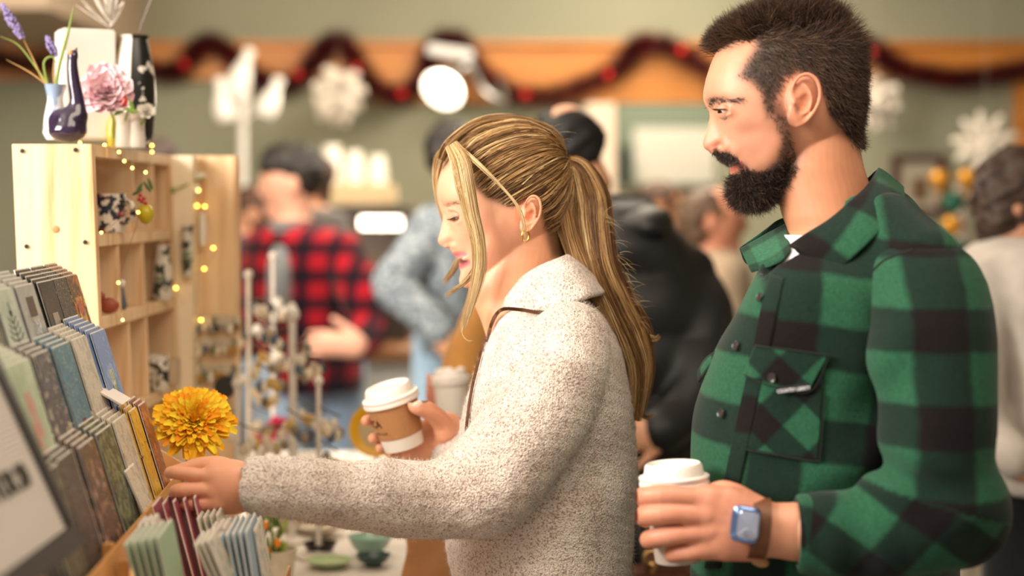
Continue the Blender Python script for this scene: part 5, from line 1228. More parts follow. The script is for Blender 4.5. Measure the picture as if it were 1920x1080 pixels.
hd_.ell(P(1208,425,3.66), (S(52,3.66), .16, S(42,3.66)), .01); hd_.ell(P(1168,420,3.66), (S(34,3.66), .12, S(24,3.66)), .02); hd_.ell(P(1165,388,3.66), (S(30,3.66), .09, S(14,3.66)), .01, 'sub')
hd_.disp(lambda X, Y, Z: .005*pnoise(X, Y, Z, 45, 3)); v_, q_ = hd_.mesh(1); mesh_obj('hood', v_, q_, mat('black_puffer', '0e0f12', .55), [o for o in COL.objects if o.get('label', '').startswith('black-haired person')][0])
bg_person('person in a mustard coat holding a white cup behind the blonde woman', 3.35, (955,455,46,62), -1, (962,530),
    [(538,915,1000,.07),(570,880,1030,.13),(620,855,1045,.17),(690,848,1050,.18),(800,852,1050,.18),(930,855,1050,.18)], arms=[([(900,610,-.14),(868,680,-.20),(872,740,-.24),(862,760,-.25)], [38,36,32,27])],
    hands=[(866,765,-.25,.11,150,1)], hair=[(965,440,58,62,54)], top_mat=cloth('mustard_wool', 'b98340'), skin='d68a72', hair_mat_='3a2618', leg_mat=cloth('grey_trousers', '6a6460'))
cb_ = P(850, 790, 3.08); ct_ = P(845, 712, 3.08)
takeaway_cup('takeaway_cup', tuple(cb_), tuple(ct_-cb_), (ct_-cb_).length, .0265, .032, WHITEP if 'WHITEP' in globals() else mat('cup_white', 'efe9df', .55), mat('cup_lid_white', 'f3ece4', .35), label='plain white paper cup held in front of the mustard coat')
bg_person('person with short grey-brown hair and beige jumper facing right behind the man', 5.1, (1338,412,52,60), 1, (1330,480),
    [(470,1296,1372,.08),(496,1272,1400,.15),(560,1258,1412,.18),(680,1255,1415,.18),(800,1262,1410,.18)], arms=[([(1300,540,-.10),(1300,640,-.16),(1340,720,-.2)], [38,36,30])], hair=[(1322,400,54,46,52),(1305,425,36,46,48)], top_mat=cloth('beige_jumper', 'b7a189'), skin='cf8d70', hair_mat_='5a4330')
bg_person('person with brown hair seen over the black hood far back', 6.4, (1236,385,34,44), 1, (1236,425), [(425,1205,1268,.07),(445,1180,1290,.15),(560,1175,1295,.18),(700,1180,1290,.18)], hair=[(1234,375,38,36,38)], top_mat=cloth('dark_jumper', '3a3a44'), skin='c98f6a', hair_mat_='4b3424')
bg_person('person with dark curly hair and pale grey jumper at the right edge', 3.5, (1905,372,62,84), 1, (1905,455),
    [(446,1850,1965,.09),(475,1815,2010,.18),(540,1800,2030,.22),(660,1805,2035,.22),(800,1815,2030,.22),(905,1825,2020,.22)], arms=[([(1850,540,-.12),(1838,680,-.18),(1850,800,-.2),(1900,860,-.28)], [52,48,42,36])],
    hands=[(1915,872,-.29,.14,-10,1)], hair=[(1893,360,68,80,66),(1870,400,46,56,56),(1912,312,50,40,52)], top_mat=cloth('pale_grey_knit', 'b9b0a6', .1), skin='c68f70', hair_mat_='3b2a20', leg_mat=cloth('black_trousers', '0d0f16'))
bg_person('person with long brown hair behind the far pine panel', 6.3, (474,398,34,44), -1, (474,440), [(440,445,505,.07),(462,430,520,.15),(560,428,524,.17),(700,430,522,.17)], hair=[(470,392,38,46,40),(488,430,20,50,34)], top_mat=cloth('plum_jumper', '3b2740'), hair_mat_='4a2d1c')
bg_person('person with brown hair tied back standing behind the plaid shirt', 5.72, (590,345,34,46), -1, (590,390), [(392,560,622,.07),(412,540,650,.15),(520,535,655,.17),(700,540,650,.17)], hair=[(596,325,34,38,38),(606,345,16,44,30)], top_mat=cloth('grey_jumper', '55504e'), hair_mat_='3a2416')
bg_person('brown-haired person whose crown shows behind the white bud vases', 4.62, (298,318,36,52), -1, (298,370), [(372,265,335,.07),(394,240,360,.15),(500,235,365,.17),(640,240,360,.17)], hair=[(298,296,38,38,38)], top_mat=cloth('brown_jumper', '54402f'), hair_mat_='33211a')
# ---------------------------------------------------------------- coffee counter, balloons and other far things
SLT = mat('steel', '8e8a84', .3, metal=.8)
ct = empty('service_counter', (PX(700,6.4), 6.4, 0), 'white service counter below the espresso machine', 'counter')
slab('counter_top', PX(560,6.2), PX(850,6.2), 6.05, 7.0, PZ(650,6.2)-.04, PZ(650,6.2), mat('counter_brown','8a5c36',.5), None, ct); slab('front_panel', PX(565,6.2), PX(845,6.2), 6.1, 6.95, 0, PZ(650,6.2)-.04, mat('counter_white','eef2f4',.6), None, ct)
ZC = PZ(650,6.2)+.001
es = empty('espresso_machine', (PX(700,6.5), 6.6, ZC), 'dark espresso machine with a glowing light strip', 'coffee machine')
slab('cabinet', PX(622,6.5), PX(768,6.5), 6.4, 6.9, ZC, PZ(500,6.5), mat('machine_dark','2e2522',.5), None, es); slab('back_panel', PX(622,6.5), PX(768,6.5), 6.62, 6.9, PZ(500,6.5), PZ(388,6.5), mat('machine_brown','7d6a5a',.5), None, es)
slab('hood', PX(630,6.5), PX(764,6.5), 6.35, 6.9, PZ(405,6.5), PZ(386,6.5), mat('machine_dark','2e2522',.5), None, es); slab('side_post', PX(754,6.5), PX(766,6.5), 6.4, 6.62, PZ(500,6.5), PZ(405,6.5), mat('machine_dark','2e2522',.5), None, es)
MB().tube([P(676,418,6.34), P(752,418,6.34)], S(10,6.34), 12).build('light_strip', mat('strip_glow','fff0d8',.4,emit='ffefd6',estr=6), es)
slab('x', PX(612,6.6), PX(738,6.6), 6.45, 6.8, PZ(386,6.6)+.001, PZ(346,6.6), mat('cream_box','cdb48c',.7), None, bev=.01); o = bpy.data.objects['x']; o.name = 'storage_box'; tag(o, 'cream box on top of the espresso machine under the paper cups', 'box')
def cup_stack(px, y0, y1, w, n, label, Y=6.6):
    e = empty('paper_cup_stack', tuple(P(px, y1, Y)), label, 'cups', 'stacked white paper cups'); h = PZ(y0, Y)-PZ(y1, Y); r = S(w/2, Y); z = PZ(y1, Y); hc = h*.7; st = h*.3/max(1, n-1)
    for k in range(n):
        zb = z+k*st; MB().lathe([(0,hc*.99),(r*.72,hc*.99),(r*.72,hc),(r*.98,.004),(r,.0),(r*1.03,.003),(r*1.0,.007)], (PX(px,Y), Y, zb), 24).build('paper_cup', mat('stack_cup_white','f5efe2',.5), e)  # even white paper colour, without emission
cup_stack(621, 272, 345, 42, 5, 'leftmost and tallest stack of white paper cups above the espresso machine'); cup_stack(664, 283, 345, 38, 4, 'middle stack of white paper cups above the espresso machine'); cup_stack(708, 291, 345, 38, 3, 'rightmost stack of white paper cups above the espresso machine')
BG = mat('gold_balloon', 'c98a1c', .25, metal=.35); GR = mat('green_balloon', '0f5a48', .3)
for a, b, r, m, l in ((1763,338,20,BG,'gold balloon highest on the left of the cluster'),(1815,336,20,BG,'gold balloon at the top right beside the pale post'),(1787,380,22,GR,'green balloon in the middle of the balloon cluster'),(1786,424,20,BG,'gold balloon under the upper green balloon'),(1790,468,22,GR,'dark green balloon lowest in the cluster by the man\'s shoulder')):
    e = empty('balloon', tuple(P(a, b+r, 6.0)), l, 'balloon', 'gold and green balloons'); MB().lathe([(0,-1.08),(.12,-1.04),(.5,-.8),(.9,-.25),(1,.15),(.85,.6),(.45,.92),(0,1)], (0,0,0), 20).V
    k = S(r, 6.0); MB().lathe([(x*k, z*k) for x, z in [(0,-1.08),(.12,-1.04),(.5,-.8),(.9,-.25),(1,.15),(.85,.6),(.45,.92),(0,1)]], P(a, b, 6.0), 20).build('balloon_skin', m, e)
    MB().lathe([(0,0),(.012,-.001),(.004,.012),(0,.014)], P(a, b+r*1.08, 6.0)-Vector((0,0,.012)), 10).build('knot', m, e)
MB().lathe([(0,0),(.12,0),(.12,.02),(.028,.04),(.028,PZ(345,6.1)),(0,PZ(345,6.1))], (PX(1812,6.1), 6.15, 0), 20).build('balloon_post', mat('post_pale','b9aea2',.6), label='pale round post holding up the gold and green balloons', cat='post')
# yellow plate on a stand
dp = empty('display_plate', tuple(P(706, 858, 3.2)), 'mustard yellow rimmed plate standing upright behind the hand-held cup', 'plate')
MB().lathe([(0,0),(.030,.0),(.034,.003),(.050,.007),(.051,.010),(.036,.008),(.033,.005),(0,.005)], P(706, 806, 3.2), 40, rotm(84,'X')).build('rim', mat('mustard_glaze','e8b010',.35), dp)
MB().lathe([(0,.0052),(.033,.0054)], P(706, 806, 3.2), 40, rotm(84,'X')).build('centre', mat('beige_centre','c9b48c',.5), dp)
MB().tube([P(706,850,3.22), (PX(706,3.24),3.24,TZ_+.001)], .004, 8).build('stand', mat('stand_wood','8a6a44',.6), dp)
# handbag with brass fittings
hb = empty('handbag', tuple(P(1245, 1180, 3.0)), 'brown leather handbag with brass rings between the couple', 'handbag'); LB = mat('bag_leather','5c3620',.5,var=.25,scale=25,bump=.3); BRS = mat('brass','b7935a',.3,metal=1)
MB().box(P(1245,1120,3.05), (S(120,3.0), .12, S(150,3.0)), bev=.02).build('bag_body', LB, hb)
MB().tube(spline([P(1208,1050,3.0),P(1200,960,3.02),P(1225,880,3.05),P(1262,960,3.02),P(1275,1050,3.0)],24), .007, 8).build('strap', mat('strap_dark','2a1c14',.6), hb)
for a, b, r in ((1212,975,11),(1222,1045,13),(1262,1005,10)): MB().tube([P(a,b,2.975)+Vector((S(r,3)*math.cos(t),0,S(r,3)*math.sin(t))) for t in np.linspace(0,2*PI,22)], .0035, 6, cap=False).build('ring', BRS, hb)
MB().tube(spline([P(1212,965,2.97),P(1230,1010,2.965),P(1236,1040,2.97),P(1222,1075,2.97)],16), .0042, 6).build('clasp', BRS, hb)
# ---------------------------------------------------------------- the market stall: table, pine shelves, card racks
def pine():
    t = NT('pale_pine'); m = t.n('ShaderNodeMapping'); m.inputs['Scale'].default_value = (26, 26, 1.3); co = t.coords(); t.l(co, m.inputs[0])
    g = t.ramp(t.noise(1.6, 5, m.outputs[0], .6).outputs[0], [(.28, srgb('c99866')), (.45, srgb('e6c59a')), (.7, srgb('f0d6b0'))])
    m2 = t.n('ShaderNodeMapping'); m2.inputs['Scale'].default_value = (9, 9, 3.2); t.l(co, m2.inputs[0]); v = t.n('ShaderNodeTexVoronoi'); v.inputs['Scale'].default_value = 1.0; t.l(m2.outputs[0], v.inputs['Vector'])
    k = t.ramp(v.outputs['Distance'], [(.0, (.30,.30,.30)), (.055, (.55,.5,.42)), (.085, (1,1,1))])
    t.l(t.mix(.8, g, t.mix(1.0, g, k, 'MULTIPLY')), t.b.inputs['Base Color']); t.set(Roughness=.6); return t.m
PINE = pine(); WOOD = mat('honey_ply', 'c48f52', .5, var=.15, scale=12)
TZ = .90
tb_ = empty('display_table', (-.9, 2.9, 0), 'white-topped display table holding the cards, shelves and ceramics', 'table')
WT = mat('table_white', 'dcd6cf', .5, var=.04, scale=6)
slab('tabletop', -1.6, -.115, 1.35, 4.3, TZ-.03, TZ, WT, None, tb_, .004)
for x, y in ((-1.5,1.45),(-.2,1.45),(-1.5,4.2),(-.2,4.2)): slab('leg', x-.025, x+.025, y-.025, y+.025, 0, TZ-.031, mat('leg_grey','8a8681',.4,metal=.6), None, tb_)
# ---- pine display shelf that runs away from the lens, its open side to the right
Y1, Y2 = 2.5, 3.08; XR = PX(172, Y1); XL = PX(22, Y1); ZT = PZ(270, Y1); LEAN = .042
def lean(o):
    me = o.data; z0 = o.location.z
    for v in me.vertices: v.co.x += LEAN*(ZT-(v.co.z+z0))
    me.update(); return o
sh = empty('display_shelf', (-.67, 2.8, TZ), 'pale pine open shelf unit with mugs and ornaments standing behind the cards', 'shelf')
def board(name, x0, x1, y0, y1, z0, z1, par=sh, m=None, bev=.0008): return lean(slab(name, x0, x1, y0, y1, z0, z1, m or PINE, None, par, bev))
board('side_panel', XL, XR, Y1, Y1+.018, TZ, ZT); board('side_panel', XL, XR, Y2-.018, Y2, TZ, ZT)
board('back_panel', XL, XL+.008, Y1+.019, Y2-.019, TZ+.02, ZT-.02, m=mat('shelf_back','d9b597',.7))
board('top_board', XL, XR, Y1+.019, Y2-.019, ZT-.018, ZT)
S2, S3, S4 = PZ(440,2.5), PZ(597,2.5), 1.205
for z in (S2, S3, S4, TZ+.02): board('shelf_board', XL+.009, XR, Y1+.019, Y2-.019, z-.018, z)
for z0, z1, ys in ((S2, ZT-.018, (2.775, 2.93)), (S3, S2-.018, (2.648, 2.825, 2.985)), (S4, S3-.018, (2.70, 2.83)), (TZ+.02, S4-.018, (2.78,))):
    for y in ys: board('divider', XL+.009, XR-.002, y-.006, y+.006, z0, z1)
def sxy(px, Y, z): return PX(px, Y)
for px, py in ((42,283),(142,281),(50,462),(160,454)):
    c = P(px, py, Y1-.0012); MB().lathe([(0,0),(.0022,0),(.0034,.0012),(0,.0014)], c, 12, rotm(90,'X')).build('screw', mat('screw_black','17130f',.5), sh)
MB().lathe([(0,.0004),(.0045,.0006),(.0052,.0002),(.0056,0)], P(105,430,Y1-.0004), 18, rotm(90,'X')).build('knot', mat('knot_brown','a9824f',.6), sh)
s2 = empty('display_shelf', (-.56, 3.16, TZ), 'second pale pine shelf unit standing beyond the first, strung with lights', 'shelf')
XL2, XR2 = PX(322,3.14), PX(443,3.14)
def board2(name, *a): return slab(name, *a, PINE, None, s2, .0008)
board2('side_panel', XL2, XR2, 3.14, 3.158, TZ, PZ(292,3.14)); board2('side_panel', XL2, XR2, 3.182, 3.19, TZ, PZ(292,3.14)); board2('top_board', XL2, XR2, 3.159, 3.181, PZ(292,3.14)-.018, PZ(292,3.14))
slab('post', PX(320,3.1), PX(364,3.1), 3.085, 3.135, TZ, PZ(293,3.1), mat('lit_pine','f0dfc0',.6,var=.04,scale=8), None, s2, .0008)  # stronger light on this post put into a lighter wood colour
for z in (1.2, 1.36): board2('shelf_board', XL2, XR2, 3.159, 3.181, z-.018, z)
# ---- things in the compartments
CW = mat('ceramic_white', 'ece6dc', .3, var=.03); CBK = mat('ceramic_black', '1e1c1c', .3)
def spotted(name, base, c1, c2, scale=60, lo=.45):
    if name in MATS: return MATS[name]
    t = NT(name); n = t.noise(scale, 2); n2 = t.noise(scale*.7, 2); c = t.mix(t.ramp(n.outputs[0], [(lo, (1,1,1)), (lo+.03, (0,0,0))]), srgb(base), srgb(c1)); c = t.mix(t.ramp(n2.outputs[0], [(.36, (1,1,1)), (.39, (0,0,0))]), c, srgb(c2)); t.l(c, t.b.inputs['Base Color']); t.set(Roughness=.35); MATS[name] = t.m; return t.m
def mug(px, py, Y, r, h, m, label, ang=0, group=None, handle=True):
    c = P(px, py, Y); e = empty('mug', tuple(c), label, 'mug', group)
    MB().lathe([(0,0),(r*.86,0),(r*.92,.003),(r,.012),(r,h),(r-.003,h),(r-.004,.008),(0,.006)], c, 36).build('mug_body', m, e)
    if handle:
        d = Vector((math.cos(ang), math.sin(ang), 0)); MB().tube(spline([c+d*r*.97+Vector((0,0,h*.8)), c+d*(r+.020)+Vector((0,0,h*.75)), c+d*(r+.024)+Vector((0,0,h*.4)), c+d*r*.97+Vector((0,0,h*.22))], 14), .0045, 8).build('handle', m, e)
    return e
def drop(px, Y, z): return (CZ-z)*F/Y+HY
mug(206, drop(0,2.66,S2+.001), 2.66, .026, .060, spotted('mug_pattern','e8dfd2','2b3244','a8432f',70), 'white mug with dark blue blotches in the top shelf compartment', ang=-.6)
mug(292, drop(0,2.90,S4+.001), 2.90, .022, .060, spotted('mug_pattern_dark','e4dccd','23252c','4c5a3d',60), 'white mug with black leaf marks in the third shelf row', ang=-1.2)
mug(319, drop(0,3.0,S4+.001), 3.0, .018, .045, mat('beige_glaze','c4ad90',.4), 'small beige beaker at the far end of the third shelf row', handle=False)
def vase(name, prof, px, py, Y, m, label, cat='vase', n=32, sx=1.0, sy=1.0, rot=None, par=None):
    return MB().lathe(prof, P(px, py, Y), n, rot, sx=sx, sy=sy).build(name, m, par, label=label, cat=cat)
vase('ceramic_vase', [(0,0),(.014,0),(.018,.01),(.017,.05),(.012,.085),(.013,.095),(.010,.095),(.009,.02),(0,.01)], 305, drop(0,2.96,S3+.001), 2.96, spotted('vase_grey_leaf','d8d2c2','3b4238','7f8a6a',50), 'pale leaf-patterned bud vase at the far end of the second shelf row')
e = empty('figurine', tuple(P(228, drop(0,2.70,S3+.001), 2.70)), 'small dark and white ornament figure in the second shelf row', 'ornament'); c = P(228, drop(0,2.70,S3+.001), 2.70)
MB().lathe([(0,0),(.007,0),(.009,.006),(.006,.02),(.004,.032),(0,.036)], c, 16).build('figure_body', mat('figure_grey','5b606a',.4), e); MB().ball(c+Vector((0,0,.041)), .0065, 12).build('figure_head', CW, e)
e = empty('clay_bird', tuple(P(205, drop(0,2.60,S3+.001), 2.60)), 'rust red clay ornament deep in the second shelf row', 'ornament'); c = P(204, drop(0,2.60,S3+.001), 2.60)
MB().ball(c+Vector((0,0,.012)), (.016,.010,.012), 16).build('bird_body', mat('rust_clay','9c4e38',.5), e); MB().ball(c+Vector((-.012,0,.026)), .007, 12).build('bird_head', mat('rust_clay','9c4e38',.5), e)
slab('x', PX(182,2.6)-.07, PX(182,2.6)-.03, 2.53, 2.60, TZ+.021, TZ+.10, mat('blue_box','8aa0b8',.6), None); o = bpy.data.objects['x']; o.name = 'gift_box'; tag(o, 'pale blue gift box low inside the pine shelf', 'box')
# hanging ornament: red berries and yellow-green bauble
e = empty('hanging_ornament', tuple(P(272, 425, 2.60)), 'hanging ornament of leaves, red berries and a yellow-green bauble on the shelf front', 'ornament'); OY = 2.62
MB().tube([P(272,318,OY), P(268,345,OY), P(266,380,OY)], .0006, 4).build('string', mat('string','c9b79a',.8), e)
for a, b in ((263,366),(270,372),(266,378),(273,381),(261,374)): MB().ball(P(a,b,OY-.004), .0032, 10).build('berry', mat('berry_red','b5202c',.25), e)
MB().lathe([(0,-.017),(.006,-.014),(.0115,-.004),(.012,.003),(.007,.012),(0,.015)], P(273,400,OY), 20, sx=1.1).build('bauble', mat('yellow_green','b9a81c',.3), e)
for a, b, r in ((262,352,30),(276,350,-35),(258,360,60),(282,345,-20)): MB().ball(P(a,b,OY), (.0028,.0012,.010), 10, rotm(r,'Y')).build('leaf', mat('leaf_dark','4d6238',.5), e)
# ---- hooks and pieces on the far panel
for a, b, h, w, m, l in ((352,470,95,24,spotted('vase_grey_leaf','d8d2c2','3b4238','7f8a6a',50),'pale mottled wall vase hung on the front edge of the far shelf'),(380,430,62,14,CW,'slim white wall vase hung on the far pine panel')):
    Y = 3.075 if a < 364 else 3.125; k = S(h/2, Y); r = S(w/2, Y)
    vase('wall_vase', [(0,-k),(r*.6,-k),(r*.9,-k*.5),(r,.2*k),(r*.8,k*.8),(r,k),(r*.8,k),(0,k*.6)], a, b, Y-r*.5, m, l, n=20)
e = empty('wall_hanging', tuple(P(372, 400, 3.11)), 'small white flower sprig hung high on the far pine panel', 'ornament')
MB().box(P(372,329,3.12), (.028,.006,.010), bev=.002).build('hook_plate', CW, e); MB().tube(spline([P(320,356,3.07), P(342,350,3.08), P(362,340,3.09), P(385,332,3.1)],12), .0016, 6).build('stem', mat('stem_green','8a9a3c',.6), e); MB().ball(P(318,357,3.07), (.010,.006,.006), 12).build('leaf', mat('leaf_green','6c8a30',.5), e); MB().ball(P(368,357,3.09), (.009,.009,.011), 12).build('flower', mat('flower_white','f0e6d0',.6), e)
# fairy lights
fl = empty('string_lights', tuple(P(285, 300, 2.6)), 'string of tiny warm lights trailing over the pine shelves', 'string lights'); FG = mat('fairy_glow', 'ffd060', .4, emit='ffc850', estr=9); wire = mat('fairy_wire', 'b08d50', .4, metal=.6)
pts1 = [(150,268,2.6),(196,272,2.62),(223,285,2.6),(233,302,2.59),(248,315,2.58),(273,323,2.58),(285,285,2.75),(285,273,2.85)]; pts2 = [(372,357,3.07),(370,386,3.12),(384,387,3.12),(400,465,3.12),(383,504,3.12),(330,540,3.07),(377,600,3.12)]; pts3 = [(190,436,2.49),(259,398,2.58),(222,530,2.6),(230,600,2.5)]
for ps in (pts1, pts2, pts3):
    MB().tube(spline([P(a,b,y-.004) for a,b,y in ps], 40), .0004, 4).build('wire', wire, fl)
    for a, b, y in ps: MB().ball(P(a,b,y-.006), .0023, 8).build('light_bulb', FG, fl)
# ---- ceramics and flowers on top of the shelf
def gooseneck():
    e = empty('bird_vase', tuple(P(128, 270, 2.55)), 'glossy dark purple long-necked bird vase on the corner of the pine shelf', 'vase'); Y = 2.545; h = .0012
    f = Field((PX(80,Y), Y-.05, PZ(275,Y)), (PX(175,Y), Y+.05, PZ(85,Y)), h)
    f.ell(P(127,246,Y), (S(35,Y), S(33,Y), S(21,Y)), .008); f.ell(P(131,226,Y), (S(28,Y), S(27,Y), S(26,Y)), .012); f.ell(P(104,222,Y), (S(11,Y),S(12,Y),S(17,Y)), .010, rot=rotm(30,'Y'))
    f.chain(spline([P(148,215,Y), P(144,185,Y), P(139,155,Y), P(136,128,Y), P(136,108,Y)], 14), [S(r,Y) for r in np.linspace(15,8.5,14)], .012); f.ell(P(137,104,Y), (S(8.5,Y),S(8,Y),S(10,Y)), .004); f.chain([P(140,102,Y), P(144,90,Y)], [S(5,Y), S(1.6,Y)], .003)
    f.D = np.maximum(f.D, PZ(269.5,Y)-f.ax[2][None, None, :]).astype(np.float32)
    v, q = f.mesh(1); mesh_obj('vase_body', v, q, mat('purple_glaze','2c1f38',.14,coat=.6,var=.3,scale=40), e)
    MB().ball(P(133,100,Y-.004), (.0035,.003,.0045), 10).build('beak_mark', mat('orange_glaze','cf7a2a',.4), e)
gooseneck()
vase('bud_vase', [(0,0),(.013,0),(.019,.010),(.0165,.035),(.0115,.062),(.0155,.080),(.0165,.084),(.0135,.082),(.0095,.06),(0,.02)], 104, 262, 2.60, spotted('blue_white_glaze','e9ecee','8b9cb8','b8c4d4',18,.42), 'small blue and white glazed bud vase holding lavender', 'vase')
lv = empty('lavender_stems', tuple(P(104, 165, 2.6)), 'lavender sprigs and grass blades standing in the bud vase', 'flowers'); LG = mat('grass_green','7f9440',.6); LS = mat('dry_stem','b08a50',.7)
for pts, m, r in (([(100,170),(80,148),(62,110),(42,70)],LS,.0011),([(104,170),(100,140),(102,100)],LS,.0011),([(98,168),(70,130),(35,85),(0,68)],LG,.0010),([(96,165),(55,135),(12,112)],LS,.0009),([(104,168),(112,120),(128,60),(138,12)],LG,.0022),([(92,168),(82,120),(96,106),(106,118)],LG,.0014)):
    MB().tube(spline([P(a,b,2.6) for a,b in pts],16), [r*1.2]*8+list(np.linspace(r*1.2,r*.3,8)), 6).build('stem', m, lv)
def spike(p0, p1, r, n, seed):
    rs = np.random.RandomState(seed); mb = MB()
    for k in range(n):
        t = rs.rand(); c = Vector(p0)*(1-t)+Vector(p1)*t; w = r*math.sin(PI*(.15+.8*t)); a = rs.rand()*6.28; mb.ball(c+Vector((w*math.cos(a), w*math.sin(a), rs.normal()*.001)), (.0020,.0020,.0026), 6)
    mb.build('lavender_spike', mat('lavender','8c7fae',.8,var=.25,scale=200), lv, merge=False)
spike(P(42,72,2.6), P(4,8,2.6), .007, 160, 1); spike(P(104,104,2.6), P(88,68,2.6), .0055, 90, 2)
e = MB().box(P(160,160,2.72), (S(98,2.72), S(70,2.72), S(206,2.72)), rotm(28,'Z'), bev=.003).build('square_vase', CW, label='tall square white vase behind the peony', cat='vase')
vase('tall_vase', [(0,0),(.024,0),(.030,.02),(.034,.07),(.033,.11),(.026,.15),(.021,.172),(.024,.178),(.021,.178),(.018,.16),(0,.02)], 252, 275, 2.74, NT('x').m, 'tall white vase with a black speckled side behind the peony')
tvm = NT('black_white_vase'); nz_ = tvm.noise(45, 2); co_ = tvm.n('ShaderNodeSeparateXYZ'); tvm.l(tvm.coords(), co_.inputs[0]); sp_ = tvm.ramp(nz_.outputs[0], [(.60, srgb('1d1b1a')), (.63, srgb('e8e2d6'))]); tvm.l(tvm.mix(tvm.ramp(tvm.math('MULTIPLY_ADD', co_.outputs[0], 60, .45), [(.45,(0,0,0)),(.55,(1,1,1))]), srgb('ece6da'), sp_), tvm.b.inputs['Base Color']); tvm.set(Roughness=.3)
for o in COL.objects:
    if o.name == 'tall_vase': o.data.materials[0] = tvm.m
sl = PZ(270,2.8)
vase('green_pot', [(0,0),(.030,0),(.033,.01),(.030,.045),(.024,.05),(.022,.045),(0,.01)], 183, 262, 2.78, mat('green_glaze','2f6b55',.35), 'dark green glazed pot behind the purple bird vase', 'pot')
for a, h, w, l in ((231,66,15,'small white bud vase holding the red-centred flower'),(258,64,15,'small white bud vase standing under the white bloom')):
    k = S(h,2.66); r = S(w,2.66); vase('bud_vase', [(0,0),(r*.9,0),(r,k*.05),(r*.85,k*.7),(r*1.1,k),(r*.9,k),(0,k*.3)], a, 277, 2.66, CW, l, n=24)
vase('yellow_vase', [(0,0),(.010,0),(.012,.03),(.007,.05),(.005,.05),(0,.02)], 214, 277, 2.70, mat('yellow_glass','b9a832',.2), 'narrow yellow-green glass vase between the white bud vases')
def bloom(name, c, r, n, cols, label, seed=0, layers=6, petal=(.62,.40), cup=.9, facing=(0,-.6,.8), cat='flower', stem=None, parts=None):
    rs = np.random.RandomState(seed); e = empty(name, tuple(c), label, cat); q = Vector(facing).normalized().to_track_quat('Z','Y').to_matrix(); mats = [mat(name+'_'+k, k, .7, var=.08, scale=120) for k in cols]; mb = MB()
    for L in range(layers):
        t = L/(layers-1); k = int(n*(.5+.5*t)); open_ = math.radians(12+78*t*cup)
        for i in range(k):
            a = 2*PI*(i+.5*(L%2))/k+rs.normal()*.12; ln = r*(.45+.55*t)*(.9+.2*rs.rand()); wd = ln*petal[1]*(.85+.3*rs.rand()); V = []; nn = 6
            for u in range(nn+1):
                s_ = u/nn; ww = wd*math.sin(PI*min(1, .12+.80*s_)**1.0)**.7; th = open_*(.55+.45*s_)+rs.normal()*.02
                rad = ln*s_*math.sin(th); hh = ln*s_*math.cos(th)
                for v_ in (-1,-.5,0,.5,1): aa = a+v_*ww/max(rad, ln*.22); V.append((rad*math.cos(aa)*(1-.0*abs(v_)), rad*math.sin(aa), hh+abs(v_)**2*wd*.28+rs.normal()*ln*.012))
            Fs = [(u*5+j, u*5+j+1, (u+1)*5+j+1, (u+1)*5+j) for u in range(nn) for j in range(4)]
            mb.add(np.array(V) @ np.array(q).T+np.array(c), Fs, rs.randint(0, len(mats)))
    mb.build('petals', mats, e, merge=False)
    if stem: MB().tube(spline([Vector(p) for p in stem], 12), .0018, 6).build('stem', mat('stem_green','8a9a3c',.6), e)
    return e
bloom('peony', P(200,160,2.62)+Vector((0,0,-.012)), S(54,2.62), 13, ['efc9cf','f5dade','e6b3bd'], 'large pale pink peony bloom on top of the pine shelf', 5, 8, (.6,.55), .85, (.1,-.9,.45), stem=(P(202,190,2.63), P(212,225,2.66), P(214,268,2.70)))
bloom('white_bloom', P(275,212,2.64), S(19,2.64), 9, ['f3ecdd','fbf6ea'], 'small white bloom on the right of the shelf-top flowers', 6, 5, (.6,.6), .7, (.2,-.8,.5), stem=(P(272,222,2.64), P(262,240,2.66), P(258,262,2.66)))
e = empty('red_flower', tuple(P(236,205,2.62)), 'small red bud with green leaves beside the peony', 'flower')
MB().ball(P(232,190,2.6), (.007,.006,.009), 12).build('bud', mat('red_bud','c63a2e',.5), e); MB().tube(spline([P(233,196,2.6), P(240,206,2.61), P(233,230,2.66)],8), .0018, 6).build('stem', mat('stem_green','8a9a3c',.6), e)
for a, b, r in ((245,195,-30),(246,207,-75),(225,209,60)): MB().ball(P(a,b,2.6), (.0035,.0015,.011), 10, rotm(r,'Y')).build('leaf', mat('leaf_green','6c8a30',.5), e)
# dried leaf spray and twig
ds = empty('dried_spray', tuple(P(205, 60, 2.74)), 'dried grey-white leaf spray rising from the square vase', 'dried flowers')
MB().tube(spline([P(207,75,2.73),P(206,30,2.73),P(200,-30,2.73)],10), .0018, 6).build('stem', mat('grey_stem','8a8078',.8), ds)
rs = np.random.RandomState(8)
for i, (a, b, a2, b2) in enumerate([(205,52,150,-5),(204,46,158,10),(206,42,170,-22),(208,44,196,-30),(206,46,222,-18),(207,50,232,2),(206,40,182,0),(207,38,214,-30),(205,52,140,8)]):
    p0, p1 = P(a,b,2.73+.01*rs.normal()), P(a2,b2,2.73+.02*rs.normal()); d = (p1-p0); MB().ball((p0+p1)/2, (.0055,.0012,d.length/2), 12, d.to_track_quat('Z','Y').to_matrix()).build('dried_leaf', mat('dried_leaf','c9c0b4',.8,var=.1,scale=60), ds)
MB().tube(spline([P(262,60,2.76),P(268,40,2.76),P(280,8,2.76),P(292,-20,2.76)],12), .0016, 6).build('dried_twig', mat('grey_stem','8a8078',.8), None, label='thin grey twig rising from the black and white vase', cat='twig')
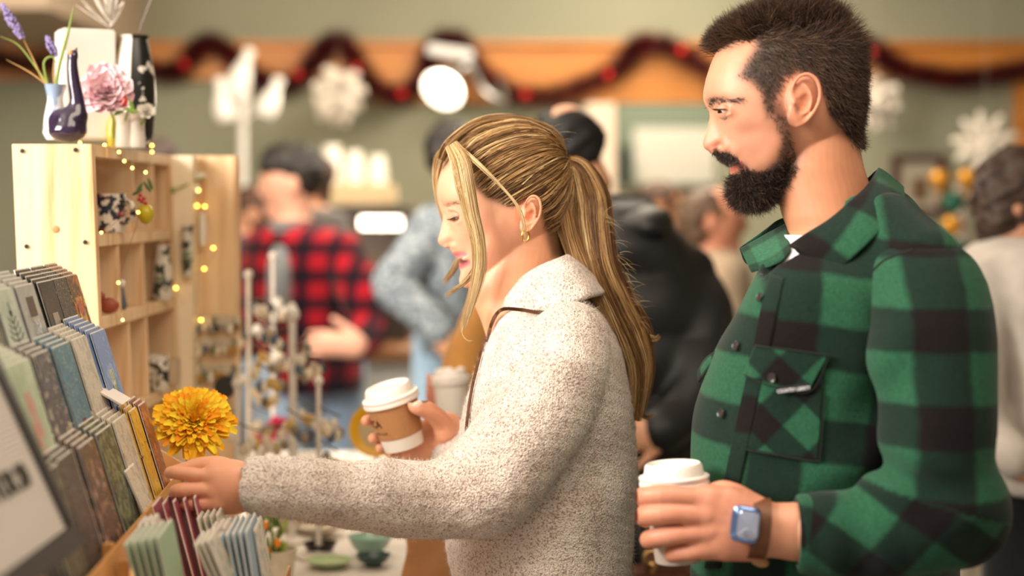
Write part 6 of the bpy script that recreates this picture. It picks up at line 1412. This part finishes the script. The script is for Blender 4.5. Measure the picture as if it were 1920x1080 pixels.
# ---- greeting cards
def art(name, base, a1, a2, sc=45, t1=.5, t2=.42, gloss=.45):
    if name in MATS: return MATS[name]
    t = NT(name); m = t.n('ShaderNodeMapping'); m.inputs['Scale'].default_value = (1, 1, .85); t.l(t.coords(), m.inputs[0]); n = t.noise(sc, 3, m.outputs[0], .6); n2 = t.noise(sc*1.7, 3, m.outputs[0], .6)
    c = t.mix(t.ramp(n.outputs[0], [(t1, (0,0,0)), (t1+.05, (1,1,1))]), srgb(base), srgb(a1)); c = t.mix(t.ramp(n2.outputs[0], [(t2-.05, (1,1,1)), (t2, (0,0,0))]), c, srgb(a2))
    n3 = t.noise(sc*4.5, 2, None, .6); c = t.mix(t.ramp(n3.outputs[0], [(.60, (0,0,0)), (.63, (.75,.75,.75))]), c, srgb(a1)); c = t.mix(t.ramp(n3.outputs[0], [(.35, (.7,.7,.7)), (.38, (0,0,0))]), c, srgb(a2))
    t.l(c, t.b.inputs['Base Color']); t.set(Roughness=gloss, Coat_Weight=.1); MATS[name] = t.m; return t.m
ENV = mat('envelope_white', 'e9e4dc', .7, var=.04, scale=90); KENV = mat('envelope_grey', 'b9b0a4', .7)
AX = Vector((-.06, 1.0, 0)).normalized()       # direction of the rows, away from the lens
def card(base, w, h, tilt, front, label, group, env=ENV, name='greeting_card', thick=.0011, twist=0.0, motif=None):
    """base = near bottom corner; faces right, leans back by tilt degrees"""
    A = AX if not twist else (Matrix.Rotation(math.radians(twist), 3, 'Z') @ AX)
    U = Vector((-math.sin(math.radians(tilt)), 0, math.cos(math.radians(tilt)))); N = A.cross(U).normalized(); N = N if N.x > 0 else -N
    U = N.cross(A).normalized(); U = U if U.z > 0 else -U
    R3 = Matrix((A, U, N)).transposed(); c = Vector(base)+A*w/2+U*h/2
    e = empty(name, tuple(Vector(base)+A*w/2), label, 'card', group)
    MB().box(c+N*thick/2, (w, h, thick), R3).build('card_front', front, e, smooth=False); MB().box(c-N*(thick*.75)+U*.002, (w*.98, h, thick*1.3), R3).build('envelope', env, e, smooth=False)
    if motif: motif(e, Vector(base)+N*(thick+.0003), A, U, N, w, h)
    return e, A, U, N
def mot_rect(x0, y0, x1, y1, m, nm='printed_panel'):
    def fn(e, b, A, U, N, w, h):
        c = b+A*w*(x0+x1)/2+U*h*(y0+y1)/2; MB().box(c, (w*(x1-x0), h*(y1-y0), .0004), Matrix((A, U, N)).transposed()).build(nm, m, e, smooth=False)
    return fn
def mot_chevrons(m):
    def fn(e, b, A, U, N, w, h):
        mb = MB()
        for k in range(5):
            yy = .40+.07*k; ww = .10+.055*(5-k) if k < 4 else .06; mb.tube([b+A*w*(.5-ww)+U*h*(yy+.07), b+A*w*(.5-ww*.6)+U*h*(yy+.015), b+A*w*.5+U*h*yy, b+A*w*(.5+ww*.6)+U*h*(yy+.015), b+A*w*(.5+ww)+U*h*(yy+.07)], .0007, 4)
        mb.tube([b+A*w*.5+U*h*.25, b+A*w*.5+U*h*.85], .0005, 4); mb.build('printed_ornament', m, e)
    return fn
def multi(*fs):
    def fn(*a):
        for f in fs: f(*a)
    return fn
INK = mat('ink_dark', '2c2a2c', .6); PINKP = mat('print_pink', 'd98a8c', .6)
SPEC = {
 'photo': (art('card_photo','34342e','7d876c','171815',70), 'dark botanical photo'), 'mint': (art('card_mint','b9c8bb','c6d3c6','aebfb2',12), 'pale mint bauble drawing'),
 'greybox': (art('card_grey','a9adaa','b7bab6','989c9a',14), 'grey brown-square'), 'black': (art('card_black','1c1a1a','2b2828','6a6660',60,.66,.26), 'black silver-motif'),
 'dark2': (art('card_dark_lines','26211e','403a36','cfc8bf',90,.5,.28), 'black fine-lined'), 'colour': (art('card_colour','33302e','c0562c','d8b22c',42,.52,.42), 'bright leaf-collage'),
 'sage': (art('card_sage','a9bda0','b8c9b0','9db394',10), 'sage pink-plant'), 'navy': (art('card_navy','1c2236','d9cdb8','39507c',36,.60,.36), 'navy night scene'),
 'teal': (art('card_teal','2f6c82','3a7b90','d9d6c8',70,.5,.30), 'teal pale-tree'), 'cream': (art('card_cream','cfc9ba','b9b2a4','8a8272',55,.52,.34), 'cream line drawing'),
 'blue': (art('card_blue','6f8fc4','7d9bcc','93aeda',16), 'sky blue'), 'olive': (art('card_olive','38382c','77735c','161512',80), 'dark forest'), 'arch': (art('card_arch','4c3a32','b08a74','2a201c',60,.56,.4), 'brown arch drawing'),
 'fern': (art('card_fern','3c4635','7c8a68','1f231c',80), 'green fern'), 'yellow': (art('card_yellow','d9a82c','e4c04c','8a5a2c',30,.5,.3), 'yellow and brown'), 'rust': (art('card_rust','9a5a34','c9854c','5a3826',35), 'rust orange'),
 'green': (mat('card_green_plain','9fb89a',.6,var=.04,scale=20), 'plain sage green'), 'pink': (mat('card_pink_plain','a84e62',.6,var=.05,scale=20), 'plain raspberry pink'), 'ice': (mat('card_ice_plain','9db4c2',.6,var=.05,scale=20), 'plain ice blue'),
 'words': (art('card_words','d9cfc6','c4b9b0','6a6064',110,.60,.33), 'white small-print'), 'floral': (art('card_floral','d8d0bf','7a9a86','c2545a',65,.56,.36), 'white flower-sprigged')}
MOT = {'mint': mot_chevrons(INK), 'greybox': multi(mot_rect(.30,.62,.72,.86, mat('print_brown','5a4c40',.6)), mot_rect(.34,.14,.70,.58, art('print_silver','8a8f92','d9dde0','4a6a72',140))),
       'sage': mot_rect(.38,.10,.66,.72, art('print_coral','c98a84','a9bda0','b85a58',60)), 'teal': mot_rect(.40,.02,.62,.22, mat('print_maroon','6a2434',.6)), 'black': mot_rect(.3,.35,.7,.6, mat('print_silverplain','a9a49c',.35,metal=.4)),
       'blue': mot_rect(.35,.25,.65,.55, art('print_house','a9b9a8','5a7a6a','e8e8e0',60)), 'colour': mot_rect(.25,.3,.75,.7, art('print_leaves','c9541c','e0b52c','2c5a8a',60,.5,.45))}
def stack_(row, base, w, h, tilt, key, n, gap=.0060, rise=-.0040, twist=0.0, plain=False, where=''):
    fm, desc = SPEC[key]
    for k in range(n-1, -1, -1):
        N = Vector((-1, -.06, 0)); b = Vector(base)+N*gap*k+Vector((0, 0, rise*k*-1))-AX*.0045*k; front = k == 0
        lab = ('front %s card %s' % (desc, where)) if front else ('%s %s card from front %s' % (ORD[k], desc, where))
        card(b, w*.90, h, tilt, fm, lab, '%s cards %s' % (desc, where), motif=MOT.get(key) if front else None, twist=twist)
ORD = ['first','second','third','fourth','fifth','sixth','seventh']
def rowbase(px, py, Y): return P(px, py, Y)
# three steps; each list holds (near y, width, design, number in the stack)
LEANA = 17
def step(zb, x_at, ys, h, where, tilt=LEANA):
    for Y, w, key, n, dx in ys:
        X = x_at-.06*(Y-2.0)+dx; stack_(0, (X, Y, zb), w, h, tilt, key, n, where=where)
step(1.322, -.565, [(1.74,.095,'fern',4,0),(1.845,.10,'photo',5,0),(1.952,.092,'mint',4,0),(2.05,.098,'greybox',5,.003),(2.155,.092,'black',5,.006),(2.253,.088,'dark2',5,.004),(2.346,.088,'colour',5,.002)], .104, 'on the top rack step')
step(1.238, -.507, [(1.64,.12,'green',4,0),(1.775,.125,'sage',5,0),(1.91,.095,'navy',4,-.001),(2.015,.105,'teal',4,0),(2.13,.098,'cream',5,0),(2.238,.105,'blue',6,.004)], .118, 'on the middle rack step')
step(1.108, -.443, [(1.72,.10,'olive',5,-.008),(1.83,.085,'dark2',6,-.012),(1.925,.10,'arch',5,-.008),(2.035,.105,'fern',5,-.008),(2.15,.10,'cream',5,-.008),(2.262,.06,'yellow',3,-.006),(2.33,.06,'rust',3,-.004)], .144, 'on the lowest rack step')
rk = empty('card_rack', (-.55, 2.05, TZ), 'honey-coloured wooden stepped rack full of greeting cards', 'card rack')
def plank(name, p0, p1, h, t, tilt=0.0, m=WOOD, par=rk, drop_=0.0):
    a, b = Vector(p0), Vector(p1); L = (b-a).length; A = (b-a).normalized(); U = Vector((-math.sin(math.radians(tilt)), 0, math.cos(math.radians(tilt)))); N = A.cross(U).normalized(); U = N.cross(A); U = U if U.z > 0 else -U
    return MB().box((a+b)/2+U*(h/2), (L, h, t), Matrix((A, U, N)).transposed(), bev=.0008).build(name, m, par)
def rx(x_at, Y): return x_at-.06*(Y-2.0)
for zb, xa, nm in ((1.320,-.565,'a'),(1.236,-.507,'b'),(1.106,-.443,'c')):
    plank('step_board', (rx(xa,1.62)-.012,1.62,zb-.006), (rx(xa,2.42)-.012,2.42,zb-.006), .006, .040, 90-90, par=rk) if False else slab('step_board', xa-.085, xa-.030, 1.64, 2.40, zb-.008, zb-.001, WOOD, None, rk)
    plank('riser', (rx(xa,1.64)-.056,1.64,zb+.001), (rx(xa,2.40)-.056,2.40,zb+.001), .080, .003, LEANA)
plank('front_lip', (rx(-.440,1.70),1.70,1.107), (rx(-.440,2.43),2.43,1.107), .034, .005, 14)
for Y in (1.62, 2.432):
    V = [(-.72,Y,TZ+.001),(-.43,Y,TZ+.001),(-.43,Y,1.10),(-.45,Y,1.14),(-.55,Y,1.20),(-.60,Y,1.28),(-.66,Y,1.36),(-.70,Y,1.36)]; V2 = [(x,Y+.008,z) for x,_,z in V]; n = len(V)
    MB().add(V+V2, [tuple(range(n)), tuple(range(2*n-1,n-1,-1))]+[(i,(i+1)%n,n+(i+1)%n,n+i) for i in range(n)]).build('side_panel', WOOD, rk, smooth=False)
# loose card she is pulling out, other odd cards
card(P(268,810,2.26)+Vector((0,0,-.035)), .10, .12, 38, art('card_brown_print','7a6a5c','a8967f','4c4038',90), 'loose brown printed card tilted in front of the lowest step', None)
card(P(214,745,2.2)+Vector((0.01,0,-.01)), .07, .05, 60, mat('tissue_white','e8e2dc',.8), 'small white folded card lying across the middle step', None)
pc = card(P(318,886,2.12)+Vector((-.010,.0,-.100)), .07, .11, 24, SPEC['cream'][0], 'cream card pinched between the blonde woman\'s thumb and finger', None)
# front tray with tall stacks
tr = empty('card_tray', (-.36, 2.0, TZ), 'low wooden tray of upright cards in front of the stepped rack', 'card tray')
for X in (-.425, -.345, -.27): plank('divider', (X,1.66,.99), (X-.03,2.3,.99), .045, .004, 0, par=tr)
slab('base_board', -.45, -.25, 1.66, 2.3, TZ+.001, TZ+.012, WOOD, None, tr); slab('end_panel', -.44, -.26, 1.655, 1.662, TZ+.013, 1.05, WOOD, None, tr)
for px, py0, py1, Y in ((203,1018,1100,1.9),(232,1050,1100,1.86)): MB().box((P(px,py0,Y)+P(px,py1+60,Y))/2, (.012,.012,S(py1+60-py0,Y)), bev=.001).build('post', WOOD, tr)
def tray_stack(px, py, Y, w, h, key, n, gap, tilt, where, twist=0.0):
    top = P(px, py, Y); U = Vector((-math.sin(math.radians(tilt)), 0, math.cos(math.radians(tilt)))); b0 = top-U*h
    fm, desc = SPEC[key]
    for k in range(n):
        b = b0+Vector((gap*k*.55, -.0*k, gap*k*.10)); tl = tilt-1.1*k
        lab = ('rightmost %s card %s' % (desc, where)) if k == n-1 else ('%s %s card from right %s' % (ORD[n-1-k], desc, where))
        card(b, w, h, tl, fm, lab, '%s cards %s' % (desc, where), twist=twist)
tray_stack(236,1022,1.80,.11,.155,'green',5,.010,16,'at the near tray end')
tray_stack(262,985,1.92,.055,.150,'words',3,.007,17,'between green and pink stacks')
tray_stack(288,950,2.09,.070,.165,'pink',5,.0175,17,'under the reaching hand')
tray_stack(372,974,2.06,.09,.145,'floral',4,.009,15,'just right of the pink stack')
tray_stack(398,996,1.98,.06,.14,'words',3,.008,22,'left of the ice blue stack')
tray_stack(402,1010,1.95,.12,.14,'ice',6,.0085,14,'at the right of the tray')
tray_stack(452,1000,2.0,.09,.14,'floral',3,.010,12,'at the far right tray end')
tray_stack(368,1022,1.88,.08,.14,'floral',3,.008,24,'lowest in the tray')
# ---- letter board
lb = empty('letter_board', (-.50, 1.5, TZ), 'black-framed letter board with a ribbed white face at the near left', 'sign'); BLK = mat('frame_black', '1c1917', .5); corner = P(150, 1022, 1.70)
A_ = Vector((0, -1, 0)); U_ = (P(0, 700, 1.70)-corner).normalized(); N_ = A_.cross(U_).normalized(); N_ = N_ if N_.x > 0 else -N_; R_ = Matrix((A_, U_, N_)).transposed(); Lw, Lh = .34, .30
def lbox(u0, u1, v0, v1, t0, t1): return (corner+A_*(u0+u1)/2+U_*(v0+v1)/2+N_*(t0+t1)/2, (u1-u0, v1-v0, t1-t0), R_)
fw = .022
for a in ((0,Lw,0,fw),(0,Lw,Lh-fw,Lh),(0,fw,fw,Lh-fw),(Lw-fw,Lw,fw,Lh-fw)): MB().box(*lbox(*a, -.010, .006), bev=.001).build('frame', BLK, lb)
fb = MB(); FW = mat('felt_white', 'd6cfc8', .8); fb.box(*lbox(fw, Lw-fw, fw, Lh-fw, -.006, 0))
nr = 52
for k in range(nr): v = fw+(Lh-2*fw)*(k+.5)/nr; fb.box(*lbox(fw+.001, Lw-fw-.001, v-.0017, v+.0017, 0, .0018))
fb.build('ribbed_face', FW, lb, smooth=False, merge=False)
def board_text(txt, u_right, v, size):
    cu = bpy.data.curves.new('letter', 'FONT'); cu.body = txt; cu.size = size; cu.extrude = .0008; cu.offset = .0006; cu.align_x = 'RIGHT'
    o = text_mesh('letter', cu, mat('letter_black','16130f',.5)); X_ = -A_; o.location = corner+A_*u_right+U_*v+N_*.0030; o.rotation_euler = Matrix((X_, U_, N_)).transposed().to_euler(); o.parent = lb; o.matrix_parent_inverse = pmat(lb).inverted(); return o
board_text('5 FOR 20', .062, .078, .032)
plank('stand', (-.52,1.45,TZ+.001), (-.52,1.60,TZ+.001), .22, .004, 20, BLK, lb)
# ---------------------------------------------------------------- flowers, jewellery stands and ceramics on the table
bloom('yellow_chrysanthemum', P(363,795,2.42), S(76,2.42), 34, ['ffbe10','ffce20','ffa510','ffdc30'], 'big golden yellow chrysanthemum bloom behind the card rack', 9, 12, (.6,.15), 1.0, (.15,-.75,.5), stem=(P(355,830,2.44), P(345,900,2.46), P(340,980,2.48)))
e = empty('bud_vase', tuple(P(350,1010,2.50)), 'white pleated paper vase holding the yellow chrysanthemum', 'vase')
mb = MB(); V = []; n = 32; c = P(352,995,2.47)
prof = [(0,0),(.026,0),(.030,.04),(.034,.08),(.044,.112)]
for i in range(n):
    a = 2*PI*i/n; w = 1+.12*(i%2)
    for r, z in prof: V.append((c.x+r*w*math.cos(a), c.y+r*w*math.sin(a), TZ+.001+z*(c.z+.155-TZ)/.112*.80))
mb.add(V, [(i*5+j, ((i+1)%n)*5+j, ((i+1)%n)*5+j+1, i*5+j+1) for i in range(n) for j in range(4)]).build('vase_body', CW, e, smooth=False, solid=.0015)
WHT = mat('stand_white', 'ded8cf', .5, var=.05, scale=40); BRN = mat('twig_grey','5b554e',.7)
def jewel_tree(px, Y, y0, y1, arms, label, seed, r=.0048):
    rs = np.random.RandomState(seed); e = empty('jewellery_stand', (PX(px,Y), Y, TZ), label, 'jewellery stand')
    MB().tube(spline([(PX(px,Y),Y,TZ+.005), (PX(px+1,Y),Y,(TZ+PZ(y0,Y))/2), P(px,y0,Y)],12), [r*1.15]*6+[r]*6, 10).build('pole', WHT, e); MB().lathe([(0,0),(.040,0),(.040,.006),(.010,.012),(0,.012)], (PX(px,Y),Y,TZ), 24).build('base', WHT, e); MB().ball(P(px,y0,Y), r*1.9, 12).build('finial', WHT, e)
    for i, (b, dx, up) in enumerate(arms):
        q = spline([P(px,b,Y), P(px+dx*.5,b+up*.4+4,Y-.01), P(px+dx,b+up,Y+rs.normal()*.02)], 8); MB().tube(q, .0016, 6).build('branch', BRN, e)
        for k in (2, 3, 4, 5, 6, 7):
            p = Vector(q[k]); L = rs.uniform(.006,.034); MB().tube([p, p-Vector((0,0,L))], .0004, 4).build('chain', mat('silver_chain','b9b2a8',.3,metal=.8), e)
            cc = ['d9d2c4','8a8070','4a4a50','e4d8bb','b9a890','56677a','ece6da','e0d6bf','c9a860'][rs.randint(0,9)]; MB().lathe([(0,-.014),(.006,-.010),(.009,0),(.005,.008),(0,.010)], p-Vector((0,0,L+.010)), 10, sx=1.0, sy=.4).build('pendant', mat('pendant_'+cc, cc, .35), e)
jewel_tree(466,3.3,515,0,[(560,40,-10),(600,-38,-8),(640,60,20),(700,50,25),(690,-45,10),(755,40,20)],'tall white jewellery tree in front of the plaid shirt', 1)
jewel_tree(548,3.15,590,0,[(620,-60,-30),(660,55,10),(700,-70,-20),(745,62,30),(790,-50,10),(650,30,-22)],'white jewellery tree in the middle of the table with crossing twigs', 2, .0075)
jewel_tree(597,3.0,715,0,[(760,40,20),(790,-60,-25),(820,36,25)],'short white jewellery tree right of the middle one', 3, .0050)
jewel_tree(443,3.0,720,0,[(790,50,20),(770,-36,-12),(830,40,15)],'short white jewellery tree just right of the yellow flower', 4)
jewel_tree(512,3.5,480,0,[(540,36,20),(590,-30,10),(640,30,5)],'slender white jewellery tree set furthest back', 5, .0045)
MB().lathe([(0,-.0025),(.0190,-.0025),(.0205,0),(.0190,.0025),(0,.0025)], P(422,726,3.1), 32, rotm(82,'X')).build('round_ornament', mat('slate_black','2b2824',.6), label='round black slate ornament hanging beside the jewellery trees', cat='ornament')
rs = np.random.RandomState(12); k = 0
names = ['cream','slate blue','dark','amber','white','grey','olive','brown']; cols = ['d9cfb8','50617a','2b2a2c','b98a3c','ece6da','8a8a88','6f7a52','6f4e36']
for i in range(22):
    a = 372+(i%7)*12+rs.uniform(-2,2); b = 600+(i//7)*46+rs.uniform(-5,5); j = rs.randint(0,8); p = P(a,b,3.128)
    e = empty('earring_card', tuple(p), 'pair of %s drop earrings %s from left in %s row on pine panel' % (names[j], ['first','second','third','fourth','fifth','sixth','seventh'][i%7], ['top','second','third','lowest'][i//7]), 'earrings', 'drop earrings on the far pine panel')
    MB().box(p, (.014,.0012,.020)).build('backing_card', mat('earring_backing','cfc2a8',.7), e, smooth=False); MB().ball(p+Vector((0,-.003,-.013)), (.0045,.002,.0085), 10).build('drop', mat('drop_'+cols[j], cols[j], .35), e)
# pink flowers far side
for a, b, r, cc, l in ((522,806,26,'c4204e','crimson round flower head behind the jewellery trees'),(484,828,15,'c02a46','smaller crimson flower head left of the round one'),(430,785,10,'cf4a50','small coral bloom near the yellow flower')):
    bloom('crimson_flower', P(a,b,3.4), S(r,3.4), 14, [cc], l, a, 6, (.6,.3), .9, (0,-.8,.5), stem=(P(a,b+8,3.42), P(a+3,b+60,3.44), (PX(a+3,3.44),3.44,TZ+.002)))
# ceramics at the front
def bowl(px, py, Y, r, h, m, label, inner=None, flat=False):
    p = P(px, py, Y); z = TZ+.001; e = empty('bowl', (p.x, Y, z), label, 'bowl'); MB().lathe([(0,0),(r*.45,0),(r*.48,.004),(r*.80,h*.5),(r,h),(r*.965,h),(r*.76,h*.5),(r*.4,.008),(0,.007)], (p.x, Y, z), 40).build('bowl_body', m, e)
    if inner: MB().lathe([(0,.0085),(r*.40,.0095),(r*.75,h*.5+.001)], (p.x, Y, z), 40).build('glaze', inner, e)
    return e
MINT = mat('mint_glaze','9fc9b8',.25,coat=.4)
bowl(694,1040,3.02,.040,.034,MINT,'mint green bowl on the white table edge by the paper bag')
bowl(700,1075,2.93,.030,.020,mat('dark_teal_glaze','3d5a58',.3),'dark teal dish in front of the mint bowl')
bowl(600,1055,3.02,.030,.022,CBK,'black glazed dish left of the mint bowl')
bowl(618,1075,2.92,.040,.014,mat('lime_glaze','b8d0a0',.3),'pale green rimmed dish in front of the black dish')
bowl(590,1010,3.2,.055,.022,mat('stone_glaze','c9bfa8',.4,var=.08),'wide stone-coloured dish behind the black dish')
bowl(625,862,4.0,.045,.035,CW,'white bowl on the far part of the table above the sleeve')
bowl(575,880,4.05,.030,.028,mat('grey_rim','b5aa9a',.4),'small grey-rimmed white bowl beside the far white bowl')
bowl(540,1000,3.25,.038,.050,mat('cream_pot','d9cdb0',.5),'cream planter pot behind the potted plant')
pl = empty('potted_plant', (PX(505,2.8), 2.8, TZ), 'small potted plant with green leaves and orange flowers beside the cards', 'plant')
MB().lathe([(0,0),(.028,0),(.036,.05),(.038,.056),(.034,.056),(.030,.04),(0,.04)], (PX(515,2.8),2.8,TZ+.001), 28).build('pot', mat('pot_cream','cfc5ae',.5,var=.1,scale=50), pl)
rs = np.random.RandomState(4); lm = [mat('plant_leaf_a','7f9a3a',.5), mat('plant_leaf_b','4f6a2c',.5), mat('plant_leaf_c','a9b85a',.5)]
for i in range(46):
    a = rs.rand()*6.28; r = rs.uniform(.002,.034); p = Vector((PX(508,2.8)+r*math.cos(a), 2.8+r*math.sin(a), TZ+.05+rs.uniform(0,.085))); MB().ball(p, (.0045,.0018,.014), 8, (Matrix.Rotation(a,3,'Z') @ rotm(rs.uniform(-50,50),'Y'))).build('leaf', lm[i%3], pl)
for a, b in ((503,1035),(520,1018),(486,1008),(497,985)): MB().ball(P(a,b,2.77), (.006,.006,.008), 10).build('orange_flower', mat('orange_petal','e88a1a',.5), pl)
bg = empty('paper_carrier_bag', tuple(P(800,1075,2.80)), 'folded kraft paper bag standing on the table edge against the sweater', 'bag'); KB = mat('kraft_bag','b98455',.8,var=.08,scale=25,bump=.3,bscale=30)
x0, x1, zt = PX(757,2.78), PX(846,2.78), PZ(1004,2.78)
f = Field((x0-.02,2.70,TZ-.01),(x1+.03,2.92,zt+.02),.0035); X,Y_,Z = f.grid((slice(None),)*3); d = np.maximum(np.maximum(np.abs(X-(x0+x1)/2-.0*(Z-TZ))-(x1-x0)/2+.004*np.sin(Z*60), np.abs(Y_-2.81)-.045*(1-.5*np.clip((Z-TZ)/.18,0,1))), np.maximum(Z-zt, TZ+.001-Z)); f.D = (d+.0025*pnoise(X,Y_,Z,60,3)).astype(np.float32)
v, q = f.mesh(1); mesh_obj('bag_body', v, q, KB, bg)
MB().box(((x0+x1)/2, 2.762, zt-.035), (.002,.002,.05)).build('crease', mat('kraft_fold','a06f42',.8), bg)
# something bright under the hand and a small brass lamp-like finial at the tray
bpy.data.objects.remove(bpy.data.objects['crease'])
# ---- writing on the woman's cup sleeve, wrapped on its side
def cup_text(txt, base, axis, ang0, h0, size, rb, rt, hh, parent, m, spin=90):
    q = Vector(axis).normalized().to_track_quat('Z', 'Y').to_matrix(); cu = bpy.data.curves.new('t', 'FONT'); cu.body = txt; cu.size = size; cu.extrude = 0; cu.align_x = 'CENTER'; cu.align_y = 'CENTER'; cu.offset = size*.01
    o = text_mesh('cup_lettering', cu, m); me = o.data
    for v in me.vertices:
        x, y = v.co.x, v.co.y
        if spin: x, y = x*math.cos(math.radians(spin))-y*math.sin(math.radians(spin)), x*math.sin(math.radians(spin))+y*math.cos(math.radians(spin))
        z = h0+y; r = rb+(rt-rb)*z/hh+.0018; a = ang0+x/r; w = q @ Vector((r*math.cos(a), r*math.sin(a), z)); v.co = Vector(base)+w
    c = Vector(base); 
    for v in me.vertices: v.co -= c
    o.location = c; o.parent = parent; o.matrix_parent_inverse = pmat(parent).inverted(); me.update(); return o
_b = P(758, 836, RY-.004); _t = P(733, 744, RY-.004); _ax = tuple(_t-_b+Vector((0,-.010,0))); _h = (_t-_b).length
_q = Vector(_ax).normalized().to_track_quat('Z', 'Y').to_matrix(); _d = _q.transposed() @ Vector((-.80, -.60, 0)); _a0 = math.atan2(_d.y, _d.x)
INKB = mat('cup_ink','3a1f16',.6)
cup_text('ICA', _b, _ax, _a0-.05, _h*.62, .017, .0305, .0395, _h, wcup, INKB, 0); cup_text('COFFEE HOUSE', _b, _ax, _a0+.08, _h*.42, .0042, .0305, .0395, _h, wcup, INKB, 0)
MB().ball((0,0,0), .001, 6)
